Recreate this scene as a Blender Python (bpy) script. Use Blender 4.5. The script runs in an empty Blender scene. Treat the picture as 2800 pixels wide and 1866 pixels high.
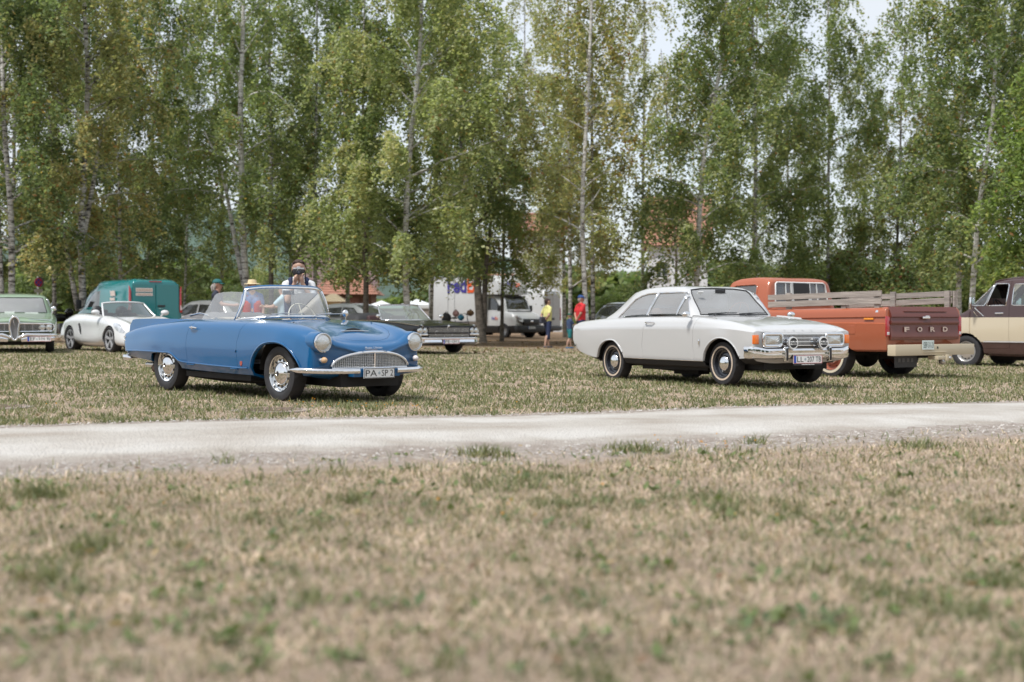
import bpy, bmesh, math, random
import numpy as np
from mathutils import Vector, Matrix
random.seed(7)
R = math.radians
S = bpy.context.scene
COL = S.collection

# ------------------------------------------------------------------ camera
cam = bpy.data.cameras.new('camera')
cam_ob = bpy.data.objects.new('camera', cam)
COL.objects.link(cam_ob)
cam_ob.location = (0, 0, .92)
cam_ob.rotation_euler = (R(90) - math.atan(53 / 3889), 0, 0)
cam.sensor_width = 36
cam.lens = 50
cam.clip_end = 4000
cam.dof.use_dof = True
cam.dof.focus_distance = 17.3
cam.dof.aperture_fstop = 1.7
cam.dof.aperture_blades = 9
S.camera = cam_ob

# ------------------------------------------------------------------ sky: Nishita seen through thin bright cloud
SUN_EL, SUN_AZ = R(60), R(222)       # azimuth counted from +Y towards +X (the sun stands behind the camera, a little to the left)
W = bpy.data.worlds.new('World')
S.world = W
W.use_nodes = True
nt = W.node_tree
nt.nodes.clear()
out = nt.nodes.new('ShaderNodeOutputWorld')
bg = nt.nodes.new('ShaderNodeBackground')
sky = nt.nodes.new('ShaderNodeTexSky')
sky.sky_type = 'NISHITA'
sky.sun_disc = False
sky.sun_elevation = SUN_EL
sky.sun_rotation = SUN_AZ
sky.air_density = 1.0
sky.dust_density = 2.0
tc = nt.nodes.new('ShaderNodeTexCoord')
mp = nt.nodes.new('ShaderNodeMapping')
mp.inputs['Scale'].default_value = (1, 1, 2.6)
nz = nt.nodes.new('ShaderNodeTexNoise')
nz.inputs['Scale'].default_value = 2.3
nz.inputs['Detail'].default_value = 7
nz.inputs['Roughness'].default_value = .55
cr = nt.nodes.new('ShaderNodeValToRGB')
cr.color_ramp.elements[0].position = .30
cr.color_ramp.elements[0].color = (.62, .62, .62, 1)
cr.color_ramp.elements[1].position = .62
cr.color_ramp.elements[1].color = (.97, .97, .97, 1)
mx = nt.nodes.new('ShaderNodeMix')
mx.data_type = 'RGBA'
mx.inputs[7].default_value = (3.0, 3.15, 3.34, 1)
L = nt.links.new
L(tc.outputs['Generated'], mp.inputs['Vector'])
L(mp.outputs['Vector'], nz.inputs['Vector'])
L(nz.outputs['Fac'], cr.inputs['Fac'])
L(cr.outputs['Color'], mx.inputs[0])
L(sky.outputs['Color'], mx.inputs[6])
L(mx.outputs[2], bg.inputs['Color'])
L(bg.outputs['Background'], out.inputs['Surface'])
bg.inputs['Strength'].default_value = .10

sun = bpy.data.lights.new('sun', 'SUN')
sun.energy = 1.5
sun.angle = R(10)
sun.color = (1, .97, .93)
sun_ob = bpy.data.objects.new('sun', sun)
COL.objects.link(sun_ob)
sd = Vector((math.sin(SUN_AZ) * math.cos(SUN_EL), math.cos(SUN_AZ) * math.cos(SUN_EL), math.sin(SUN_EL)))
sun_ob.rotation_euler = sd.to_track_quat('Z', 'Y').to_euler()
sun_ob.location = (0, 0, 60)

S.view_settings.view_transform = 'Standard'
S.view_settings.look = 'None'
S.view_settings.exposure = 1.5
S.view_settings.gamma = 1
S.view_settings.use_curve_mapping = False
S.cycles.max_bounces = 8
S.cycles.transparent_max_bounces = 16
S.cycles.caustics_reflective = False
S.cycles.caustics_refractive = False
S.cycles.sample_clamp_indirect = 6

# ------------------------------------------------------------------ materials
MATS = {}

def _nodes(name):
    m = bpy.data.materials.new(name)
    m.use_nodes = True
    n = m.node_tree.nodes
    return m, n, m.node_tree.links.new, n['Principled BSDF']

def mat(name, col, rough=.5, metal=0., coat=0., spec=.5, var=0., vscale=8., bump=0., bscale=40., coatr=.04, detail=4., grain=(1, 1, 1)):
    """plain procedural material: base colour with a soft noise variation, optional fine bump"""
    if name in MATS: return MATS[name]
    m, n, l, b = _nodes(name)
    c = (*col, 1) if len(col) == 3 else col
    b.inputs['Base Color'].default_value = c
    b.inputs['Roughness'].default_value = rough
    b.inputs['Metallic'].default_value = metal
    b.inputs['Coat Weight'].default_value = coat
    b.inputs['Coat Roughness'].default_value = coatr
    b.inputs['Specular IOR Level'].default_value = spec
    if var or bump:
        t = n.new('ShaderNodeTexCoord')
        g = n.new('ShaderNodeMapping')
        g.inputs['Scale'].default_value = grain
        l(t.outputs['Object'], g.inputs['Vector'])
    if var:
        z = n.new('ShaderNodeTexNoise')
        z.inputs['Scale'].default_value = vscale
        z.inputs['Detail'].default_value = detail
        z.inputs['Roughness'].default_value = .65
        l(g.outputs['Vector'], z.inputs['Vector'])
        r = n.new('ShaderNodeValToRGB')
        r.color_ramp.elements[0].position = .3
        r.color_ramp.elements[1].position = .7
        r.color_ramp.elements[0].color = (*[max(0, x * (1 - var)) for x in c[:3]], 1)
        r.color_ramp.elements[1].color = (*[min(1, x * (1 + var)) for x in c[:3]], 1)
        l(z.outputs['Fac'], r.inputs['Fac'])
        l(r.outputs['Color'], b.inputs['Base Color'])
        q = n.new('ShaderNodeMapRange')
        q.inputs['To Min'].default_value = max(.02, rough * .75)
        q.inputs['To Max'].default_value = min(1, rough * 1.3)
        l(z.outputs['Fac'], q.inputs['Value'])
        l(q.outputs['Result'], b.inputs['Roughness'])
    if bump:
        z2 = n.new('ShaderNodeTexNoise')
        z2.inputs['Scale'].default_value = bscale
        z2.inputs['Detail'].default_value = 5
        l(g.outputs['Vector'], z2.inputs['Vector'])
        bp = n.new('ShaderNodeBump')
        bp.inputs['Strength'].default_value = bump
        bp.inputs['Distance'].default_value = .02
        l(z2.outputs['Fac'], bp.inputs['Height'])
        l(bp.outputs['Normal'], b.inputs['Normal'])
    MATS[name] = m
    return m

def paint(name, col, rough=.32, coat=1., var=.05, dust=.25, dcol=(.42, .38, .31)):
    """car paint: clear coat, faint dust that gathers low on the body"""
    if name in MATS: return MATS[name]
    m, n, l, b = _nodes(name)
    t = n.new('ShaderNodeTexCoord')
    z = n.new('ShaderNodeTexNoise')
    z.inputs['Scale'].default_value = 5
    z.inputs['Detail'].default_value = 8
    z.inputs['Roughness'].default_value = .7
    l(t.outputs['Object'], z.inputs['Vector'])
    sx = n.new('ShaderNodeSeparateXYZ')
    l(t.outputs['Object'], sx.inputs['Vector'])
    mr = n.new('ShaderNodeMapRange')
    mr.inputs['From Min'].default_value = .25
    mr.inputs['From Max'].default_value = .8
    mr.inputs['To Min'].default_value = dust
    mr.inputs['To Max'].default_value = dust * .12
    l(sx.outputs['Z'], mr.inputs['Value'])
    mu = n.new('ShaderNodeMath')
    mu.operation = 'MULTIPLY'
    l(mr.outputs['Result'], mu.inputs[0])
    l(z.outputs['Fac'], mu.inputs[1])
    mx = n.new('ShaderNodeMix')
    mx.data_type = 'RGBA'
    mx.inputs[6].default_value = (*col, 1)
    mx.inputs[7].default_value = (*dcol, 1)
    l(mu.outputs['Value'], mx.inputs[0])
    l(mx.outputs[2], b.inputs['Base Color'])
    b.inputs['Roughness'].default_value = rough
    b.inputs['Coat Weight'].default_value = coat
    b.inputs['Coat IOR'].default_value = 1.55
    b.inputs['Specular IOR Level'].default_value = .2
    rr = n.new('ShaderNodeMapRange')
    rr.inputs['To Min'].default_value = .02
    rr.inputs['To Max'].default_value = .09
    l(z.outputs['Fac'], rr.inputs['Value'])
    l(rr.outputs['Result'], b.inputs['Coat Roughness'])
    MATS[name] = m
    return m

def glass(name, tint=(.92, .96, .95), refl=1.0, film=.0, rough=.02):
    if name in MATS: return MATS[name]
    m = bpy.data.materials.new(name)
    m.use_nodes = True
    n = m.node_tree.nodes
    l = m.node_tree.links.new
    n.clear()
    o = n.new('ShaderNodeOutputMaterial')
    tr = n.new('ShaderNodeBsdfTransparent')
    tr.inputs['Color'].default_value = (*tint, 1)
    gl = n.new('ShaderNodeBsdfGlossy')
    gl.inputs['Roughness'].default_value = rough
    fr = n.new('ShaderNodeFresnel')
    fr.inputs['IOR'].default_value = 1.5
    mu = n.new('ShaderNodeMath')
    mu.operation = 'MULTIPLY_ADD'
    mu.use_clamp = True
    mu.inputs[1].default_value = 2.0 * refl
    mu.inputs[2].default_value = .02
    l(fr.outputs['Fac'], mu.inputs[0])
    ms = n.new('ShaderNodeMixShader')
    l(mu.outputs['Value'], ms.inputs['Fac'])
    l(tr.outputs['BSDF'], ms.inputs[1])
    l(gl.outputs['BSDF'], ms.inputs[2])
    last = ms
    if film:                                   # pale dust film, thickened on some panes to stand for sky reflections
        df = n.new('ShaderNodeBsdfDiffuse')
        df.inputs['Color'].default_value = (.75, .76, .76, 1)
        m2 = n.new('ShaderNodeMixShader')
        m2.inputs['Fac'].default_value = film
        l(ms.outputs['Shader'], m2.inputs[1])
        l(df.outputs['BSDF'], m2.inputs[2])
        last = m2
    l(last.outputs['Shader'], o.inputs['Surface'])
    MATS[name] = m
    return m

CHROME = mat('chrome', (.80, .80, .80), .07, 1, var=.04, vscale=20)
STEEL = mat('brushed_steel', (.55, .55, .55), .3, 1, var=.1)
BLACK = mat('black_plastic', (.016, .016, .017), .45, var=.2)
RUBBER = mat('tyre_rubber', (.022, .022, .024), .72, var=.35, vscale=14, bump=.12, bscale=90)
DARK = mat('underbody_black', (.012, .011, .010), .8, var=.3)
WHITEP = mat('plate_white', (.74, .75, .74), .35)
INK = mat('plate_ink', (.012, .012, .014), .4)
AMBER = mat('amber_lens', (.75, .17, .015), .12, coat=1)
REDL = mat('red_lens', (.38, .012, .02), .12, coat=1)
LENS = mat('headlight_lens', (.62, .63, .61), .08, metal=.75, var=.15, vscale=60, bump=.25, bscale=60)
GLASS = glass('window_glass', (.88, .93, .92), 1.0, .02)
HGLASS = glass('lamp_glass', (.97, .97, .97), 1.0)

# ------------------------------------------------------------------ object helpers
def link(name, mesh, parent=None):
    o = bpy.data.objects.new(name, mesh)
    COL.objects.link(o)
    if parent is not None: o.parent = parent
    return o

def tag(o, label=None, cat=None, group=None, kind=None):
    if label: o['label'] = label
    if cat: o['category'] = cat
    if group: o['group'] = group
    if kind: o['kind'] = kind
    return o

def thing(name, label, cat, loc, rz=0., group=None, pitch=0., roll=0.):
    o = link(name, None)
    o.empty_display_size = .2
    o.location = loc
    o.rotation_euler = (R(roll), R(-pitch), R(rz))
    return tag(o, label, cat, group)

def finish(me, mats, smooth=40):
    for m in (mats if isinstance(mats, (list, tuple)) else [mats]): me.materials.append(m)
    if smooth:
        me.polygons.foreach_set('use_smooth', [True] * len(me.polygons))
        try: me.set_sharp_from_angle(angle=R(smooth))
        except Exception: pass
    me.update()

class MB:
    """collects simple shapes into one mesh"""
    def __init__(s):
        s.v, s.f, s.m = [], [], []
    def add(s, verts, faces, mi=0):
        b = len(s.v)
        s.v += [tuple(map(float, p)) for p in verts]
        s.f += [tuple(b + i for i in f) for f in faces]
        s.m += [mi] * len(faces)
        return s
    def box(s, c, d, rz=0., ry=0., rx=0., mi=0, taper=(1, 1)):
        M = Matrix.Translation(c) @ Matrix.Rotation(rz, 4, 'Z') @ Matrix.Rotation(ry, 4, 'Y') @ Matrix.Rotation(rx, 4, 'X')
        v = []
        for k in (-1, 1):
            for j in (-1, 1):
                for i in (-1, 1):
                    tx, ty = taper if k > 0 else (1, 1)
                    v.append(M @ Vector((i * d[0] / 2 * tx, j * d[1] / 2 * ty, k * d[2] / 2)))
        return s.add(v, [(0, 2, 3, 1), (4, 5, 7, 6), (0, 1, 5, 4), (2, 6, 7, 3), (0, 4, 6, 2), (1, 3, 7, 5)], mi)
    def tube(s, pts, r, n=8, closed=False, mi=0, sq=(1, 1), caps=True, up=None):
        P = [Vector(p) for p in pts]
        k = len(P)
        rr = list(r) if hasattr(r, '__len__') else [r] * k
        v, f = [], []
        ref = None
        for i in range(k):
            a = P[(i - 1) % k] if (closed or i > 0) else P[i]
            b = P[(i + 1) % k] if (closed or i < k - 1) else P[i]
            t = (b - a).normalized()
            if up is not None:
                u = Vector(up)
                u = (u - t * u.dot(t)).normalized()
            elif ref is None:
                u = t.orthogonal().normalized()
            else:
                u = (ref - t * ref.dot(t)).normalized()
            ref = u
            w = t.cross(u)
            for j in range(n):
                a_ = 2 * math.pi * j / n
                v.append(P[i] + (u * math.cos(a_) * sq[0] + w * math.sin(a_) * sq[1]) * rr[i])
        m = k if closed else k - 1
        for i in range(m):
            i2 = (i + 1) % k
            for j in range(n):
                j2 = (j + 1) % n
                f.append((i * n + j, i * n + j2, i2 * n + j2, i2 * n + j))
        if not closed and caps:
            f.append(tuple(range(n - 1, -1, -1)))
            f.append(tuple((k - 1) * n + j for j in range(n)))
        return s.add(v, f, mi)
    def lathe(s, prof, c=(0, 0, 0), ax='y', n=32, mi=0, arc=2 * math.pi, a0=0.):
        """prof: (radius, height along axis)"""
        full = abs(arc - 2 * math.pi) < 1e-6
        m = n if full else n + 1
        v, f = [], []
        for q, h in prof:
            for j in range(m):
                a = a0 + arc * j / n
                p, r_ = q * math.cos(a), q * math.sin(a)
                v.append({'y': (p, h, r_), 'x': (h, p, r_), 'z': (p, r_, h)}[ax])
        v = [(x + c[0], y + c[1], z + c[2]) for x, y, z in v]
        for i in range(len(prof) - 1):
            for j in range(n):
                j2 = (j + 1) % m
                f.append((i * m + j, i * m + j2, (i + 1) * m + j2, (i + 1) * m + j))
        return s.add(v, f, mi)
    def ell(s, c, r, n=16, k=10, mi=0, M=None):
        v, f = [], []
        for i in range(k + 1):
            th = math.pi * i / k
            for j in range(n):
                a = 2 * math.pi * j / n
                p = Vector((r[0] * math.sin(th) * math.cos(a), r[1] * math.sin(th) * math.sin(a), r[2] * math.cos(th)))
                if M is not None: p = M @ p
                v.append((p.x + c[0], p.y + c[1], p.z + c[2]))
        for i in range(k):
            for j in range(n):
                j2 = (j + 1) % n
                f.append((i * n + j, (i + 1) * n + j, (i + 1) * n + j2, i * n + j2))
        return s.add(v, f, mi)
    def grid(s, P, mi=0, flip=False):
        P = np.asarray(P, float)
        a, b = P.shape[:2]
        f = []
        for i in range(a - 1):
            for j in range(b - 1):
                q = (i * b + j, i * b + j + 1, (i + 1) * b + j + 1, (i + 1) * b + j)
                f.append(q[::-1] if flip else q)
        return s.add(P.reshape(-1, 3), f, mi)
    def prism(s, poly, ax, a, b, mi=0):
        """extrude a 2D polygon: ax 'y' -> (x,z), 'x' -> (y,z), 'z' -> (x,y)"""
        k = len(poly)
        mk = {'y': lambda p, h: (p[0], h, p[1]), 'x': lambda p, h: (h, p[0], p[1]), 'z': lambda p, h: (p[0], p[1], h)}[ax]
        v = [mk(p, a) for p in poly] + [mk(p, b) for p in poly]
        f = [tuple(range(k)), tuple(range(2 * k - 1, k - 1, -1))] + [(i, (i + 1) % k, k + (i + 1) % k, k + i) for i in range(k)]
        return s.add(v, f, mi)
    def quadbar(s, a, b, w, h, nrm, mi=0):
        """straight bar from a to b, width w, height h along nrm"""
        a, b, nrm = Vector(a), Vector(b), Vector(nrm).normalized()
        t = (b - a).normalized()
        u = t.cross(nrm).normalized() * w / 2
        nn = nrm * h / 2
        v = [a - u - nn, a + u - nn, a + u + nn, a - u + nn, b - u - nn, b + u - nn, b + u + nn, b - u + nn]
        return s.add(v, [(0, 1, 2, 3), (7, 6, 5, 4), (0, 4, 5, 1), (1, 5, 6, 2), (2, 6, 7, 3), (3, 7, 4, 0)], mi)
    def mesh(s, name):
        me = bpy.data.meshes.new(name)
        me.from_pydata(s.v, [], s.f)
        if any(s.m): me.polygons.foreach_set('material_index', s.m)
        return me
    def bm(s):
        b = bmesh.new()
        me = s.mesh('tmp')
        b.from_mesh(me)
        bpy.data.meshes.remove(me)
        return b
    def build(s, name, mats, parent=None, smooth=40, bevel=0., seg=2, fixn=True):
        me = s.mesh(name)
        if bevel or fixn:
            b = bmesh.new()
            b.from_mesh(me)
            if fixn: bmesh.ops.recalc_face_normals(b, faces=b.faces)
            if bevel: bmesh.ops.bevel(b, geom=[e for e in b.edges if e.is_manifold and e.calc_face_angle(0) > .6], offset=bevel, segments=seg, profile=.6, affect='EDGES', clamp_overlap=True)
            b.to_mesh(me)
            b.free()
        finish(me, mats, smooth)
        return link(name, me, parent)

def bm_obj(b, name, mats, parent=None, smooth=35):
    me = bpy.data.meshes.new(name)
    b.to_mesh(me)
    b.free()
    finish(me, mats, smooth)
    return link(name, me, parent)

def text_geo(txt, h=None, w=None, shear=0., bold=0., space=1.):
    """font outline as triangles in the XY plane, centred; scaled to height h and (optionally) width w"""
    c = bpy.data.curves.new('t', 'FONT')
    c.body = txt
    c.shear = shear
    c.offset = bold
    c.space_character = space
    c.resolution_u = 3
    o = bpy.data.objects.new('t', c)
    COL.objects.link(o)
    dg = bpy.context.evaluated_depsgraph_get()
    me = o.evaluated_get(dg).to_mesh()
    v = np.array([p.co[:] for p in me.vertices])
    f = [tuple(p.vertices) for p in me.polygons]
    o.evaluated_get(dg).to_mesh_clear()
    bpy.data.objects.remove(o)
    bpy.data.curves.remove(c)
    lo, hi = v.min(0), v.max(0)
    v = v - (lo + hi) / 2
    sy = h / (hi[1] - lo[1]) if h else None
    sx = w / (hi[0] - lo[0]) if w else None
    v[:, 0] *= sx or sy
    v[:, 1] *= sy or sx
    return v, f

def put_text(mb, txt, c, right, up, h=None, w=None, off=.002, mi=0, **k):
    v, f = text_geo(txt, h, w, **k)
    c, right, up = Vector(c), Vector(right).normalized(), Vector(up).normalized()
    nrm = right.cross(up)
    mb.add([c + right * p[0] + up * p[1] + nrm * off for p in v], f, mi)

# ------------------------------------------------------------------ lofted car bodies
def pchip(kx, ky, x):
    kx, ky, x = np.asarray(kx, float), np.asarray(ky, float), np.asarray(x, float)
    if len(kx) == 1: return np.full_like(x, ky[0])
    h = np.diff(kx)
    d = np.diff(ky) / h
    m = np.zeros_like(ky)
    if len(kx) == 2:
        m[:] = d[0]
    else:
        for i in range(1, len(kx) - 1):
            if d[i - 1] * d[i] > 0:
                w1, w2 = 2 * h[i] + h[i - 1], h[i] + 2 * h[i - 1]
                m[i] = (w1 + w2) / (w1 / d[i - 1] + w2 / d[i])
        m[0] = d[0] * 1.2 if d[0] * d[1] > 0 else d[0] * 1.5
        m[-1] = d[-1] * 1.2 if d[-1] * d[-2] > 0 else d[-1] * 1.5
    i = np.clip(np.searchsorted(kx, x) - 1, 0, len(h) - 1)
    t = (x - kx[i]) / h[i]
    t2, t3 = t * t, t * t * t
    return (2 * t3 - 3 * t2 + 1) * ky[i] + (t3 - 2 * t2 + t) * h[i] * m[i] + (-2 * t3 + 3 * t2) * ky[i + 1] + (t3 - t2) * h[i] * m[i + 1]

def loft(rails, n=64, sub=5, sharp=(), ends=True, round_=.03, bulge=(.0, .0), dens=.8):
    """rails: from the top centre down to the bottom centre; each a list of (x, halfwidth, z) from rear to front.
    Returns a bmesh with a face layer 'seg' (which pair of rails the face lies between; -1 rear cap, -2 front cap)."""
    t = np.linspace(0, 1, n)
    t = t * (1 - dens) + dens * (.5 - .5 * np.cos(np.pi * t)) if dens else t
    rows = []
    for kp in rails:
        kp = np.array(kp, float)
        x = kp[0, 0] + (kp[-1, 0] - kp[0, 0]) * t
        rows.append(np.stack([x, pchip(kp[:, 0], kp[:, 1], x), pchip(kp[:, 0], kp[:, 2], x)], 1))
    Rr = np.stack(rows, 1)                      # n, rails, 3
    k = Rr.shape[1]
    pts, segs = [Rr[:, 0]], []
    for i in range(k - 1):
        p1, p2 = Rr[:, i], Rr[:, i + 1]
        p0 = Rr[:, i - 1] if i > 0 else p2 * np.array([1, -1, 1])
        p3 = Rr[:, i + 2] if i + 2 < k else p1 * np.array([1, -1, 1])
        l01 = np.linalg.norm(p1 - p0, axis=1, keepdims=True) + 1e-6
        l12 = np.linalg.norm(p2 - p1, axis=1, keepdims=True) + 1e-6
        l23 = np.linalg.norm(p3 - p2, axis=1, keepdims=True) + 1e-6
        q1, q2 = np.minimum(l12, 2.5 * l01), np.minimum(l12, 2.5 * l23)
        m1 = (p2 - p1) if i in sharp else ((p1 - p0) / l01 * l12 + (p2 - p1) / l12 * l01) / (l01 + l12) * q1
        m2 = (p2 - p1) if (i + 1) in sharp else ((p2 - p1) / l12 * l23 + (p3 - p2) / l23 * l12) / (l12 + l23) * q2
        for j in range(1, sub + 1):
            u = j / sub
            u2, u3 = u * u, u * u * u
            pts.append((2 * u3 - 3 * u2 + 1) * p1 + (u3 - 2 * u2 + u) * m1 + (-2 * u3 + 3 * u2) * p2 + (u3 - u2) * m2)
            segs.append(i)
    P = np.stack(pts, 1)                        # n, m, 3   (half, positive y)
    P[:, 0, 1] = 0
    P[:, -1, 1] = 0
    right = P * np.array([1, -1, 1])
    ring = np.concatenate([right, P[:, -2:0:-1]], 1)
    seg = segs + segs[::-1]
    nr = ring.shape[1]
    rings = [ring[i] for i in range(n)]
    ids = [seg] * (n - 1)
    if ends:
        def cap(r, sgn, bl):
            c = r.mean(0)
            c[1] = 0
            c[0] = r[:, 0].mean()
            tg = np.roll(r, -1, 0) - np.roll(r, 1, 0)
            d = np.stack([0 * tg[:, 0], -tg[:, 2], tg[:, 1]], 1)
            if (d * (c - r)).sum() < 0: d = -d
            ln = np.linalg.norm(d[:, 1:], axis=1, keepdims=True) + 1e-6
            lim = np.linalg.norm((c - r)[:, 1:], axis=1, keepdims=True)
            outl = []
            for a in (30, 60, 90):
                q = r + d / ln * np.minimum(round_ * (1 - math.cos(R(a))), lim * .9)
                q = q.copy()
                q[:, 0] += sgn * round_ * math.sin(R(a))
                outl.append(q)
            last = outl[-1]
            for s_ in (.25, .5, .75, .92):
                q = last + (c - last) * np.array([0, s_, s_])
                xx = last[:, 0] * (1 - s_) + (last[:, 0].mean()) * s_
                q[:, 0] = xx + sgn * bl * (1 - (1 - s_) ** 2)
                outl.append(q)
            return outl
        f = cap(ring[-1].copy(), 1, bulge[1])
        b = cap(ring[0].copy(), -1, bulge[0])
        rings = b[::-1] + rings + f
        ids = [[-1] * nr] * len(b) + ids + [[-2] * nr] * len(f)
    b = bmesh.new()
    lay = b.faces.layers.int.new('seg')
    V = [[b.verts.new(p) for p in r] for r in rings]
    for i in range(len(rings) - 1):
        for j in range(nr):
            j2 = (j + 1) % nr
            try:
                fc = b.faces.new((V[i][j], V[i][j2], V[i + 1][j2], V[i + 1][j]))
                fc[lay] = ids[i][j]
            except ValueError:
                pass
    if ends:
        for r, s_ in ((V[0], -1), (V[-1], -2)):
            fc = b.faces.new(r)
            fc[lay] = s_
    bmesh.ops.remove_doubles(b, verts=b.verts, dist=2e-4)
    bmesh.ops.recalc_face_normals(b, faces=b.faces)
    zc = sum(v.co.z for v in b.verts) / len(b.verts)
    xc = sum(v.co.x for v in b.verts) / len(b.verts)
    if sum(f.normal.dot(f.calc_center_median() - Vector((xc, 0, zc - (0 if ends else .3)))) * f.calc_area() for f in b.faces) < 0:
        bmesh.ops.reverse_faces(b, faces=b.faces)
    return b

AXI = {'x': (0, 1, 2), 'y': (1, 0, 2), 'z': (2, 0, 1)}

def inpoly(poly, x, y):
    c = False
    k = len(poly)
    for i in range(k):
        x1, y1 = poly[i]
        x2, y2 = poly[(i + 1) % k]
        if (y1 > y) != (y2 > y) and x < (x2 - x1) * (y - y1) / (y2 - y1) + x1: c = not c
    return c

def cut(b, poly, ax, filt):
    """split faces that pass filt(face, centre) along the outline poly (seen along ax); return the faces inside"""
    a, i, j = AXI[ax]
    lo = [min(p[k] for p in poly) - .002 for k in (0, 1)]
    hi = [max(p[k] for p in poly) + .002 for k in (0, 1)]
    def near(f):
        us = [v.co[i] for v in f.verts]
        ws = [v.co[j] for v in f.verts]
        return max(us) > lo[0] and min(us) < hi[0] and max(ws) > lo[1] and min(ws) < hi[1] and filt(f, f.calc_center_median())
    k = len(poly)
    for q in range(k):
        p1, p2 = poly[q], poly[(q + 1) % k]
        fs = [f for f in b.faces if near(f)]
        if not fs: return []
        co = Vector((0, 0, 0))
        co[i], co[j] = p1
        no = Vector((0, 0, 0))
        no[i], no[j] = -(p2[1] - p1[1]), p2[0] - p1[0]
        if no.length < 1e-7: continue
        vs = {v for f in fs for v in f.verts}
        es = {e for f in fs for e in f.edges}
        bmesh.ops.bisect_plane(b, geom=list(vs) + list(es) + fs, dist=2e-4, plane_co=co, plane_no=no.normalized())
    res = []
    for f in b.faces:
        if near(f):
            c = f.calc_center_median()
            if inpoly(poly, c[i], c[j]): res.append(f)
    return res

def rim(b, depth, edges=None):
    """turn the open edges inwards so that sheet metal has an edge"""
    b.normal_update()
    es = edges or [e for e in b.edges if e.is_boundary]
    nv = {v: v.normal.copy() for e in es for v in e.verts}
    r = bmesh.ops.extrude_edge_only(b, edges=es)
    new = [g for g in r['geom'] if isinstance(g, bmesh.types.BMVert)]
    old = {}
    for g in r['geom']:
        if isinstance(g, bmesh.types.BMEdge): pass
    for v in new:
        src = None
        for e in v.link_edges:
            o = e.other_vert(v)
            if o in nv and o not in new: src = o
        if src is not None: v.co = src.co - nv[src] * depth

def take(b, faces, gap=.0, depth=.012):
    """move faces into a bmesh of their own (a panel), shrunk by gap, with turned edges"""
    keep = set(faces)
    n = bmesh.new()
    vm = {}
    lay = n.faces.layers.int.new('seg')
    src = b.faces.layers.int.get('seg')
    for f in faces:
        vs = []
        for v in f.verts:
            if v not in vm: vm[v] = n.verts.new(v.co)
            vs.append(vm[v])
        try:
            g = n.faces.new(vs)
            g.smooth = True
            g.material_index = f.material_index
            if src: g[lay] = f[src]
        except ValueError:
            pass
    bmesh.ops.delete(b, geom=list(keep), context='FACES')
    n.normal_update()
    if gap:
        r = bmesh.ops.inset_region(n, faces=n.faces[:], thickness=gap, use_boundary=True, use_even_offset=True)
        bmesh.ops.delete(n, geom=r['faces'], context='FACES')
        n.normal_update()
    if depth: rim(n, depth)
    return n

def outline(b):
    """ordered boundary loops of a bmesh (list of lists of points)"""
    es = {e for e in b.edges if e.is_boundary}
    loops = []
    while es:
        e = es.pop()
        lp = [e.verts[0], e.verts[1]]
        while True:
            nx = [x for x in lp[-1].link_edges if x in es]
            if not nx: break
            es.remove(nx[0])
            lp.append(nx[0].other_vert(lp[-1]))
        loops.append([v.co.copy() for v in lp])
    return loops

def thin(loop, d=.02):
    o = [loop[0]]
    for p in loop[1:]:
        if (p - o[-1]).length > d: o.append(p)
    return o

def arc(cx, cz, r, a0, a1, n=14, ry=None):
    return [(cx + r * math.cos(R(a0 + (a1 - a0) * i / n)), cz + (ry or r) * math.sin(R(a0 + (a1 - a0) * i / n))) for i in range(n + 1)]

def curve2(pts, k=4, closed=False):
    """Catmull-Rom through 2D points"""
    P = [np.array(p, float) for p in pts]
    n = len(P)
    o = []
    for i in range(n if closed else n - 1):
        p0 = P[(i - 1) % n] if closed or i > 0 else 2 * P[0] - P[1]
        p1, p2 = P[i], P[(i + 1) % n]
        p3 = P[(i + 2) % n] if closed or i + 2 < n else 2 * P[-1] - P[-2]
        for j in range(k):
            t = j / k
            o.append(tuple(.5 * (2 * p1 + (p2 - p0) * t + (2 * p0 - 5 * p1 + 4 * p2 - p3) * t * t + (3 * p1 - p0 - 3 * p2 + p3) * t ** 3)))
    if not closed: o.append(tuple(P[-1]))
    return o

def wheel_arch(b, poly, ymin=.35, lip=.035):
    """open a wheel arch on both flanks and turn its edge inwards"""
    f = cut(b, poly, 'y', lambda f, c: abs(c.y) > ymin)
    bmesh.ops.delete(b, geom=f, context='FACES')

def lip(rt, b, pts, r=.010, name='wheel_arch_lip', m=None, off=.0, n=6, sides=(-1, 1), push=.004):
    """thin bead laid on the flank of a body along (x, z) points"""
    from mathutils.bvhtree import BVHTree
    t = BVHTree.FromBMesh(b)
    for s in sides:
        q, last = [], None
        for x, z in pts:
            h = t.ray_cast(Vector((x, s * 3, z)), Vector((0, -s, 0)))
            if h[0] and abs(h[0].y) > .5:
                last = abs(h[0].y)
            if last: q.append((x, s * (last + push), z))
        k = MB(); k.tube(q, r, n); k.build(name, m, rt, 60)

def lip_edges(b, depth=.03):
    b.normal_update()
    rim_in(b, depth)

def rim_in(b, depth):
    """edges of arches etc: turn towards the car's centre plane"""
    es = [e for e in b.edges if e.is_boundary]
    r = bmesh.ops.extrude_edge_only(b, edges=es)
    for g in r['geom']:
        if isinstance(g, bmesh.types.BMVert):
            g.co.y -= math.copysign(min(depth, abs(g.co.y)), g.co.y)

def liner(root, x, z, r, y, w=.36):
    """dark inner wheel housing on both sides"""
    for s in (-1, 1):
        m = MB()
        m.lathe([(r, s * y), (r, s * (y - w)), (.02, s * (y - w))], (x, 0, z), 'y', 20, arc=math.pi, a0=0)
        m.build('wheel_housing', DARK, root)

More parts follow.
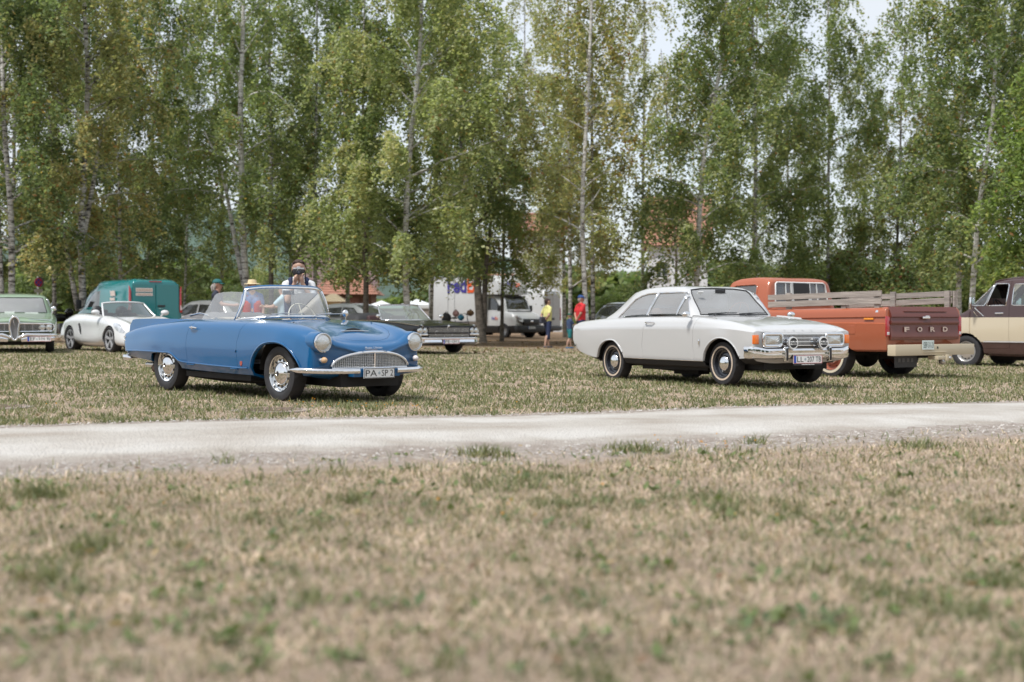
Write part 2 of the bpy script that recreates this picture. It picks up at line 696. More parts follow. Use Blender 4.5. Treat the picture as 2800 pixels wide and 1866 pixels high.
def wheel(root, x, y, z, rt, w, rr, style, mats, side, tw=None, parts=True):
    """wheel = rim mesh with tyre and hubcap as its own pieces; side -1/+1 = outward y"""
    s = side
    h = w / 2
    disc, ring = mats
    m = MB()
    if style == 'vent':
        m.lathe([(rr, s * -h * .8), (rr * .985, s * h * .78), (rr * .97, s * h * .92), (rr * .93, s * h * .86), (rr * .88, s * h * .45), (rr * .80, s * h * .40), (rr * .74, s * h * .58), (rr * .60, s * h * .66), (.02, s * h * .6)], (x, y, z), 'y', 40)
    elif style == 'steel':
        m.lathe([(rr, s * -h * .8), (rr * 1.0, s * h * .80), (rr * .98, s * h * .90), (rr * .93, s * h * .82), (rr * .90, s * h * .30), (rr * .80, s * h * .22), (rr * .72, s * h * .30), (rr * .62, s * h * .42), (.02, s * h * .3)], (x, y, z), 'y', 40)
    else:
        m.lathe([(rr, s * -h * .8), (rr, s * h * .85), (rr * .96, s * h * .9), (rr * .92, s * h * .8), (rr * .9, s * -h * .1), (.02, s * -h * .1)], (x, y, z), 'y', 32)
    wo = m.build('wheel', ring if style != 'spoke' else BLACK, root, 35)
    t = MB()
    # tyre carcass with tread blocks
    prof = [(rr * .98, -h * .82), (rr * 1.06, -h * .98), (rr + (rt - rr) * .5, -h * 1.06), (rt * .965, -h * .96), (rt * .992, -h * .8), (rt, -h * .5), (rt, -h * .18), (rt, h * .18), (rt, h * .5), (rt * .992, h * .8), (rt * .965, h * .96), (rr + (rt - rr) * .5, h * 1.06), (rr * 1.06, h * .98), (rr * .98, h * .82)]
    n = 72
    v, f = [], []
    for q, (r_, yy) in enumerate(prof):
        for j in range(n):
            a = 2 * math.pi * (j + (.5 if q in (5, 8) else 0)) / n
            d = .0
            if 3 < q < 10 and q not in (6, 7): d = .011 if j % 3 == 0 else 0
            if q in (6, 7): d = .005 if j % 3 == 1 else 0
            r2 = r_ - d
            zz = r2 * math.sin(a)
            bul = max(0, -zz - rt * .955) * 0
            v.append((x + r2 * math.cos(a), y + s * yy, max(z + zz, z - rt * .978)))
    for q in range(len(prof) - 1):
        for j in range(n):
            j2 = (j + 1) % n
            f.append((q * n + j, q * n + j2, (q + 1) * n + j2, (q + 1) * n + j))
    t.add(v, f)
    t.build('tyre', RUBBER, wo, 35)
    if tw:                                        # whitewall ring, slightly proud of the side wall
        q = MB()
        r1, r2 = tw[0], tw[1]
        q.lathe([(r1, s * (h * 1.02)), (r1, s * (h * 1.075)), (r2, s * (h * 1.075)), (r2, s * (h * 1.0))], (x, y, z), 'y', 48)
        q.build('whitewall', tw[2], wo, 30)
    if not parts: return wo
    c = MB()
    if style == 'vent':
        c.lathe([(rr * .62, s * h * .62), (rr * .60, s * h * .78), (rr * .54, s * h * .90), (rr * .40, s * h * 1.04), (rr * .20, s * h * 1.18), (rr * .13, s * h * 1.20), (rr * .11, s * h * 1.14), (.005, s * h * 1.14)], (x, y, z), 'y', 36)
        c.build('hubcap', disc, wo, 35)
        for i in range(12):
            a = 2 * math.pi * (i + .3) / 12
            e = MB()
            e.lathe([(rr * .068, 0), (rr * .075, s * .004), (rr * .02, s * .005), (.001, s * .005)], (x + rr * .72 * math.cos(a), y + s * h * .64, z + rr * .72 * math.sin(a)), 'y', 10)
            e.build('vent_hole', DARK, wo, 0)
        e = MB()
        e.lathe([(rr * .115, s * h * 1.15), (rr * .10, s * h * 1.2), (.004, s * h * 1.2)], (x, y, z), 'y', 16)
        e.build('hub_badge', BLACK, wo)
    elif style == 'steel':
        k = rr * .56
        c.lathe([(k, s * h * .40), (k, s * h * .62), (k * .93, s * h * .78), (k * .7, s * h * .95), (k * .4, s * h * 1.06), (.004, s * h * 1.1)], (x, y, z), 'y', 32)
        c.build('hubcap', disc, wo, 35)
        e = MB()
        for i in range(8):
            a = 2 * math.pi * (i + .5) / 8
            e.lathe([(rr * .055, 0), (rr * .02, s * .004), (.001, s * .004)], (x + rr * .75 * math.cos(a), y + s * (h * .285), z + rr * .75 * math.sin(a)), 'y', 8)
        e.build('vent_holes', DARK, wo, 0)
    elif style == 'spoke':
        for i in range(5):
            for dd in (-.09, .09):
                a = 2 * math.pi * i / 5 + .3
                p0 = Vector((x + rr * .16 * math.cos(a), y + s * h * .62, z + rr * .16 * math.sin(a)))
                p1 = Vector((x + rr * .93 * math.cos(a + dd), y + s * h * .82, z + rr * .93 * math.sin(a + dd)))
                c.quadbar(p0, p1, rr * .13, .03, (0, s, 0))
        c.lathe([(rr * .99, s * h * .7), (rr * .99, s * h * .95), (rr * .92, s * h * .95), (rr * .90, s * h * .6)], (x, y, z), 'y', 32)
        c.lathe([(rr * .24, s * h * .3), (rr * .24, s * h * .66), (.01, s * h * .72)], (x, y, z), 'y', 16)
        c.build('rim', disc, wo, 35)
    return wo

def lamp_round(root, c, r, nrm=(1, 0, 0), name='headlight', lens=LENS, ring=CHROME, dome=.3):
    """round lamp: reflector bowl, ribbed dome glass and bright ring, axis +x then turned towards nrm"""
    q = Vector((1, 0, 0)).rotation_difference(Vector(nrm)).to_matrix().to_4x4()
    M = Matrix.Translation(c) @ q
    m = MB()
    m.lathe([(r * .98, -.02), (r * .93, .004), (r * .8, r * dome * .45), (r * .55, r * dome * .8), (r * .25, r * dome * .96), (.002, r * dome)], (0, 0, 0), 'x', 28)
    m.v = [tuple(M @ Vector(p)) for p in m.v]
    o = m.build(name, lens, root, 30)
    k = MB()
    k.lathe([(r * 1.06, -.06), (r * 1.09, -.005), (r * 1.07, .012), (r * 1.0, .016), (r * .93, .006), (r * .92, -.01)], (0, 0, 0), 'x', 32)
    k.v = [tuple(M @ Vector(p)) for p in k.v]
    k.build('lamp_ring', ring, o, 40)
    return o

def plate(root, c, nrm, w, h, txt, eu=True, bg=None, ink=None, small=None, cap=None, name='license_plate', border=True, crest=None):
    """registration plate with raised characters; c = centre, nrm = the way it faces (horizontal)"""
    nrm = Vector(nrm).normalized()
    up = Vector((0, 0, 1))
    rt = up.cross(nrm).normalized()
    c = Vector(c)
    def bx(mb, cx, cz, ww, hh, t, mi=0):
        o = c + rt * cx + up * cz
        v = []
        for d in (0, t):
            for sx, sz in ((-1, -1), (1, -1), (1, 1), (-1, 1)):
                v.append(o + rt * sx * ww / 2 + up * sz * hh / 2 + nrm * d)
        mb.add(v, [(0, 1, 2, 3), (4, 5, 6, 7), (0, 4, 5, 1), (1, 5, 6, 2), (2, 6, 7, 3), (3, 7, 4, 0)], mi)
    m = MB()
    bx(m, 0, 0, w, h, .006)
    po = m.build(name, bg or WHITEP, root, 0)
    if border:
        k = MB()
        for sz in (-1, 1): bx(k, 0, sz * (h / 2 - .005), w - .004, .005, .008)
        for sx in (-1, 1): bx(k, sx * (w / 2 - .005), 0, .005, h - .014, .008)
        k.build('plate_border', border if not isinstance(border, bool) else INK, po, 0)
    x0 = -w / 2 + .012
    if eu:
        k = MB()
        bx(k, -w / 2 + .026, 0, .042, h - .016, .0075)
        k.build('country_band', mat('eu_blue', (.02, .09, .42), .4), po, 0)
        x0 = -w / 2 + .052
    k = MB()
    if txt is None:
        for i in range(7): bx(k, x0 + .04 + i * (w / 2 - x0 - .06) / 6.6, 0, (w / 2 - x0) / 11, h * .5, .007)
    elif crest is None:
        cx = (x0 + w / 2) / 2
        put_text(k, txt, c + rt * cx + nrm * .006, rt, up, h * .62, (w / 2 - x0) * .90)
    else:
        a, z = txt.split('|')
        fa, span = crest
        L0, L1 = x0, w / 2 - .012
        wid = L1 - L0
        put_text(k, a, c + rt * (L0 + wid * (fa / 2)) + nrm * .006, rt, up, h * .62, wid * (fa - .05))
        put_text(k, z, c + rt * (L0 + wid * (fa + span + (1 - fa - span) / 2)) + nrm * .006, rt, up, h * .62, wid * (1 - fa - span - .05))
        e = MB()
        o = c + rt * (L0 + wid * (fa + span / 2)) + nrm * .0075
        e.lathe([(h * .15, 0), (h * .13, .001), (.001, .001)], (0, 0, 0), 'x', 12)
        q = Vector((1, 0, 0)).rotation_difference(nrm).to_matrix()
        e.v = [tuple(q @ Vector(p) + o) for p in e.v]
        e.build('plate_seal', mat('seal_print', cap or (.5, .3, .12), .5), po, 0)
    k.build('plate_lettering', ink or INK, po, 0, fixn=False)
    if small:
        k = MB()
        bx(k, 0, -h / 2 - .013, w * .98, .022, .006)
        po2 = k.build('plate_holder', BLACK, po, 0)
        k = MB()
        for i in range(9): bx(k, -w * .2 + i * w * .05, -h / 2 - .013, w * .036, .009, .0075)
        k.build('holder_lettering', WHITEP, po, 0, fixn=False)
    return po

# ------------------------------------------------------------------ ground
RNG = np.random.default_rng(11)
F_, H_ = 3889., .92

def G(x, y):
    """height of the ground: a gentle cross slope that rises towards the trees"""
    x = np.clip(x, -32, 32)
    return .06 - .011 * x + .0016 * np.maximum(0, np.minimum(y, 120) - 38) + .012 * np.sin(x * .9 + y * .35) * np.minimum(1, y / 14)

def g(x, y): return float(G(np.array(float(x)), np.array(float(y))))

def at(u, Y, v=None):
    """ground point at distance Y in the direction u of the photograph's width (2800 wide); with v, the height seen there"""
    x = (u - 1400) * Y / F_
    return Vector((x, Y, g(x, Y) if v is None else H_ + (880 - v) * Y / F_))

PN, PF = 9.55, 13.2                      # gravel path: Y = c + .57 X for its near and far edge
def pathd(x, y): return y - .57 * x

def vnoise(x, y, sc, seed=0):
    """smooth value noise on arrays"""
    r = np.random.default_rng(seed)
    T = r.random((256, 256))
    x, y = np.asarray(x) * sc + 97.3, np.asarray(y) * sc + 41.7
    i, j = np.floor(x).astype(int), np.floor(y).astype(int)
    a, b = x - i, y - j
    a, b = a * a * (3 - 2 * a), b * b * (3 - 2 * b)
    q = lambda p, s: T[p % 256, s % 256]
    return (q(i, j) * (1 - a) + q(i + 1, j) * a) * (1 - b) + (q(i, j + 1) * (1 - a) + q(i + 1, j + 1) * a) * b

def sheet(name, xs, ys, zoff, m, kind='structure', zfun=None):
    X, Y = np.meshgrid(xs, ys, indexing='ij')
    Z = G(X, Y) + zoff
    mb = MB()
    mb.grid(np.stack([X, Y, Z], -1))
    o = mb.build(name, m, None, 60)
    return tag(o, kind=kind)

def ground_mat():
    m, n, l, b = _nodes('dry_meadow')
    t = n.new('ShaderNodeNewGeometry')
    def noise(sc, det=6, rough=.6, vec=None):
        z = n.new('ShaderNodeTexNoise')
        z.inputs['Scale'].default_value = sc
        z.inputs['Detail'].default_value = det
        z.inputs['Roughness'].default_value = rough
        l(vec or t.outputs['Position'], z.inputs['Vector'])
        return z.outputs['Fac']
    def ramp(f, stops):
        r = n.new('ShaderNodeValToRGB')
        while len(r.color_ramp.elements) < len(stops): r.color_ramp.elements.new(.5)
        for e, (p, c) in zip(r.color_ramp.elements, stops):
            e.position = p
            e.color = (*c, 1)
        l(f, r.inputs['Fac'])
        return r.outputs['Color']
    def mix(f, a, c):
        x = n.new('ShaderNodeMix')
        x.data_type = 'RGBA'
        l(f, x.inputs[0])
        for s_, v in ((6, a), (7, c)):
            if isinstance(v, tuple): x.inputs[s_].default_value = (*v, 1)
            else: l(v, x.inputs[s_])
        return x.outputs[2]
    straw = ramp(noise(9, 8, .7), [(.25, (.20, .152, .115)), (.5, (.33, .258, .20)), (.75, (.42, .34, .268))])
    green = ramp(noise(14, 8, .7), [(.3, (.13, .13, .065)), (.7, (.22, .215, .115))])
    patch = ramp(noise(2.2, 6, .7), [(.52, (0, 0, 0)), (.74, (.7, .7, .7))])
    c = mix(patch, straw, green)
    # trodden, stony earth along the near side of the path
    sx = n.new('ShaderNodeSeparateXYZ')
    l(t.outputs['Position'], sx.inputs['Vector'])
    ma = n.new('ShaderNodeMath'); ma.operation = 'MULTIPLY_ADD'
    ma.inputs[1].default_value = -.57
    l(sx.outputs['X'], ma.inputs[0]); l(sx.outputs['Y'], ma.inputs[2])
    def rng(val, a, bb):
        q = n.new('ShaderNodeMapRange'); q.interpolation_type = 'SMOOTHSTEP'
        q.inputs['From Min'].default_value = a; q.inputs['From Max'].default_value = bb
        l(val, q.inputs['Value'])
        return q.outputs['Result']
    wob = n.new('ShaderNodeMath'); wob.operation = 'MULTIPLY_ADD'
    wob.inputs[1].default_value = 1.5
    l(noise(.9, 6, .65), wob.inputs[0]); l(ma.outputs[0], wob.inputs[2])
    near = rng(wob.outputs[0], PN - .45, PN + .45)
    far = rng(ma.outputs[0], PF + .5, PF + .1)
    mm = n.new('ShaderNodeMath'); mm.operation = 'MULTIPLY'
    l(near, mm.inputs[0]); l(far, mm.inputs[1])
    earth = ramp(noise(22, 8, .75), [(.28, (.14, .11, .09)), (.46, (.24, .20, .17)), (.60, (.43, .40, .365))])
    c = mix(mm.outputs[0], c, earth)
    # brown leaf litter under the birches
    lit = rng(sx.outputs['Y'], 42, 50)
    brown = ramp(noise(7, 8, .7), [(.3, (.12, .075, .04)), (.7, (.24, .155, .09))])
    ln = n.new('ShaderNodeMath'); ln.operation = 'MULTIPLY'
    l(lit, ln.inputs[0])
    l(ramp(noise(.35, 4), [(.3, (.35, .35, .35)), (.6, (1, 1, 1))]), ln.inputs[1])
    c = mix(ln.outputs[0], c, brown)
    l(c, b.inputs['Base Color'])
    b.inputs['Roughness'].default_value = .95
    b.inputs['Specular IOR Level'].default_value = .1
    bp = n.new('ShaderNodeBump')
    bp.inputs['Strength'].default_value = .7
    bp.inputs['Distance'].default_value = .03
    l(noise(26, 8, .75), bp.inputs['Height'])
    l(bp.outputs['Normal'], b.inputs['Normal'])
    return m

xs = np.unique(np.concatenate([np.linspace(-900, -40, 20), np.linspace(-40, 40, 121), np.linspace(40, 900, 20)]))
ys = np.unique(np.concatenate([np.linspace(-300, -5, 12), np.linspace(-5, 60, 99), np.linspace(60, 140, 30), np.linspace(140, 1500, 20)]))
sheet('ground', xs, ys, 0, ground_mat())

# gravel path with ragged edges
def gravel_path():
    m, n, l, b = _nodes('white_gravel')
    t = n.new('ShaderNodeNewGeometry')
    z = n.new('ShaderNodeTexNoise'); z.inputs['Scale'].default_value = 45; z.inputs['Detail'].default_value = 6; z.inputs['Roughness'].default_value = .8
    z2 = n.new('ShaderNodeTexNoise'); z2.inputs['Scale'].default_value = 1.3; z2.inputs['Detail'].default_value = 6
    v = n.new('ShaderNodeTexVoronoi'); v.inputs['Scale'].default_value = 55
    for q in (z, z2, v): l(t.outputs['Position'], q.inputs['Vector'])
    r = n.new('ShaderNodeValToRGB')
    r.color_ramp.elements[0].position = .28; r.color_ramp.elements[0].color = (.36, .34, .315, 1)
    r.color_ramp.elements[1].position = .62; r.color_ramp.elements[1].color = (.575, .555, .52, 1)
    l(z.outputs['Fac'], r.inputs['Fac'])
    r2 = n.new('ShaderNodeValToRGB')
    r2.color_ramp.elements[0].position = .3; r2.color_ramp.elements[0].color = (.78, .74, .70, 1)
    r2.color_ramp.elements[1].position = .6; r2.color_ramp.elements[1].color = (1, 1, 1, 1)
    l(z2.outputs['Fac'], r2.inputs['Fac'])
    mx = n.new('ShaderNodeMix'); mx.data_type = 'RGBA'; mx.blend_type = 'MULTIPLY'; mx.inputs[0].default_value = 1
    l(r.outputs['Color'], mx.inputs[6]); l(r2.outputs['Color'], mx.inputs[7])
    sx = n.new('ShaderNodeSeparateXYZ'); l(t.outputs['Position'], sx.inputs['Vector'])
    ma = n.new('ShaderNodeMath'); ma.operation = 'MULTIPLY_ADD'; ma.inputs[1].default_value = -.57
    l(sx.outputs['X'], ma.inputs[0]); l(sx.outputs['Y'], ma.inputs[2])
    ad = n.new('ShaderNodeMath'); ad.operation = 'MULTIPLY_ADD'; ad.inputs[1].default_value = .5
    l(z2.outputs['Fac'], ad.inputs[0]); l(ma.outputs[0], ad.inputs[2])
    wv = n.new('ShaderNodeMath'); wv.operation = 'SINE'
    fr = n.new('ShaderNodeMath'); fr.operation = 'MULTIPLY'; fr.inputs[1].default_value = 3.6
    l(ad.outputs[0], fr.inputs[0]); l(fr.outputs[0], wv.inputs[0])
    r3 = n.new('ShaderNodeValToRGB')
    r3.color_ramp.elements[0].position = .25; r3.color_ramp.elements[0].color = (.86, .84, .815, 1)
    r3.color_ramp.elements[1].position = .75; r3.color_ramp.elements[1].color = (1.0, 1.0, 1.0, 1)
    mr = n.new('ShaderNodeMapRange'); mr.inputs['From Min'].default_value = -1
    l(wv.outputs[0], mr.inputs['Value']); l(mr.outputs['Result'], r3.inputs['Fac'])
    m3 = n.new('ShaderNodeMix'); m3.data_type = 'RGBA'; m3.blend_type = 'MULTIPLY'; m3.inputs[0].default_value = 1
    l(mx.outputs[2], m3.inputs[6]); l(r3.outputs['Color'], m3.inputs[7])
    # earth trodden over the near edge
    z4 = n.new('ShaderNodeTexNoise'); z4.inputs['Scale'].default_value = 3.2; z4.inputs['Detail'].default_value = 8; z4.inputs['Roughness'].default_value = .75
    l(t.outputs['Position'], z4.inputs['Vector'])
    a4 = n.new('ShaderNodeMath'); a4.operation = 'MULTIPLY_ADD'; a4.inputs[1].default_value = -1.5
    l(z4.outputs['Fac'], a4.inputs[0]); l(ma.outputs[0], a4.inputs[2])
    r4 = n.new('ShaderNodeMapRange'); r4.interpolation_type = 'SMOOTHSTEP'
    r4.inputs['From Min'].default_value = PN - .75; r4.inputs['From Max'].default_value = PN - .10
    r4.inputs['To Min'].default_value = .95; r4.inputs['To Max'].default_value = 0
    l(a4.outputs[0], r4.inputs['Value'])
    m4 = n.new('ShaderNodeMix'); m4.data_type = 'RGBA'; m4.inputs[7].default_value = (.25, .21, .18, 1)
    l(r4.outputs['Result'], m4.inputs[0]); l(m3.outputs[2], m4.inputs[6])
    l(m4.outputs[2], b.inputs['Base Color'])
    b.inputs['Roughness'].default_value = .9
    b.inputs['Specular IOR Level'].default_value = .15
    bp = n.new('ShaderNodeBump'); bp.inputs['Strength'].default_value = .8; bp.inputs['Distance'].default_value = .02
    l(v.outputs['Distance'], bp.inputs['Height']); l(bp.outputs['Normal'], b.inputs['Normal'])
    xs = np.linspace(-14, 16, 900)
    w = np.linspace(0, 1, 24)
    e0 = PN + .10 + .5 * (vnoise(xs, 0 * xs, .7, 3) - .5) + .55 * (vnoise(xs, 0 * xs, 2.6, 4) - .5) + .30 * (vnoise(xs, 0 * xs, 10, 5) - .5)
    e1 = PF + .12 * (vnoise(xs, 0 * xs, 1.5, 6) - .5) + .12 * (vnoise(xs, 0 * xs, 8, 7) - .5)
    X = np.repeat(xs[:, None], 24, 1)
    Y = e0[:, None] * (1 - w) + e1[:, None] * w + .57 * X
    crown = .040 * np.sin(np.pi * w) ** .6 - .009
    mb = MB(); mb.grid(np.stack([X, Y, G(X, Y) + crown], -1))
    tag(mb.build('gravel_path', m, None, 60), kind='structure')
gravel_path()

def loose_gravel():
    """small white stones spilled along the edges of the path"""
    r = np.random.default_rng(5)
    k = 2600
    x = r.uniform(-4.5, 7.5, k)
    d = np.where(r.random(k) < .75, PN - np.abs(r.normal(0, .6, k)) + .25, PF + np.abs(r.normal(0, .10, k)) - .05)
    d = np.where(r.random(k) < .45, r.uniform(PN, PF, k), d)
    y = d + .57 * x
    s = r.uniform(.004, .013, k)
    zz = G(x, y) + .004
    a = r.uniform(0, 6.28, k)
    dirs = np.array([(1, 0, 0), (0, 1, 0), (-1, 0, 0), (0, -1, 0), (0, 0, .8)])
    V = np.zeros((k, 5, 3))
    for i, q in enumerate(dirs):
        sc = r.uniform(.6, 1.3, k) * s
        V[:, i, 0] = x + (q[0] * np.cos(a) - q[1] * np.sin(a)) * sc
        V[:, i, 1] = y + (q[0] * np.sin(a) + q[1] * np.cos(a)) * sc
        V[:, i, 2] = zz + q[2] * sc + .004
    base = (np.arange(k) * 5)[:, None]
    Fc = np.concatenate([base + np.array(q) for q in ((0, 1, 4), (1, 2, 4), (2, 3, 4), (3, 0, 4))], 0)
    me = bpy.data.meshes.new('gravel')
    me.from_pydata(V.reshape(-1, 3).tolist(), [], Fc.tolist())
    finish(me, mat('white_stone', (.45, .425, .40), .8, var=.4, vscale=3), 0)
    tag(link('gravel', me), 'small white stones spilled along the edges of the gravel path', 'gravel', kind='stuff')
loose_gravel()

def leafy(name, V, k_, cols, m, faces=((0, 1, 2, 3),), parent=None, smooth=False):
    """mesh of n small faces-sets; V (n, p, 3); one colour per set"""
    n, p = V.shape[:2]
    n = int(n)
    base = (np.arange(n) * p)[:, None]
    me = bpy.data.meshes.new(name)
    tot, loops, starts, sizes = 0, [], [], []
    for f in faces: loops.append(base + np.array(f))
    me.vertices.add(n * p)
    me.vertices.foreach_set('co', V.reshape(-1).astype(np.float32))
    if len(faces) == 1:
        lp = loops[0].reshape(-1)
        sz = np.full(n, len(faces[0]))
    else:
        lp = np.concatenate(loops, 1).reshape(-1)
        sz = np.tile([len(f) for f in faces], n)
    me.loops.add(len(lp))
    me.loops.foreach_set('vertex_index', lp.astype(np.int32))
    me.polygons.add(len(sz))
    me.polygons.foreach_set('loop_start', (np.cumsum(sz) - sz).astype(np.int32))
    me.update(calc_edges=True)
    at_ = me.color_attributes.new('tint', 'FLOAT_COLOR', 'POINT')
    c4 = np.ones((n * p, 4), np.float32)
    c4[:, :3] = np.repeat(cols, p, 0)
    at_.data.foreach_set('color', c4.reshape(-1))
    me.materials.append(m)
    me.validate()
    return me

def leaf_mat(name, trans=.35, rough=.55):
    m, n, l, b = _nodes(name)
    a = n.new('ShaderNodeAttribute')
    a.attribute_name = 'tint'
    l(a.outputs['Color'], b.inputs['Base Color'])
    b.inputs['Roughness'].default_value = rough
    b.inputs['Specular IOR Level'].default_value = .3
    t = n.new('ShaderNodeBsdfTranslucent')
    g_ = n.new('ShaderNodeMix'); g_.data_type = 'RGBA'; g_.blend_type = 'MULTIPLY'; g_.inputs[0].default_value = 1
    g_.inputs[7].default_value = (1.25, 1.3, .8, 1)
    l(a.outputs['Color'], g_.inputs[6]); l(g_.outputs[2], t.inputs['Color'])
    x = n.new('ShaderNodeMixShader')
    x.inputs['Fac'].default_value = trans
    l(b.outputs['BSDF'], x.inputs[1]); l(t.outputs['BSDF'], x.inputs[2])
    l(x.outputs['Shader'], n['Material Output'].inputs['Surface'])
    return m

LEAF = leaf_mat('birch_leaf', .55)
BLADE = leaf_mat('grass_blade', .3, .7)

def grass():
    r = np.random.default_rng(3)
    tot = 640000
    Ymin, Ymax = 3.2, 46.
    # distances so that the blades stay evenly dense on the picture
    t = r.random(tot)
    c0, c1 = 24.5, 24.5 + 49 * math.log(Ymax / 7)         # cumulated weights of the near and the far zone
    near = t * c1 < (49 - Ymin ** 2) / 2 * 1.6
    Y = np.where(near, np.sqrt(Ymin ** 2 + r.random(tot) * (49 - Ymin ** 2)), 7 * np.exp(r.random(tot) * math.log(Ymax / 7)))
    X = (r.random(tot) - .5) * (.80 * Y + np.where(Y < 12, 2.4, 4.))
    d = pathd(X, Y)
    edge = .35 * (vnoise(X, Y, 1.6, 21) - .5)
    onpath = (d > PN - .12 + edge) & (d < PF + .06 + edge * .4)
    earth = (d > PN - .95 + edge * 3.2) & (d < PN)
    green = vnoise(X, Y, .8, 31) * .20 + vnoise(X, Y, 2.9, 32) * .40 + vnoise(X, Y, 8.5, 33) * .40
    green = green + .15 * (d > PF) + np.where((Y > 21) & (Y < 44), .05, 0) - .085 * (d < PN)
    # worn, straw coloured patches in front of the blue car and between the cars
    green -= .16 * np.exp(-(((X + 2.2) / 1.6) ** 2 + ((Y - 13.1) / .9) ** 2))
    tufts = [(at(2690, 6.2), .10), (at(1130, 9.2), .22), (at(610, 8.4), .14), (at(2070, 10.3), .2), (at(2510, 10.0), .25), (at(1330, 9.1), .35), (at(1720, 9.6), .3), (at(370, 9.9), .2), (at(120, 8.1), .18), (at(2450, 7.2), .14), (at(1450, 7.3), .14), (at(960, 6.6), .12), (at(250, 5.2), .15), (at(120, 4.6), .15), (at(1990, 6.4), .15), (at(2740, 4.7), .12), (at(700, 9.6), .2), (at(1290, 7.6), .12), (at(110, 6.7), .2), (at(1010, 13.7), .35), (at(420, 13.6), .3)]
    boost = np.zeros(tot)
    for p, rad in tufts: boost = np.maximum(boost, np.exp(-((X - p.x) ** 2 + (Y - p.y) ** 2) / (rad * .68) ** 2))
    gp = np.clip((green - .50) * 3.2, 0.10, .66)
    gp = np.maximum(gp, boost * .85)
    isg = r.random(tot) < gp
    thin_ = r.random(tot)
    keep = ~onpath & ~(earth & (boost < .5) & (thin_ < .86)) & ~((Y > 43) & (r.random(tot) < (Y - 43) / 4))
    keep &= ~((~isg) & (r.random(tot) < .46))
    X, Y, isg, boost, gp = X[keep], Y[keep], isg[keep], boost[keep], gp[keep]
    k = len(X)
    Z = G(X, Y) - .004
    far = np.clip(Y / 10, .7, 2.4)
    ln = np.where(isg, r.uniform(.035, .085, k) * (1 + .75 * boost), r.uniform(.035, .10, k)) * np.where(Y > 13, .92, .85)
    w = np.where(isg, r.uniform(.0028, .005, k), r.uniform(.0018, .0038, k)) * far
    lean = np.where(isg, r.uniform(.25, 1.1, k), np.minimum(1.52, np.abs(r.normal(1.28, .30, k))))
    a = r.uniform(0, 2 * np.pi, k)
    b = a + np.pi / 2 + r.normal(0, .5, k)
    def pt(s, bend):
        q = lean + bend
        return np.stack([X + np.cos(a) * np.sin(q) * ln * s, Y + np.sin(a) * np.sin(q) * ln * s, Z + np.cos(q) * ln * s + .004], 1)
    side = np.stack([np.cos(b), np.sin(b), 0 * b], 1) * w[:, None]
    p0, p1, p2 = pt(0, 0), pt(.55, -.08), pt(1, .14)
    V = np.stack([p0 - side, p0 + side, p1 + side * .8, p2, p1 - side * .8], 1)
    cg = np.array([(.125, .145, .062), (.165, .175, .085), (.105, .128, .064), (.22, .215, .115)])
    cs = np.array([(.47, .37, .29), (.39, .302, .235), (.54, .44, .355), (.32, .242, .19), (.43, .36, .275)])
    clump = .72 + .56 * vnoise(X, Y, 3.6, 61)
    cols = np.where(isg[:, None], cg[r.integers(0, 4, k)], cs[r.integers(0, 5, k)] * 1.08 * clump[:, None]) * r.uniform(.85, 1.3, (k, 1))
    nr_ = Y < 11.5
    me = leafy('grass', V[nr_], nr_.sum(), cols[nr_], BLADE, ((0, 1, 2, 4), (4, 2, 3)))
    tag(link('grass', me), 'short half dried grass of the meadow, straw and green blades', 'grass', kind='stuff')
    fr_ = ~nr_
    V2 = np.stack([p0 - side * 1.25, p0 + side * 1.25, p2], 1)[fr_]
    me = leafy('grass', V2, fr_.sum(), cols[fr_], BLADE, ((0, 1, 2),))
    tag(link('grass', me), 'olive and straw coloured grass beyond the gravel path', 'grass', kind='stuff')
grass()

def flowers():
    r = np.random.default_rng(8)
    cs = [(at(1000, 13.45), .28, 26), (at(1900, 9.6), .3, 7), (at(2000, 10), .4, 7), (at(860, 14), .2, 10), (at(2030, 6.2), .05, 1), (at(1400, 6.0), .1, 2), (at(1430, 6.3), .2, 3), (at(60, 12.7), .2, 3), (at(1300, 14.2), .5, 4), (at(1900, 7.2), .5, 3), (at(445, 6.2), .05, 1), (at(2230, 6.0), .2, 1)]
    V, cl = [], []
    for c, s, k in cs:
        for _ in range(k):
            x, y = c.x + r.normal(0, s), c.y + r.normal(0, s * .4)
            if PN - .1 < pathd(x, y) < PF + .05: continue
            z = g(x, y) + r.uniform(.03, .09)
            q = r.uniform(.005, .009)
            for t in range(3):
                a = t * 1.05
                dx, dy, dz = math.cos(a) * q, math.sin(a) * q, q * .45
                V.append([(x - dx, y - dy, z + dz), (x, y, z - q * .6), (x + dx, y + dy, z + dz), (x, y, z + q * .8)])
                cl.append((.75, .38, .03))
    me = leafy('flowers', np.array(V), len(V), np.array(cl), BLADE)
    tag(link('wild_flowers', me), 'tiny yellow flowers scattered in the grass', 'flowers', kind='stuff')
flowers()

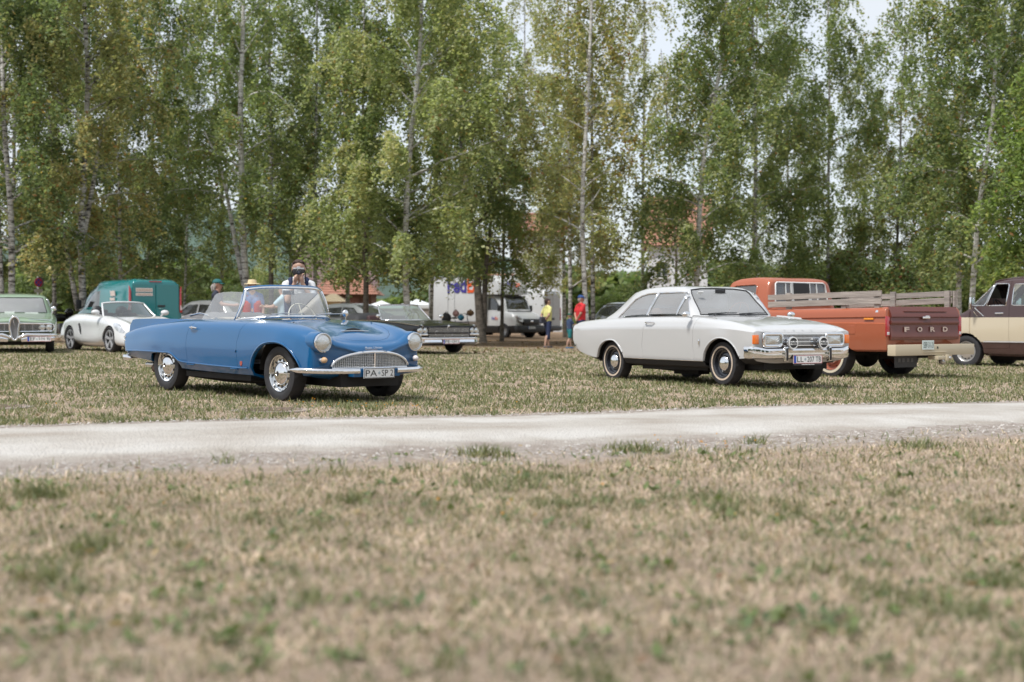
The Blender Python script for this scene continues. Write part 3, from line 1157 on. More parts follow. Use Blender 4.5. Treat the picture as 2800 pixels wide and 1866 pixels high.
def weeds():
    """flat broad leaved weeds and fallen birch leaves between the blades"""
    r = np.random.default_rng(18)
    k = 420
    Y = 3.4 * np.exp(r.random(k) * math.log(9.5 / 3.4)); X = (r.random(k) - .5) * .8 * Y
    V, cl = [], []
    for x, y in zip(X, Y):
        if pathd(x, y) > PN - .15: continue
        z = g(x, y)
        sc = r.uniform(.6, 1.4)
        for j in range(r.integers(5, 12)):
            a = r.uniform(0, 6.28); L_ = r.uniform(.018, .045) * sc; w = L_ * .33
            ox, oy = r.normal(0, .03 * sc), r.normal(0, .03 * sc)
            t = np.array([math.cos(a), math.sin(a), r.uniform(.1, .9)]); sd = np.array([-math.sin(a), math.cos(a), 0])
            o = np.array([x + ox, y + oy, z + .008])
            V.append([o, o + t * L_ * .5 + sd * w, o + t * L_, o + t * L_ * .5 - sd * w])
            cl.append(np.array([(.12, .16, .06), (.16, .19, .085), (.095, .13, .06)][r.integers(0, 3)]) * r.uniform(.8, 1.25))
    me = leafy('weeds', np.array(V), len(V), np.array(cl), BLADE)
    tag(link('weeds', me), 'flat broad leaved weeds between the dry grass blades', 'weeds', kind='stuff')
    k = 2600
    Y = np.concatenate([3.4 * np.exp(r.random(170) * math.log(16 / 3.4)), r.uniform(38, 60, k - 170)])
    X = (r.random(k) - .5) * .8 * Y
    c = np.stack([X, Y, G(X, Y) + .03], 1)
    d = pathd(X, Y)
    c = c[(d < PN) | (d > PF)]
    n = len(c)
    Q = frame_quads(c, np.where(c[:, 1] > 30, r.uniform(.07, .13, n), r.uniform(.025, .05, n)), r, 2.5)
    me = leafy('leaves', Q, n, np.array([(.26, .18, .10), (.20, .13, .08), (.32, .24, .13), (.15, .095, .06)])[r.integers(0, 4, n)], BLADE)
    tag(link('fallen_leaves', me), 'brown and yellow birch leaves fallen on the grass', 'leaves', kind='stuff')

# ------------------------------------------------------------------ birches
def bark_mat(name, dark=.25, base=1.2):
    m, n, l, b = _nodes(name)
    t = n.new('ShaderNodeTexCoord')
    g1 = n.new('ShaderNodeMapping'); g1.inputs['Scale'].default_value = (2.2, 2.2, 9)
    l(t.outputs['Object'], g1.inputs['Vector'])
    z = n.new('ShaderNodeTexNoise'); z.inputs['Scale'].default_value = 1.6; z.inputs['Detail'].default_value = 7; z.inputs['Roughness'].default_value = .72
    l(g1.outputs['Vector'], z.inputs['Vector'])
    r = n.new('ShaderNodeValToRGB')
    r.color_ramp.elements[0].position = .40 + dark * .3; r.color_ramp.elements[0].color = (.035, .03, .026, 1)
    e = r.color_ramp.elements.new(.46 + dark * .3); e.color = (.36, .345, .32, 1)
    r.color_ramp.elements[2].position = .62 + dark * .3; r.color_ramp.elements[2].color = (.68, .67, .64, 1)
    l(z.outputs['Fac'], r.inputs['Fac'])
    # furrowed dark foot of old birches
    sx = n.new('ShaderNodeSeparateXYZ'); l(t.outputs['Object'], sx.inputs['Vector'])
    z3 = n.new('ShaderNodeTexNoise'); z3.inputs['Scale'].default_value = 3.2; z3.inputs['Detail'].default_value = 5
    l(t.outputs['Object'], z3.inputs['Vector'])
    ad = n.new('ShaderNodeMath'); ad.operation = 'MULTIPLY_ADD'; ad.inputs[1].default_value = 2.6
    l(z3.outputs['Fac'], ad.inputs[0]); l(sx.outputs['Z'], ad.inputs[2])
    q = n.new('ShaderNodeMapRange'); q.inputs['From Min'].default_value = base + .6; q.inputs['From Max'].default_value = base + 1.9
    q.inputs['To Min'].default_value = 1; q.inputs['To Max'].default_value = 0
    l(ad.outputs[0], q.inputs['Value'])
    x = n.new('ShaderNodeMix'); x.data_type = 'RGBA'
    r3 = n.new('ShaderNodeValToRGB')
    r3.color_ramp.elements[0].color = (.04, .032, .026, 1); r3.color_ramp.elements[1].color = (.24, .205, .17, 1)
    r3.color_ramp.elements[0].position = .35; r3.color_ramp.elements[1].position = .68
    l(z.outputs['Fac'], r3.inputs['Fac'])
    l(q.outputs['Result'], x.inputs[0]); l(r.outputs['Color'], x.inputs[6]); l(r3.outputs['Color'], x.inputs[7])
    l(x.outputs[2], b.inputs['Base Color'])
    b.inputs['Roughness'].default_value = .85
    bp = n.new('ShaderNodeBump'); bp.inputs['Strength'].default_value = .6; bp.inputs['Distance'].default_value = .05
    l(z.outputs['Fac'], bp.inputs['Height']); l(bp.outputs['Normal'], b.inputs['Normal'])
    return m

BARKS = {'white': bark_mat('birch_bark_white', -.05, .2), 'mixed': bark_mat('birch_bark_patched', .10, 1.2), 'dark': bark_mat('birch_bark_dark', .2, 5.5)}
GREENS = {
    'mid': np.array([(.135, .185, .070), (.110, .158, .062), (.170, .215, .085), (.095, .138, .060), (.195, .230, .098)]),
    'light': np.array([(.185, .235, .100), (.160, .210, .090), (.225, .270, .118), (.140, .185, .080), (.250, .275, .125)]),
    'olive': np.array([(.185, .215, .090), (.155, .188, .080), (.225, .245, .105), (.128, .158, .070), (.245, .245, .108)]),
    'dark': np.array([(.105, .150, .060), (.084, .126, .052), (.132, .178, .070), (.070, .108, .047), (.162, .196, .078)]),
    'fresh': np.array([(.120, .180, .050), (.100, .160, .046), (.150, .210, .060), (.088, .135, .042), (.180, .220, .068)]),
}

def frame_quads(c, size, r, flat=.5):
    """diamond leaves at points c with random orientation"""
    k = len(c)
    n = r.normal(0, 1, (k, 3)); n[:, 2] = np.abs(n[:, 2]) + flat
    n /= np.linalg.norm(n, axis=1, keepdims=True)
    t = r.normal(0, 1, (k, 3)); t[:, 2] -= .9
    t -= n * (t * n).sum(1, keepdims=True)
    t /= np.linalg.norm(t, axis=1, keepdims=True) + 1e-9
    s = np.cross(n, t)
    L_, W_ = size[:, None] * .62, size[:, None] * .40
    return np.stack([c - t * L_, c + s * W_ - t * L_ * .1, c + t * L_, c - s * W_ - t * L_ * .1], 1)

def interp_path(P, s):
    """smooth curve through P evaluated at s in [0,1] (by height)"""
    P = np.asarray(P, float)
    z = P[:, 2]
    zz = z[0] + (z[-1] - z[0]) * np.asarray(s, float)
    return np.stack([pchip(z, P[:, 0], zz), pchip(z, P[:, 1], zz), zz], 1)

weeds()

TREES = []
def birch(label, Y, px, H, r0, z0=2.2, spread=3.0, dens=1., hue='mid', bark='mixed', seed=0, limbs=(), group='birches along the far edge of the meadow', stems=(), nb=46, yellow=.03, leaf=.106, low=1., cat='birch', name='birch_tree', zmin=None):
    """px: points (u, v) of the trunk on the photograph's width and height at distance Y; the trunk goes on up to height H"""
    r = np.random.default_rng(100 + seed)
    b = at(px[0][0], Y)
    P = [np.array([0, 0, -.1])]
    for u, v in px[1:]:
        q = at(u, Y, v)
        P.append(np.array([q.x - b.x, r.normal(0, .12), q.z - b.z]))
    d = (P[-1] - P[-2]) if len(P) > 2 else np.array([0, 0, 1.])
    d = d / max(d[2], .3)
    rest = H - P[-1][2]
    if rest > .5:
        P.append(P[-1] + np.array([d[0] * rest * .35 + r.normal(0, .15), r.normal(0, .25), rest * .5]))
        P.append(P[-1] + np.array([d[0] * rest * .2 + r.normal(0, .2), r.normal(0, .25), rest * .5]))
    root = thing(name, label, cat, b, 0, group)
    s = np.linspace(0, 1, 22)
    C = interp_path(P, s)
    rad = r0 * .62 * (1 - s) ** 1.0 + .012
    rad[0] *= 1.35; rad[1] *= 1.08
    mb = MB()
    mb.tube(C, rad, 9)
    limb_pts = []
    allb = []
    def branch(p, az, up, L_, r_, droop):
        k = 7
        pts = [p]
        d_ = np.array([math.cos(az) * math.sin(up), math.sin(az) * math.sin(up), math.cos(up)])
        for i in range(k):
            d_ = d_ + np.array([r.normal(0, .10), r.normal(0, .10), -droop * (i + 1) / k])
            d_ /= np.linalg.norm(d_)
            pts.append(pts[-1] + d_ * L_ / k)
        pts = np.array(pts)
        mb.tube(pts, np.linspace(r_, .006, k + 1), 5, caps=False)
        return pts
    zz0 = z0 / H
    for i in range(nb):
        q = zz0 + (1 - zz0) * ((i + r.random()) / nb) ** 1.0 * .97
        p = interp_path(P, [q])[0]
        f = (q - zz0) / (1 - zz0)
        prof = (math.sin(math.pi * min(1, (f * .82 + .22)) ) ** .7) * (1 - .35 * f)
        prof = max(.18, prof) * (low if f < .25 else 1)
        az = i * 2.399 + r.normal(0, .5)
        L_ = spread * prof * r.uniform(.75, 1.2)
        up = r.uniform(.55, .95) if f > .3 else r.uniform(.8, 1.25)
        allb.append(branch(p, az, up, L_, max(.012, r0 * .30 * (1 - q)), r.uniform(.12, .4)))
    for L_ in limbs:
        pts = []
        for j, (u, v) in enumerate(L_):
            w_ = at(u, Y - .25 * j - .3, v)
            pts.append(np.array([w_.x - b.x, w_.y - b.y, w_.z - b.z]))
        pts = np.array(pts)
        tt = np.linspace(0, 1, 9)
        k0 = np.linspace(0, 1, len(pts))
        pts = np.stack([np.interp(tt, k0, pts[:, i]) for i in range(3)], 1) + r.normal(0, .03, (9, 3))
        mb.tube(pts, np.linspace(.055, .012, 9), 6)
        allb.append(pts)
    for st in stems:
        Q = []
        for u, v in st:
            w_ = at(u, Y + .3, v)
            Q.append((w_.x - b.x, .3, w_.z - b.z))
        ss = np.linspace(0, 1, 14)
        mb.tube(interp_path(Q, ss), np.linspace(r0 * .5, .03, 14), 8)
    # hanging sprays: strings of leaves fall from every branch
    cen = []
    for pts in allb:
        Lb = np.linalg.norm(pts[-1] - pts[0])
        ns = max(4, int(round(10.3 * Lb * dens)))
        for _ in range(ns):
            t = r.uniform(.18, 1.0) * (len(pts) - 1)
            i = min(int(t), len(pts) - 2)
            p = pts[i] + (pts[i + 1] - pts[i]) * (t - i)
            o = pts[-1] - pts[0]; o[2] = 0
            o = o / (np.linalg.norm(o) + 1e-6)
            ls = r.uniform(.35, 1.7)
            k = int(ls * 30)
            q = np.linspace(0, 1, k)[:, None]
            side = r.normal(0, .30, 3); side[2] = 0
            string = p + o * .35 * np.sqrt(q) * ls + side * q - np.array([0, 0, 1.]) * ls * q ** 1.35
            cen.append(string + r.normal(0, .085, (k, 3)))
    c = np.concatenate(cen, 0)
    c = c[c[:, 2] > (zmin if zmin else 1.9) + .35 * np.sin(c[:, 0] * 3.1) + .3 * np.sin(c[:, 1] * 4.3 + c[:, 0])]
    k = len(c)
    pal = GREENS[hue]
    # clumps of lighter and darker foliage: the hue follows a slow noise, never the light
    cl = vnoise(c[:, 0] * 1.0 + c[:, 1] * .7, c[:, 2] * .9 + c[:, 1] * .3, .8, seed + 50)
    idx = np.clip((cl * 5 + r.normal(0, 1.0, k)).astype(int), 0, 4)
    cols = pal[idx] * r.uniform(1.35, 1.95, (k, 1)) * np.array([1.10, .985, 1.18])
    yl = r.random(k) < .6 * yellow * (1 + 3 * (vnoise(c[:, 0], c[:, 2], .5, seed + 9) > .68))
    cols[yl] = np.array([(.36, .26, .10), (.30, .17, .08), (.42, .33, .12)])[r.integers(0, 3, yl.sum())]
    V = frame_quads(c, r.uniform(.7, 1.35, k) * leaf, r)
    me = leafy('crown', V, k, cols, LEAF)
    tr = mb.build('trunk', BARKS[bark], root, 60, fixn=False)
    cr_ = tag(link('crown', me, root))
    TREES.append((root, tr, cr_, k))
    return root

birch('birch with two pale trunks at the left edge behind the pale green car', 46, [(30, 880), (36, 640), (20, 300)], 19, .17, 2.6, 3.3, 1.1, 'dark', 'mixed', 1, stems=[((8, 860), (-2, 600), (-30, 200))])
birch('old multi-stemmed birch with yellowing crown behind white roadster', 47, [(232, 850), (222, 640), (228, 400), (240, 200), (237, 0)], 20, .19, 2.6, 3.6, 1.05, 'olive', 'mixed', 2,
      limbs=[((250, 173), (300, 120), (330, 78)), ((250, 245), (290, 195), (330, 165)), ((176, 270), (120, 200), (87, 168)), ((262, 440), (285, 350), (320, 290))], stems=[((214, 850), (190, 720), (150, 470), (130, 250)), ((230, 640), (272, 420), (310, 250))], yellow=.05)
birch('tall white-barked birch rising behind the blue convertible left of the photographer', 50, [(688, 790), (660, 520), (661, 300), (666, 60)], 21, .20, 3.4, 3.2, .95, 'mid', 'white', 3, stems=[((668, 780), (640, 640), (610, 480), (560, 360))], yellow=.05)
birch('dark-trunked birch standing straight just left of the photographer', 58, [(744, 800), (740, 620), (742, 420)], 17, .17, 3.2, 2.8, .85, 'mid', 'dark', 4)
birch('slim pale birch with drooping crown directly above the photographer', 60, [(866, 790), (860, 600), (864, 380), (866, 120)], 21, .13, 4.2, 2.7, .85, 'mid', 'mixed', 5)
birch('small dark-trunked birch behind the white hatchback and black convertible', 49, [(998, 870), (1000, 760), (996, 650)], 12.5, .16, 2.0, 3.0, 1.1, 'mid', 'dark', 6, nb=38)
birch('big light green birch with long bare white limbs above the black convertible', 48, [(1122, 860), (1108, 720), (1113, 560), (1120, 434), (1148, 128)], 21, .17, 2.4, 3.9, 1.25, 'light', 'white', 7, limbs=[((1122, 484), (1240, 430), (1400, 370)), ((1134, 584), (1200, 545), (1285, 512)), ((1148, 196), (1210, 150), (1270, 122))], nb=56)
birch('thick brown-footed birch with forked trunk in front of the delivery truck', 55, [(1318, 905), (1298, 700), (1272, 480), (1256, 320)], 18, .25, 2.6, 3.4, 1.1, 'mid', 'dark', 8, stems=[((1322, 900), (1328, 740), (1342, 600), (1345, 480))])
birch('slender dark-stemmed birch standing before the cab of the delivery truck', 58, [(1372, 915), (1374, 780), (1378, 640)], 12, .11, 3.0, 2.2, 1.0, 'olive', 'dark', 9, nb=34, yellow=.14)
birch('slim white birch with thin see-through crown beside the man in red', 50, [(1608, 870), (1592, 560), (1602, 357), (1612, 150)], 21, .14, 3.4, 2.9, .62, 'olive', 'white', 10, nb=40, yellow=.12)
birch('darker patched birch close behind the white one near the man in red', 53, [(1622, 880), (1620, 700), (1618, 500)], 15, .13, 3.0, 2.3, .8, 'olive', 'mixed', 11, nb=34, yellow=.2)
birch('small young birch before the white house with red tiled roof', 60, [(1845, 850), (1848, 720), (1842, 600)], 12.5, .10, 3.2, 2.2, .32, 'olive', 'dark', 12, nb=30, yellow=.12)
birch('tall birch leaning right, rising behind the white two-door sedan', 52, [(1900, 860), (1912, 620), (1925, 430), (1980, 100)], 21, .16, 2.6, 3.4, 1.1, 'mid', 'white', 13, limbs=[((1928, 440), (1960, 400), (1990, 350)), ((1938, 270), (1990, 230), (2040, 190))], nb=52)
birch('leafy birch behind the cab of the orange pickup truck', 56, [(2070, 860), (2064, 640), (2066, 420)], 19, .14, 2.2, 3.4, 1.15, 'mid', 'mixed', 14)
birch('thin birch with sparse hanging top behind the bed of the pickup truck', 58, [(2262, 860), (2266, 560), (2262, 200), (2260, 20)], 18.6, .11, 2.2, 2.9, 1.0, 'mid', 'mixed', 15, nb=44)
birch('lower birch with nearly leafless top above the wooden stake boards', 60, [(2440, 860), (2455, 560), (2466, 200)], 17.5, .10, 2.0, 2.9, .85, 'mid', 'dark', 16, nb=40, yellow=.10)
birch('straight white birch, left one of the pair behind the brown and cream van', 47, [(2622, 850), (2621, 640), (2626, 400), (2640, 120)], 20, .14, 2.4, 2.7, 1.1, 'mid', 'white', 17)
birch('leaning white birch, right one of the pair behind the brown and cream van', 45, [(2648, 850), (2668, 640), (2686, 500), (2712, 320)], 17, .14, 2.6, 2.5, 1.0, 'dark', 'white', 18)
birch('bright fresh green tree reaching in at the right edge of the photo', 40, [(2900, 880), (2902, 560), (2898, 300)], 9.2, .17, 2.4, 2.7, 1.35, 'fresh', 'dark', 19, yellow=.02, cat='tree', name='broadleaf_tree')
# second row, deeper in the grove: six grown once, the others copied, turned and scaled
SECOND = 'birches in the second row of the grove'
ROW = {}
for i, (u, Y, H, hue, dn, sp, zm, lb) in enumerate([
        (150, 62, 19, 'dark', 1.3, 3.6, 2.6, 'dense dark birch behind the traffic sign'),
        (1176, 64, 20, 'mid', 1.1, 3.8, 2.6, 'full distant birch behind the big light green one'),
        (600, 62, 20, 'mid', .8, 3.2, 6., 'airy tall distant birch left of the tall white-barked birch'),
        (1545, 74, 12, 'olive', 1.0, 2.6, 2.6, 'low distant birch right of the tall white house'),
        (1560, 64, 21, 'olive', .75, 3.4, 6., 'airy tall distant birch left of the slim white birch'),
        (1760, 68, 20, 'olive', .5, 3.2, 9., 'sparse tall distant birch above the red tiled roof')]):
    ROW[u] = birch(lb, Y, [(u, 860), (u + RNG.normal(0, 8), 600)], H, .14, 2.4, sp, dn, hue, 'mixed', 40 + i, group=SECOND, nb=44, yellow=.03 if u < 1300 else .08, zmin=zm)
for src, u, Y, sc, rz, lb in (
        (150, 400, 62, 1.0, 80, 'dark birch deep in the grove above the teal van'),
        (150, 330, 54, .84, 200, 'dark birch deep in the grove just left of the teal van'),
        (150, 2760, 56, .95, 310, 'dense dark birch behind the roof of the brown van'),
        (150, 30, 60, 1.05, 145, 'dense tall distant birch behind the pale green car'),
        (1176, 500, 60, .66, 60, 'round-topped low birch between teal van and tall white birch'),
        (1176, 950, 62, 1.0, 130, 'tall distant birch left of the big light green one'),
        (1176, 2170, 66, .78, 215, 'distant birch seen over the pickup cab'),
        (1176, 2360, 64, .68, 290, 'distant birch seen over the pickup bed'),
        (1560, 1430, 84, 1.12, 75, 'airy tall distant birch far behind the delivery truck'),
        (600, 2060, 70, 1.0, 100, 'airy tall distant birch over the roof of the pickup'),
        (600, 800, 68, .80, 230, 'thin distant birch in the sky gap above the orange garage roof'),
        (1545, 2540, 62, .96, 120, 'low reddish distant birch above the end of the stake boards')):
    q = ROW[src].copy(); COL.objects.link(q)
    q.location = at(u, Y); q.rotation_euler = (0, 0, R(rz)); q.scale = (sc, sc, sc); q['label'] = lb
    for ch in ROW[src].children:
        d_ = ch.copy(); COL.objects.link(d_); d_.parent = q

def bush(name, label, u, Y, w, h, d, hue, seed, k=9000, leaf=.11, red=0., cat='bush', group=None, zb=0.):
    """shrub or hedge: leaves in lumps through its volume"""
    r = np.random.default_rng(700 + seed)
    b = at(u, Y)
    root = thing(name, label, cat, b, 0, group)
    nl = max(6, int(w * 2.2))
    cx = np.stack([r.uniform(-w / 2, w / 2, nl), r.uniform(-d / 2, d / 2, nl), r.uniform(.25, .9, nl) * h], 1)
    cx[:, 2] *= 1 - .35 * (np.abs(cx[:, 0]) / (w / 2)) ** 3
    i = r.integers(0, nl, k)
    dv = r.normal(0, 1, (k, 3)); dv /= np.linalg.norm(dv, axis=1, keepdims=True)
    rad = np.minimum(1.1, h * .38) * r.uniform(.45, 1.0, (k, 1)) ** .5
    c = cx[i] + dv * rad * np.array([1.1, 1, .95])
    c = c[(c[:, 2] > .05 + zb)]
    k = len(c)
    pal = GREENS[hue]
    cl = vnoise(c[:, 0], c[:, 2], 1.1, seed + 3)
    cols = pal[np.clip((cl * 5 + r.normal(0, 1, k)).astype(int), 0, 4)] * r.uniform(1.2, 2.0, (k, 1)) * np.array([1.08, .985, 1.16])
    rd = r.random(k) < red
    cols[rd] = np.array([(.20, .075, .04), (.17, .09, .05)])[r.integers(0, 2, rd.sum())]
    link('crown', leafy('crown', frame_quads(c, r.uniform(.7, 1.3, k) * leaf, r), k, cols, LEAF), root)
    for _ in range(4):
        st = MB()
        x, y = r.uniform(-w / 2, w / 2) * .8, r.uniform(-d / 2, d / 2) * .6
        st.tube([(x, y, -.05), (x + r.normal(0, .15), y, h * .35), (x + r.normal(0, .3), y, h * .7)], [.04, .025, .01], 5)
        st.build('stem', BARKS['dark'], root, 60)
    return root

bush('hedge', 'tall dark green hedge behind the no-stopping sign', 95, 66, 6.4, 4.4, 1.8, 'dark', 1, 22000)
bush('bush', 'dark bush under the trees between teal van and dark-trunked birch', 560, 68, 3.6, 2.6, 1.6, 'dark', 2)
bush('bush', 'pale green bush behind the photographer', 765, 70, 2.6, 3.4, 1.6, 'light', 3)
bush('bush', 'grey green bush behind the roof of the dark car', 1690, 66, 2.6, 2.2, 1.5, 'mid', 4)
bush('bush', 'leafy bush directly behind the pickup cab', 2150, 60, 4.6, 3.4, 1.8, 'mid', 5, 12000)
bush('bush', 'bush with reddish brown patches behind the stake boards', 2340, 58, 3.6, 3.2, 1.8, 'mid', 6, 11000, red=.14)
bush('bush', 'dark bush with rusty leaves left of the pair of white birches', 2540, 56, 4.2, 3.6, 1.8, 'dark', 7, 13000, red=.10)
bush('bush', 'dark bush behind the windscreen of the brown and cream van', 2730, 52, 3.6, 3.8, 1.8, 'dark', 8, 12000)
bush('hedge', 'distant low hedge right of the orange garage', 1010, 100, 5.0, 1.2, 1.5, 'dark', 10, 5000)

def treeline():
    """far-off wood that closes the horizon"""
    r = np.random.default_rng(77)
    k = 32000
    x = r.uniform(-75, 75, k)
    top = 4.4 + 2.6 * vnoise(x, 0 * x, .16, 12) + 1.2 * vnoise(x, 0 * x, .6, 13)
    top = np.where((x > -26) & (x < -9), top * .55, top)
    z = top * r.random(k) ** .8
    c = np.stack([x, 150 + r.normal(0, 2.5, k), z], 1)
    cols = GREENS['mid'][r.integers(0, 5, k)] * r.uniform(.9, 1.5, (k, 1))
    me = leafy('treeline', frame_quads(c, r.uniform(.7, 1.2, k), r), k, cols, LEAF)
    tag(link('far_wood', me), 'far-off wood closing the horizon behind the houses', 'wood', kind='stuff')
treeline()

def hills():
    xs = np.linspace(-520, 420, 80)
    ys = np.linspace(420, 1100, 30)
    X, Y = np.meshgrid(xs, ys, indexing='ij')
    t = (Y - 420) / 680
    ridge = 62 * np.exp(-((X + 150) / 190) ** 2) + 18 * np.exp(-((X - 250) / 160) ** 2)
    Z = ridge * np.sin(np.clip(t * 1.6, 0, 1) * np.pi / 2) * (1 + .12 * (vnoise(X, Y, .02, 5) - .5)) + .2
    mb = MB(); mb.grid(np.stack([X, Y, Z], -1))
    tag(mb.build('wooded_hills', mat('hill_forest', (.05, .085, .06), .95, var=.5, vscale=.08, detail=8), None, 60), kind='structure')
hills()

def wood_behind():
    """wood on the photographer's side of the meadow, mirrored in paint and glass"""
    r = np.random.default_rng(41)
    out = []
    for i in range(14):
        x, y = -44 + i * 7.2 + r.normal(0, 1.5), -24 + r.normal(0, 3)
        h = r.uniform(7, 11)
        dv = r.normal(0, 1, (1400, 3)); dv /= np.linalg.norm(dv, axis=1, keepdims=True)
        out.append(dv * r.uniform(.5, 1, (1400, 1)) * np.array([4.2, 3.6, h * .48]) + np.array([x, y, h * .5]))
    c = np.concatenate(out)
    c = c[c[:, 2] > .1]
    me = leafy('wood', frame_quads(c, r.uniform(.5, .9, len(c)), r), len(c), GREENS['dark'][r.integers(0, 5, len(c))], LEAF)
    tag(link('wood_behind', me), 'dark wood on the near side of the meadow, mirrored in the car paint', 'wood', kind='stuff')
wood_behind()

# ------------------------------------------------------------------ the two cars in front
def ysurf(b, x, z, side=-1, ax='y'):
    """where a body (bmesh) is met looking from the side at (x, z); returns the y there"""
    from mathutils.bvhtree import BVHTree
    t = BVHTree.FromBMesh(b)
    h = t.ray_cast(Vector((x, side * 3, z)), Vector((0, -side, 0)))
    return h[0].y if h[0] else side * .75

def blue_convertible():
    P = paint('blue_lacquer', (.003, .086, .225), .28, 1, dust=.0)
    rt = thing('convertible_car', 'blue two-seat convertible with tail fins, top down, facing right', 'car', (-1.921, 15.427, .084), -46.961, None, -.904)
    rails = [
        [(-3.37, 0, .61), (-3.2, 0, .69), (-2.6, 0, .79), (-1.9, 0, .83), (-1.2, 0, .845), (-.75, 0, .862), (-.4, 0, .848), (0, 0, .805), (.31, 0, .742), (.48, 0, .690), (.56, 0, .648), (.600, 0, .612)],
        [(-3.37, .36, .60), (-3.2, .37, .68), (-2.6, .40, .785), (-1.9, .42, .825), (-1.2, .43, .84), (-.75, .43, .85), (-.4, .43, .832), (0, .42, .79), (.3, .41, .738), (.46, .405, .698), (.53, .40, .670), (.570, .40, .645)],
        [(-3.36, .60, .675), (-3.07, .605, .735), (-2.45, .61, .80), (-1.76, .61, .838), (-.87, .62, .842), (-.5, .615, .84), (-.1, .612, .832), (.2, .605, .805), (.40, .60, .765), (.525, .595, .722)],
        [(-3.36, .70, .635), (-3.07, .71, .695), (-2.45, .725, .76), (-1.76, .737, .798), (-.87, .737, .803), (-.3, .737, .79), (.1, .732, .765), (.35, .718, .715), (.505, .69, .655)],
        [(-3.34, .725, .55), (-3.0, .752, .565), (-2.4, .785, .60), (-1.6, .79, .60), (-.7, .79, .60), (0, .788, .655), (.3, .768, .575), (.49, .722, .51)],
        [(-3.27, .75, .43), (-2.54, .79, .44), (-2.2, .797, .44), (-2.05, .797, .40), (-1.93, .797, .348), (-1.74, .792, .335), (-.7, .79, .32), (-.5, .79, .325), (0, .785, .34), (.3, .772, .34), (.49, .735, .35)],
        [(-3.22, .70, .365), (-2.7, .72, .33), (-1.94, .752, .272), (-.56, .752, .255), (0, .745, .262), (.3, .735, .275), (.49, .70, .29)],
        [(-3.2, .45, .30), (-1.9, .50, .20), (0, .5, .19), (.52, .45, .27)],
        [(-3.2, 0, .30), (-1.9, 0, .20), (0, 0, .19), (.56, 0, .27)]]
    b = loft(rails, 110, 6, sharp=(5, 6), round_=.075, bulge=(.02, .085), dens=.5)
    from mathutils.bvhtree import BVHTree
    bv = BVHTree.FromBMesh(b)
    def gx(y):
        h = bv.ray_cast(Vector((2, y, .44)), Vector((-1, 0, 0)))
        return h[0].x + .004
    # arches
    fa = [(-.44, .1), (-.435, .32), (-.385, .44), (-.29, .535), (-.17, .592), (0, .612), (.15, .592), (.27, .53), (.365, .44), (.43, .34), (.44, .1)]
    ra = [(-2.72, .1), (-2.70, .33), (-2.62, .40), (-2.52, .432), (-2.2, .430), (-2.07, .39), (-1.955, .33), (-1.93, .24), (-1.93, .1)]
    fa = [fa[0]] + curve2(fa[1:-1], 3) + [fa[-1]]
    wheel_arch(b, fa); wheel_arch(b, ra[:1] + curve2(ra[1:8], 3) + ra[8:])
    lip(rt, b, curve2([(-.452, .335), (-.40, .45), (-.30, .548), (-.175, .606), (0, .626), (.155, .606), (.282, .543), (.378, .45), (.440, .36)], 3), .010, m=P)
    lip(rt, b, curve2([(-.50, .330), (-.69, .327), (-1.2, .333), (-1.74, .343), (-1.91, .356), (-1.96, .372), (-2.04, .408), (-2.10, .432), (-2.2, .447), (-2.52, .448), (-2.8, .446), (-3.24, .438)], 3), .009, 'sill_moulding', P)
    side = lambda s: (lambda f, c: c.y * s > .42 and c.z > .28)
    parts = []
    door = [(-1.75, .333), (-.69, .318), (-.72, .49), (-.722, .60), (-.67, .74), (-.58, .86), (-1.62, .86), (-1.74, .75), (-1.79, .64), (-1.78, .51)]
    # cockpit opening
    ck = [(-1.83, -.50), (-1.0, -.555), (-.86, -.50), (-.82, 0), (-.86, .50), (-1.0, .555), (-1.83, .50), (-1.9, 0)]
    f = cut(b, ck, 'z', lambda f, c: c.z > .6)
    bmesh.ops.delete(b, geom=f, context='FACES')
    for s in (-1, 1):
        f = cut(b, door, 'y', side(s))
        parts.append(('door', take(b, f, .0035, .02)))
    hh = [(-.47, .53), (-.2, .53), (.0, .515), (.2, .49), (.34, .455), (.44, .40), (.515, .31), (.555, .19), (.568, .07)]
    hood = [(x, -y) for x, y in hh] + hh[::-1] + [(-.52, .25), (-.53, 0), (-.52, -.25)]
    f = cut(b, hood, 'z', lambda f, c: c.z > .55 and c.x > -.7)
    parts.append(('hood', take(b, f, .003, .02)))
    deck = [(-3.28, -.40), (-3.25, -.44), (-2.42, -.42), (-2.36, -.38), (-2.36, .38), (-2.42, .42), (-3.25, .44), (-3.28, .40)]
    f = cut(b, deck, 'z', lambda f, c: c.z > .55)
    parts.append(('boot_lid', take(b, f, .003, .02)))
    # grille mouth
    gp = [(-.50, .366)] + [(.50 * math.cos(R(a)) * (1 if abs(math.cos(R(a))) < .97 else 1), .366 + .160 * math.sin(R(a)) ** .8) for a in range(170, 9, -10)] + [(.50, .366)]
    f = cut(b, gp, 'x', lambda f, c: c.x > .35)
    mouth = [l for l in [thin(q, .03) for q in outline(take(b, f, 0, 0))]]
    rim(b, .025)
    body = bm_obj(b, 'body', [P], rt, 38)
    for nme, pb in parts:
        o = bm_obj(pb, nme, [P], rt, 38)
        if nme == 'door':
            s = -1 if o.data.vertices[0].co.y < 0 else 1
            h = MB()
            h.tube([(-1.70, s * .775, .742), (-1.68, s * .80, .745), (-1.60, s * .805, .744), (-1.55, s * .792, .738)], [.010, .011, .011, .006], 8)
            h.lathe([(.02, s * .004), (.012, s * .012), (.001, s * .014)], (-1.695, s * .768, .742), 'y', 12)
            h.build('handle', CHROME, o)
    liner(rt, 0, .31, .405, .70, .42); liner(rt, -2.33, .34, .36, .70, .42)
    u = MB()
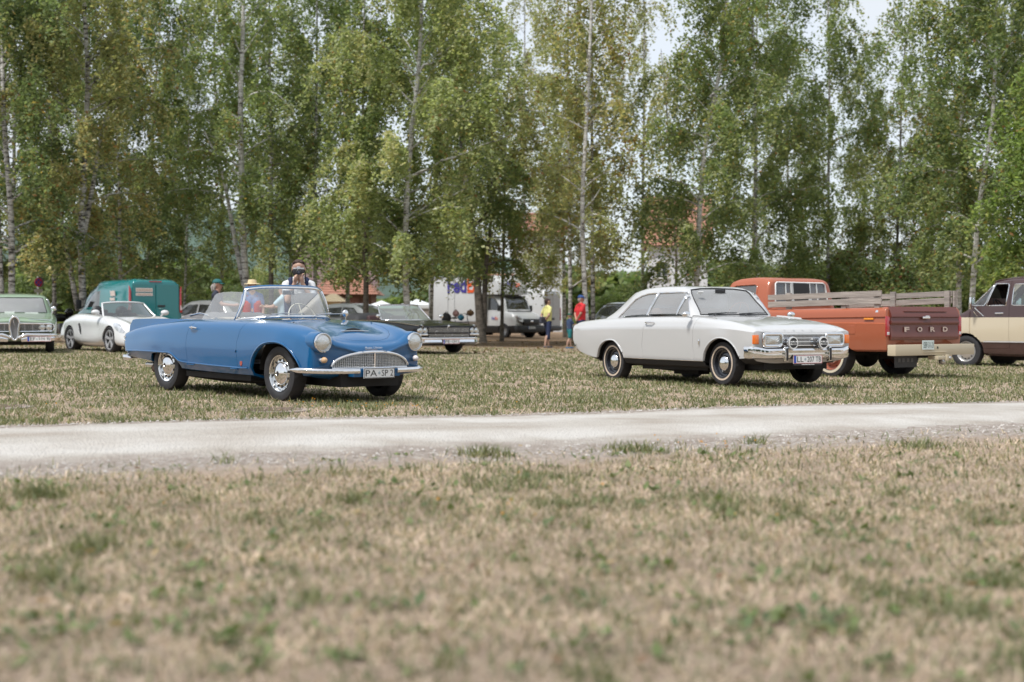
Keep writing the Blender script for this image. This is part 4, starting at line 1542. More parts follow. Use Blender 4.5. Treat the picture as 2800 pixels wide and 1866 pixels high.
    u.box((-1.25, 0, .215), (1.35, 1.40, .06)); u.box((-2.85, 0, .27), (.7, .9, .12)); u.box((.25, 0, .235), (.75, .75, .14)); u.box((.0, 0, .25), (.12, 1.2, .10)); u.box((-2.35, 0, .27), (.10, 1.2, .10))
    u.tube([(-.5, -.35, .17), (-1.6, -.38, .16), (-2.3, -.5, .2)], .04, 8)
    u.build('chassis', DARK, rt, 30)
    u = MB(); u.tube([(-2.2, -.55, .24), (-2.62, -.60, .235), (-2.80, -.62, .235)], .05, 12); u.build('silencer', mat('rusty_steel', (.13, .09, .07), .7, .6, var=.4), rt)
    u = MB(); u.lathe([(.030, 0), (.030, -.16), (.024, -.16), (.022, -.05)], (-2.82, -.62, .275), 'x', 14); u.build('tailpipe', CHROME, rt)
    # fins
    for s in (-1, 1):
        xs = np.linspace(-3.40, -1.62, 26)
        top = pchip([-3.40, -3.385, -3.33, -3.2, -2.42, -1.93, -1.62], [.735, .785, .808, .818, .832, .832, .832], xs)
        bot = pchip([-3.40, -3.07, -2.45, -1.76, -1.62], [.62, .71, .78, .82, .828], xs)
        G_ = []
        for yy, oo in ((.640, 0), (.628, 1), (.606, 1), (.585, 0)):
            G_.append([(x, s * yy, t if oo else bb) for x, t, bb in zip(xs, top, bot)])
        m = MB(); m.grid(np.array(G_))
        m.add([(xs[0], s * .640, bot[0]), (xs[0], s * .628, top[0]), (xs[0], s * .606, top[0]), (xs[0], s * .585, bot[0])], [(0, 1, 2, 3)])
        m.build('tail_fin', P, rt, 50)
        m = MB()
        for k in range(4): m.box((-3.355 + .012 * k, s * .66, .60 - .045 * k), (.05, .13, .018))
        m.build('tail_lamp_bar', CHROME, rt, 30, bevel=.005)
        m = MB(); m.ell((-3.33, s * .66, .54), (.04, .055, .085)); m.build('tail_lamp', REDL, rt)
    # bumpers
    def blade(pts, hgt, name, ends=(1, 1)):
        k = len(pts)
        q = np.linspace(0, 1, 26)
        kx = np.linspace(0, 1, k)
        C = np.stack([pchip(kx, [p[i] for p in pts], q) for i in range(3)], 1)
        rr = np.ones(26) * hgt
        for i in range(26):
            if ends[0]: rr[i] *= min(1, .25 + q[i] * 5)
            if ends[1]: rr[i] *= min(1, .25 + (1 - q[i]) * 5)
        m = MB(); m.tube(C, rr, 14, sq=(1, .55), up=(0, 0, 1)); return m.build(name, CHROME, rt, 50)
    for s in (-1, 1):
        blade([(.765, s * .245, .337), (.752, s * .40, .337), (.705, s * .58, .338), (.60, s * .72, .342), (.48, s * .80, .345), (.36, s * .835, .348)], .027, 'front_bumper', (0, 1))
        blade([(-3.44, s * .25, .36), (-3.43, s * .5, .36), (-3.36, s * .70, .357), (-3.22, s * .79, .355), (-3.05, s * .80, .352)], .034, 'rear_bumper', (0, 1))
    m = MB(); m.box((.69, 0, .315), (.12, .60, .085)); m.build('number_plate_apron', P, rt, 40, bevel=.01)
    plate(rt, (.775, 0, .312), (1, 0, 0), .405, .105, 'PA|SP 2', eu=False, crest=(.44, .11), cap=(.35, .42, .46))
    # grille: curved grid of fine bars in a bright arched frame
    def inside(y): return .366 + .158 * max(0, 1 - (abs(y) / .50) ** 2.3) ** .5
    m = MB()
    ys = np.linspace(-.5, .5, 21)
    m.grid(np.array([[(gx(y) - .025, y, z) for z in (.362, max(.364, inside(y)))] for y in np.linspace(-.498, .498, 31)])); m.build('grille_backing', DARK, rt, 60)
    GR = mat('grille_alloy', (.62, .62, .61), .25, 1, var=.1)
    for i in range(45):
        y = -.484 + .968 * i / 44
        t = inside(y)
        if t - .37 < .01: continue
        m = MB(); m.quadbar((gx(y), y, .37), (gx(y) - .006, y, t), .0055, .014, (1, 0, 0)); m.build('grille_slat', GR, rt, 0)
    for k in range(9):
        z = .379 + k * .0172
        yy = [y for y in np.linspace(-.49, .49, 41) if inside(y) > z]
        if len(yy) < 3: continue
        m = MB(); m.tube([(gx(y) + .004, y, z) for y in yy], .0036, 4, up=(0, 0, 1)); m.build('grille_bar', GR, rt, 0)
    m = MB(); m.box((gx(0) + .006, 0, .448), (.012, .016, .16)); m.build('grille_divider', CHROME, rt, 0)
    m = MB()
    arch_ = [(gx(y) + .012, y, inside(y) + .006) for y in np.sin(np.linspace(-1, 1, 41) * math.pi / 2) * .499]
    m.tube(arch_, .0165, 10, sq=(1, .8)); m.tube([(gx(y) + .006, y, .364) for y in np.linspace(-.49, .49, 21)], .008, 6)
    m.build('grille_frame', CHROME, rt, 50)
    # lamps
    for s in (-1, 1):
        e = MB(); e.lathe([(.112, -.16), (.112, -.03), (.108, -.012), (.098, -.008)], (.612, s * .605, .63), 'x', 32); e.build('headlight_bowl', P, rt, 40)
        lamp_round(rt, (.616, s * .605, .63), .094, (1, s * .04, 0), dome=.32)
        e = MB(); e.lathe([(.034, -.07), (.036, -.004), (.033, .004)], (.625, s * .60, .452), 'x', 20); e.build('indicator_socket', CHROME, rt)
        e = MB(); e.lathe([(.032, .004), (.031, .02), (.024, .036), (.012, .044), (.001, .046)], (.625, s * .60, .452), 'x', 20)
        e.build('indicator', mat('indicator_amber', (.55, .36, .2), .15, coat=1) if s < 0 else mat('indicator_clear', (.66, .62, .62), .15, coat=1), rt)
    bx_ = bv.ray_cast(Vector((2, 0, .572)), Vector((-1, 0, 0)))[0].x
    m = MB(); put_text(m, 'Auto Union', (bx_, 0, .572), (0, 1, 0), (-.5, 0, 1), .026, .235, .007, shear=.35); m.tube([(bx_ + .012, -.11, .556), (bx_ + .012, .05, .556)], .002, 4)
    m.build('script_badge', CHROME, rt, 0, fixn=False)
    m = MB(); m.prism([(-.645, .40), (-.605, .40), (-.602, .365), (-.625, .345), (-.648, .365)], 'y', -.797, -.785); m.build('fender_badge', mat('badge_red', (.35, .05, .03), .3, coat=1), rt, 0, bevel=.003)
    # hood scoop
    ys = np.linspace(-.185, .185, 15)
    m = MB()
    G_ = []
    for t in np.linspace(0, 1, 9):
        x = -.05 + .37 * t
        G_.append([(x + .0, y, .800 - .19 * max(0, x) + (-.02 + .085 * t ** 1.3) * math.cos(y / .187 * math.pi / 2) ** .7 - .010 - y * y * .12 - .022 * t) for y in ys])
    m.grid(np.array(G_)); m.build('hood_scoop', P, rt, 60)
    e = MB()
    top = [(.3235, y, G_[-1][i][2] - .002) for i, y in enumerate(ys)]
    e.grid(np.array([top, [(.335, y, .728 - y * y * .12) for y in ys]])); e.build('scoop_mouth', BLACK, rt, 60)
    e = MB(); e.tube([(.346, y, .744 - y * y * .12) for y in ys], .005, 6); e.build('scoop_bar', CHROME, rt)
    # windscreen with wrapped corners
    def wsb(t): return Vector((-.56 - .44 * abs(t) ** 2.6, .625 * t, .885 - .045 * abs(t) ** 3))
    def wst(t): return Vector((-.835 - .155 * abs(t) ** 2.4, .505 * t, 1.205 - .03 * abs(t) ** 4))
    tt = np.linspace(-1, 1, 33)
    Gw = [[wsb(t).lerp(wst(t), q) + Vector((.035 * math.sin(math.pi * q), 0, 0)) for t in tt] for q in np.linspace(0, 1, 9)]
    m = MB(); m.grid(np.array([[tuple(p) for p in r_] for r_ in Gw])); m.build('windscreen', glass('screen_glass', (.90, .93, .92), 1.0, .09, .13), rt, 80)
    loop = [Gw[0][i] for i in range(33)] + [Gw[k][32] for k in range(1, 8)] + [Gw[8][i] for i in range(32, -1, -1)] + [Gw[k][0] for k in range(7, 0, -1)]
    m = MB(); m.tube(loop, .017, 8, closed=True); m.build('windscreen_frame', CHROME, rt, 60)
    m = MB(); m.tube([Gw[8][i] + Vector((-.014, 0, .014)) for i in range(33)], .016, 8); 
    for s in (0, 32): m.tube([Gw[k][s] + Vector((-.026, 0, 0)) for k in range(9)], .011, 6)
    m.build('windscreen_surround', P, rt, 60)
    # wound-up side glasses
    for s in (-1, 1):
        ztop = [(-1.75, .835), (-1.70, .93), (-1.645, 1.05), (-1.615, 1.115), (-1.585, 1.132), (-1.45, 1.148), (-1.29, 1.153), (-1.1, 1.150), (-1.015, 1.145)]
        low = [(-1.75, .82), (-1.70, .82), (-1.645, .82), (-1.615, .82), (-1.585, .82), (-1.45, .82), (-1.29, .82), (-1.1, .82), (-1.02, .82)]
        yy = lambda z: s * (.615 - (z - .82) * .31 - .06 * (z - .82) ** 2)
        m = MB(); m.grid(np.array([[(a[0] * q + c[0] * (1 - q), yy(a[1] * q + c[1] * (1 - q)), a[1] * q + c[1] * (1 - q)) for a, c in zip(ztop, low)] for q in np.linspace(0, 1, 7)]))
        m.build('side_window', glass('side_glass', (.90, .93, .92), 1.4, .14), rt, 80)
        m = MB(); m.tube([(-1.02, s * .622, .82), (-1.005, s * .575, .98), (-1.0, s * .508, 1.165)], .008, 6); m.build('window_channel', CHROME, rt)
    # wipers, mirrors, interior
    for s, a in ((-1, -.52), (1, .06)):
        m = MB()
        y0 = a + .02
        m.tube([(-.50 - .1 * abs(y0), y0 - .03, .880), (-.52, y0 + .10, .912), (-.57, y0 + .27, .925)], .006, 6); m.tube([(-.545 - .05 * abs(y0 + .05), y0 + .05, .912), (-.56, y0 + .45, .918)], .0045, 5)
        m.build('wiper', STEEL, rt)
    m = MB(); m.tube([(-.80, .70, .80), (-.79, .72, .86), (-.79, .72, .90)], .007, 6); m.build('wing_mirror_stalk', CHROME, rt)
    m = MB(); m.ell((-.79, .71, .92), (.028, .042, .042)); m.build('wing_mirror', CHROME, rt)
    m = MB(); m.tube([(-.86, 0, 1.165), (-.72, .0, .92)], .0045, 6); m.box((-.88, -.02, 1.15), (.02, .15, .05)); m.build('interior_mirror', STEEL, rt, bevel=.008)
    TR = mat('beige_leather', (.42, .38, .32), .55, var=.15); BL = mat('dark_trim', (.03, .03, .035), .6)
    m = MB(); m.box((-.86, 0, .80), (.22, 1.06, .10)); m.build('dashboard', P, rt, bevel=.03)
    m = MB(); m.lathe([(.185, -.006), (.193, 0), (.185, .006), (.178, 0), (.185, -.006)], (0, 0, 0), 'x', 28)
    for a in (0, 120, 240): m.tube([(0, 0, 0), (0, .18 * math.cos(R(a + 90)), .18 * math.sin(R(a + 90)))], .006, 5)
    q = Matrix.Translation((-1.05, .30, .86)) @ Matrix.Rotation(R(-28), 4, 'Y'); m.v = [tuple(q @ Vector(p)) for p in m.v]; m.build('steering_wheel', mat('ivory_rim', (.6, .57, .48), .4), rt)
    for s in (-1, 1):
        e = MB(); e.box((-1.35, s * .28, .48), (.52, .48, .16)); e.build('seat', TR, rt, bevel=.05, seg=3)
        e = MB(); e.box((-1.66, s * .28, .66), (.15, .48, .40), ry=R(-12)); e.build('seat_back', TR, rt, bevel=.05, seg=3)
    m = MB(); m.box((-1.35, 0, .34), (1.0, 1.1, .04)); m.box((-1.9, 0, .55), (.03, 1.1, .5)); m.build('cabin_floor', BL, rt, 0)
    # folded top under its cover
    xs = np.linspace(-2.42, -1.78, 14)
    G_ = []
    for j, y in enumerate(np.linspace(-.52, .52, 25)):
        G_.append([(x, y, .82 + (.085 + .010 * math.sin(x * 31 + y * 5) + .006 * math.sin(y * 23)) * max(0, 1 - ((x + 2.1) / .325) ** 4) ** .5 * max(.05, 1 - (y / .525) ** 6) ** .5 ) for x in xs])
    m = MB(); m.grid(np.array(G_)); m.build('folded_top', mat('grey_canvas', (.12, .12, .125), .85, var=.2, bump=.3), rt, 60)
    m = MB(); m.tube([(-2.2, -.50, .872), (-2.02, -.47, .905), (-1.82, -.48, .88)], .008, 6); m.build('top_cover_rod', CHROME, rt)
    AL = mat('polished_rim', (.74, .74, .73), .12, 1, var=.06)
    for x, y in ((0, .645), (-2.35, .645)):
        for s in (-1, 1): wheel(rt, x, s * y, .292, .292, .165, .198, 'vent', (CHROME, AL), s)
    return rt
blue_convertible()

def glasshouse(rt, rails, side_polys, front_poly, rear_poly, P, gl, n=60, sub=5, trim=CHROME, tr=.008, front_x=None, rear_x=None, gap=.0, floor=True, names=None, gasket=True, rear_trim=None, sharp=(), split_door=None, side_trim=None):
    """cabin shell over the belt line with glass let into it. rails: centre, roof edge, (more), belt"""
    b = loft(rails, n, sub, ends=False, dens=.3, sharp=sharp)
    lay = b.faces.layers.int['seg']
    last = len(rails) - 2
    panes = []
    for kind, poly in side_polys:
        for s in (-1, 1):
            f = cut(b, poly, 'y', lambda f, c: c.y * s > .3 and f[lay] >= 1)
            panes.append((kind, take(b, f, 0, 0)))
    if front_poly:
        f = cut(b, front_poly, 'x', lambda f, c: c.x > front_x and f[lay] == 0)
        panes.append(('windscreen', take(b, f, 0, 0)))
    if rear_poly:
        f = cut(b, rear_poly, 'x', lambda f, c: c.x < rear_x and f[lay] == 0)
        panes.append(('rear_window', take(b, f, 0, 0)))
    fr = [(k, outline(p)) for k, p in panes]
    rim(b, .03)
    shell = bm_obj(b, 'roof', [P], rt, 40)
    for k, p in panes:
        for v in p.verts: v.co -= v.normal * .008
        bm_obj(p, k, [gl], rt, 60)
    for k, loops in fr:
        for lp in loops:
            m = MB()
            q = thin(lp, .02)
            if len(q) > 4:
                m.tube(q[:-1] if (q[0] - q[-1]).length < .03 else q, tr if k != 'windscreen' else tr * .9, 6, closed=True)
                m.build('window_trim' if k != 'windscreen' else 'windscreen_seal', (side_trim if side_trim and k != 'rear_window' else trim) if k != 'windscreen' else BLACK, rt, 60)
    return shell

def seats(rt, xs, m, floor_z=.3, belt=.95, w=.5, y=.36, hz=.3, top=None):
    for i, x in enumerate(xs):
        for s in (-1, 1):
            e = MB(); e.box((x, s * y, belt - .42), (.5, w, .16)); e.build('seat', m, rt, bevel=.05, seg=3)
            e = MB(); e.box((x - .27, s * y, belt - .14), (.14, w, .56), ry=R(-14)); e.build('seat_back', m, rt, bevel=.05, seg=3)

def steering(rt, c, tilt, r=.2, m=None):
    e = MB(); e.lathe([(r - .012, 0), (r, .012), (r + .012, 0), (r, -.012), (r - .012, 0)], (0, 0, 0), 'x', 28)
    for a in (90, 210, 330): e.tube([(0, 0, 0), (0, r * math.cos(R(a)), r * math.sin(R(a)))], .009, 5)
    e.tube([(0, 0, 0), (.35, 0, -.05)], .02, 6)
    q = Matrix.Translation(c) @ Matrix.Rotation(R(tilt), 4, 'Y')
    e.v = [tuple(q @ Vector(p)) for p in e.v]
    return e.build('steering_wheel', m or BLACK, rt)

def white_sedan():
    P = paint('white_lacquer', (.47, .475, .475), .3, 1, dust=.12)
    rt = thing('sedan_car', 'white two-door vintage sedan with amber lamps and two round driving lamps, facing right', 'car', (3.555, 19.796, .055), -60.622, None, .626)
    rails = [
        [(-3.80, 0, .875), (-3.70, 0, .905), (-3.3, 0, .938), (-2.9, 0, .953), (-1.8, 0, .96), (-.85, 0, .965), (-.4, 0, .945), (0, 0, .905), (.4, 0, .842), (.62, 0, .788), (.70, 0, .750), (.728, 0, .71)],
        [(-3.80, .5, .872), (-3.70, .5, .902), (-3.3, .5, .934), (-2.9, .5, .95), (-1.8, .52, .958), (-.85, .52, .96), (-.4, .50, .942), (0, .50, .90), (.4, .50, .836), (.62, .50, .782), (.70, .50, .748), (.725, .5, .71)],
        [(-3.78, .755, .868), (-3.68, .765, .890), (-3.3, .772, .916), (-2.88, .775, .935), (-1.8, .79, .945), (-.8, .79, .935), (0, .785, .875), (.4, .785, .818), (.66, .785, .765), (.715, .78, .742)],
        [(-3.765, .805, .848), (-3.3, .822, .875), (-2.7, .830, .895), (-1.8, .838, .902), (-.5, .836, .885), (.3, .826, .80), (.715, .815, .73)],
        [(-3.76, .838, .795), (-3.4, .860, .798), (-2.7, .877, .805), (-1.6, .88, .803), (-.5, .877, .795), (.3, .868, .757), (.715, .838, .715)],
        [(-3.755, .835, .60), (-3.2, .865, .63), (-2.68, .876, .66), (-1.6, .87, .60), (-.5, .87, .60), (0, .876, .68), (.35, .862, .6), (.715, .838, .55)],
        [(-3.61, .822, .445), (-3.2, .842, .36), (-3.07, .84, .345), (-2.3, .853, .352), (-1.6, .855, .345), (-.3, .853, .325), (0, .853, .33), (.43, .845, .365), (.71, .832, .375)],
        [(-3.48, .70, .40), (-3.1, .76, .30), (-2.3, .815, .275), (-.3, .815, .25), (.3, .78, .28), (.66, .72, .33)],
        [(-3.4, .4, .34), (-2.3, .5, .22), (0, .5, .2), (.6, .45, .3)],
        [(-3.4, 0, .34), (-2.3, 0, .22), (0, 0, .2), (.6, 0, .3)]]
    b = loft(rails, 110, 5, sharp=(4, 6, 7), round_=.018, bulge=(.02, .012), dens=.5)
    A1 = [(-.33, .33), (-.28, .45), (-.17, .56), (-.02, .625), (.12, .63), (.25, .59), (.36, .505), (.44, .385), (.47, .3)]
    A2 = [(-3.05, .34), (-2.96, .49), (-2.83, .575), (-2.70, .605), (-2.55, .60), (-2.43, .53), (-2.34, .42), (-2.30, .33)]
    wheel_arch(b, [(-.335, .1)] + curve2(A1, 3) + [(.47, .1)])
    wheel_arch(b, [(-3.06, .1)] + curve2(A2, 3) + [(-2.30, .1)])
    lip(rt, b, [(x + (x - .06) * .03, z + .012) for x, z in curve2(A1[:-1], 3)], .010, m=P)
    lip(rt, b, [(x + (x + 2.68) * .03, z + .012) for x, z in curve2(A2[:-1], 3)], .010, m=P)
    lay = b.faces.layers.int['seg']
    for f in b.faces:
        if f[lay] in (6, 7, 8): f.material_index = 1
    parts = []
    door = [(-1.775, .34), (-.53, .322), (-.56, .55), (-.54, .75), (-.49, .93), (-1.60, .95), (-1.75, .79), (-1.81, .54)]
    for s in (-1, 1):
        f = cut(b, door, 'y', lambda f, c: c.y * s > .7)
        parts.append(('door', take(b, f, .0035, .02)))
    hood = [(-.70, -.755), (.3, -.745), (.57, -.725), (.66, -.66), (.9, -.635), (.9, .635), (.66, .66), (.57, .725), (.3, .745), (-.70, .755)]
    f = cut(b, hood, 'z', lambda f, c: c.z > .69 and c.x > -.75 and f[lay] in (0, 1, 2))
    parts.append(('hood', take(b, f, .003, .02)))
    deck = [(-3.76, -.66), (-3.06, -.70), (-3.06, .70), (-3.76, .66)]
    f = cut(b, deck, 'z', lambda f, c: c.z > .80)
    parts.append(('boot_lid', take(b, f, .003, .02)))
    rim(b, .02)
    bm_obj(b, 'body', [P, DARK], rt, 30)
    for k, p in parts:
        o = bm_obj(p, k, [P], rt, 30)
        if k == 'door':
            s = -1 if o.data.vertices[0].co.y < 0 else 1
            h = MB(); h.tube([(-1.70, s * .872, .868), (-1.66, s * .90, .87), (-1.52, s * .90, .87), (-1.48, s * .872, .868)], .011, 8); h.build('handle', CHROME, o)
    for s in (-1, 1):
        m = MB(); m.tube([(-.33, s * .858, .323), (-1.2, s * .86, .333), (-2.29, s * .858, .350)], .006, 5); m.build('sill_trim', CHROME, rt)
    liner(rt, .05, .29, .42, .78, .42); liner(rt, -2.68, .29, .40, .78, .42)
    u = MB(); u.box((-1.3, 0, .225), (1.6, 1.3, .08)); u.box((-3.0, 0, .29), (.7, 1.0, .14)); u.box((.35, 0, .285), (.5, 1.1, .14)); u.box((0, 0, .27), (.12, 1.35, .08)); u.box((-2.705, 0, .29), (.12, 1.35, .09))
    u.tube([(-.4, -.3, .19), (-1.5, -.3, .17), (-2.3, -.35, .21)], .035, 8); u.box((-1.35, -.3, .17), (.6, .2, .11))
    u.build('chassis', DARK, rt, 30)
    u = MB(); u.tube([(-2.95, -.55, .26), (-3.25, -.55, .26), (-3.32, -.55, .235)], .025, 10); u.build('tailpipe', mat('rusty_steel', (.13, .09, .07), .7, .6), rt)
    # cabin
    R_ = [
        [(-3.02, 0, .952), (-2.80, 0, 1.11), (-2.52, 0, 1.30), (-2.36, 0, 1.362), (-2.1, 0, 1.392), (-1.7, 0, 1.408), (-1.35, 0, 1.40), (-1.17, 0, 1.372), (-.92, 0, 1.18), (-.66, 0, .955)],
        [(-3.0, .58, .945), (-2.82, .565, 1.06), (-2.54, .565, 1.26), (-2.38, .565, 1.33), (-2.1, .575, 1.368), (-1.7, .58, 1.382), (-1.30, .58, 1.372), (-1.12, .575, 1.340), (-.90, .61, 1.15), (-.70, .645, .945)],
        [(-3.0, .735, .93), (-2.78, .70, 1.03), (-2.52, .655, 1.18), (-2.29, .632, 1.285), (-2.0, .625, 1.322), (-1.6, .625, 1.335), (-1.25, .625, 1.325), (-1.06, .625, 1.30), (-.88, .67, 1.10), (-.74, .70, .94)],
        [(-3.05, .768, .875), (-2.4, .775, .905), (-1.7, .778, .912), (-1.0, .775, .91), (-.76, .762, .89)]]
    belt = .957
    ws = [(-.61, .972), (-.60, .99), (-.535, 1.28), (-.50, 1.335), (-.30, 1.357), (0, 1.362), (.30, 1.357), (.50, 1.335), (.535, 1.28), (.60, .99), (.61, .972)]
    rw = [(-.52, 1.0), (-.50, 1.04), (-.46, 1.24), (-.40, 1.285), (0, 1.30), (.40, 1.285), (.46, 1.24), (.50, 1.04), (.52, 1.0)]
    q = [(-2.57, belt), (-1.835, belt), (-1.69, 1.295), (-1.75, 1.303), (-1.95, 1.298), (-2.10, 1.275), (-2.24, 1.225)]
    d = [(-1.80, belt), (-1.10, belt), (-1.0, 1.24), (-1.025, 1.293), (-1.15, 1.303), (-1.655, 1.305)]
    v = [(-1.085, belt), (-.80, belt), (-.978, 1.245)]
    glasshouse(rt, R_, [('quarter_window', q), ('door_window', d), ('vent_window', v)], ws, rw, P, glass('sedan_glass', (.87, .90, .90), .9, .27), front_x=-1.4, rear_x=-2.3, tr=.0105)
    for y0 in (-.44, .10):
        wx = lambda y, z: -.632 - (z - .955) * 1.12 - .09 * abs(y) ** 2
        pv = [(y0 + .02, .962), (y0 + .10, .985), (y0 + .26, 1.0)]
        bl = [(y0 - .06, .985), (y0 + .2, .998), (y0 + .44, .998)]
        m = MB(); m.tube([(wx(y, z) + .012, y, z) for y, z in pv], .008, 6); m.tube([(wx(y, z) + .008, y, z) for y, z in bl], .007, 5); m.build('wiper', BLACK, rt)
    for s in (-1, 1):
        m = MB(); m.tube([(-.66, s * .80, .93), (-.62, s * .88, .935), (-.60, s * .93, .95)], .009, 6); m.build('mirror_stalk', CHROME, rt)
        m = MB(); m.ell((-.60, s * .945, .975), (.05, .065, .042)); m.build('wing_mirror', CHROME, rt)
    IN = mat('sedan_upholstery', (.28, .17, .12), .7, var=.2)
    seats(rt, (-1.55, -2.35), IN, belt=.95)
    m = MB(); m.box((-.86, 0, .90), (.30, 1.34, .12)); m.build('dashboard', BLACK, rt, bevel=.03)
    steering(rt, (-1.10, .36, .985), 25, .19, mat('steering_brown', (.25, .13, .07), .5))
    m = MB(); m.box((-1.7, 0, .42), (2.2, 1.4, .03)); m.build('cabin_floor', DARK, rt, 0)
    m = MB(); m.box((-1.05, 0, 1.32), (.02, .18, .05)); m.build('interior_mirror', BLACK, rt, bevel=.01)
    m = MB(); m.box((-.945, -.44, 1.29), (.006, .09, .05), ry=R(48)); m.build('windscreen_sticker', WHITEP, rt, 0)
    m = MB()
    for k in range(4): m.box((-2.70 + .018 * k, -.712 + .002 * k, 1.03), (.006, .012, .09), ry=R(25), rx=R(-20))
    m.build('pillar_vent', P, rt, 0)
    m = MB(); m.box((-.40, -.879, .585), (.018, .010, .075)); m.ell((-.40, -.882, .60), (.014, .006, .02)); m.build('fender_badge', CHROME, rt, bevel=.003)
    # front end
    m = MB(); m.box((.742, 0, .608), (.03, .78, .168)); m.build('grille_backing', DARK, rt, 0)
    CHR = CHROME
    for s in (-1, 1):
        y = s * .535
        rr = [(y + s_ * (.155 - .035) + .035 * math.cos(R(a)), .612 + t_ * (.083 - .035) + .035 * math.sin(R(a))) for s_, t_, a0 in ((1, 1, 0), (-1, 1, 90), (-1, -1, 180), (1, -1, 270)) for a in range(a0, a0 + 91, 30)]
        m = MB(); m.tube([(.772, a, c) for a, c in rr], .016, 8, closed=True, sq=(1, 1.4)); m.box((.75, y, .612), (.03, .30, .158)); m.build('headlight_bezel', CHR, rt, 50)
        m = MB()
        G_ = []
        for q_ in np.linspace(1, 0, 6): G_.append([(.758 + .030 * (1 - q_ ** 2), y + (a - y) * q_ * .97, .612 + (c - .612) * q_ * .97) for a, c in rr + rr[:1]])
        m.grid(np.array(G_)); m.build('headlight', LENS, rt, 60)
        m = MB(); m.box((.735, s * .79, .62), (.03, .07, .12)); m.box((.722, s * .832, .62), (.03, .014, .12)); m.build('indicator', AMBER, rt, bevel=.006)
    # grille: four bands of fine vertical bars between bright horizontals
    for z in (.688, .637, .587, .537):
        m = MB(); m.box((.768, 0, z), (.016, .76, .011)); m.build('grille_bar', CHR, rt, 0)
    for z in (.671, .654, .620, .604, .570, .554):
        m = MB(); m.box((.762, 0, z), (.008, .76, .0045)); m.build('grille_bar', STEEL, rt, 0)
    for i in range(34):
        m = MB(); m.box((.7595, -.372 + i * .02255, .612), (.008, .0045, .15)); m.build('grille_slat', STEEL, rt, 0)
    # bumper with turned-in ends and rubber faced overriders
    prof = [(.0, .065), (.035, .06), (.048, .035), (.036, .0), (.045, -.035), (.03, -.065), (.0, -.075)]
    C = [(-.0, -.85), (.40, -.862), (.60, -.853), (.70, -.80), (.765, -.66), (.78, -.45), (.785, 0), (.78, .45), (.765, .66), (.70, .80), (.60, .853), (.40, .862)]
    C = [(.60, -.858), (.65, -.848)] + C[3:-2] + [(.65, .848), (.60, .858)]
    G_ = []
    for i, (x, y) in enumerate(C):
        a = Vector(C[max(0, i - 1)]); c = Vector(C[min(len(C) - 1, i + 1)])
        t = (c - a).normalized(); nr = Vector((t.y, -t.x))
        endf = 1.0 if 2 < i < len(C) - 3 else 1.22
        G_.append([(x + nr.x * p, y + nr.y * p, .435 + (.018 if endf > 1 else 0) + q_ * endf) for p, q_ in prof])
    m = MB(); m.grid(np.array(G_)); m.build('front_bumper', CHR, rt, 45)
    for y in (-.37, .385):
        m = MB(); m.prism([(y - .03, .325), (y + .03, .325), (y + .026, .50), (y + .012, .525), (y - .012, .525), (y - .026, .50)], 'x', .80, .862); m.build('overrider', CHR, rt, bevel=.012)
        m = MB(); m.box((.866, y, .42), (.012, .03, .17)); m.build('overrider_rubber', BLACK, rt, bevel=.006)
    m = MB(); m.tube([(-3.66, -.825, .52), (-3.76, -.80, .52), (-3.81, -.70, .52), (-3.84, 0, .52), (-3.81, .70, .52), (-3.76, .80, .52), (-3.66, .825, .52)], .05, 10, sq=(1, .4), up=(0, 0, 1)); m.build('rear_bumper', CHR, rt, 50)
    for s in (-1, 1):
        m = MB(); m.box((-3.80, s * .66, .68), (.03, .15, .12)); m.build('tail_lamp', REDL, rt, bevel=.01)
    # driving lamps with printed covers
    for y in (-.265, .265):
        m = MB(); m.tube([(.79, y, .49), (.83, y, .51)], .014, 6); m.build('lamp_bracket', CHR, rt)
        m = MB(); m.lathe([(.03, -.075), (.08, -.03), (.088, .0), (.084, .012), (.07, .014)], (.845, y, .572), 'x', 32); m.build('driving_lamp', CHR, rt)
        m = MB(); m.lathe([(.080, .012), (.078, .018), (.001, .02)], (.845, y, .572), 'x', 32); k = m.build('lamp_cover', BLACK, rt)
        e = MB(); e.box((.8665, y, .572), (.002, .150, .052)); e.lathe([(.0815, .017), (.0815, .021), (.068, .0215), (.068, .017)], (.845, y, .572), 'x', 32); e.build('cover_print', WHITEP, k, 0)
        e = MB(); put_text(e, 'Hella', (.868, y, .574), (0, 1, 0), (0, 0, 1), .046, .126, .0015, bold=.02); e.build('cover_lettering', INK, k, 0, fixn=False)
    for i, ch in enumerate('FORD'):
        e = MB(); put_text(e, ch, (.70 + .012, -.285 + .155 * i, .735), (0, 1, 0), (-.6, 0, 1), .026, None, .004); e.build('hood_letter', STEEL, rt, 0, fixn=False)
    plate(rt, (.845, -.005, .352), (1, 0, 0), .50, .115, 'LL|207 TB', True, border=mat('plate_red', (.42, .05, .06), .4), crest=(.30, .10), cap=(.55, .33, .08), small='AUTOHAUS')
    TW = (.212, .235, mat('old_whitewall', (.56, .46, .36), .6, var=.1))
    BR = mat('black_rim', (.018, .02, .026), .25, coat=.6)
    for x in (0, -2.705):
        for s in (-1, 1): wheel(rt, x, s * .70, .298, .298, .17, .195, 'steel', (CHROME, BR), s, TW)
    return rt
white_sedan()

# ------------------------------------------------------------------ the other vehicles
def arch_poly(x, z, r, rx=None, bottom=.05):
    rx = rx or r
    return [(x - rx, bottom)] + [(x + rx * math.cos(R(a)), z + r * math.sin(R(a))) for a in range(180, -1, -12)] + [(x + rx, bottom)]

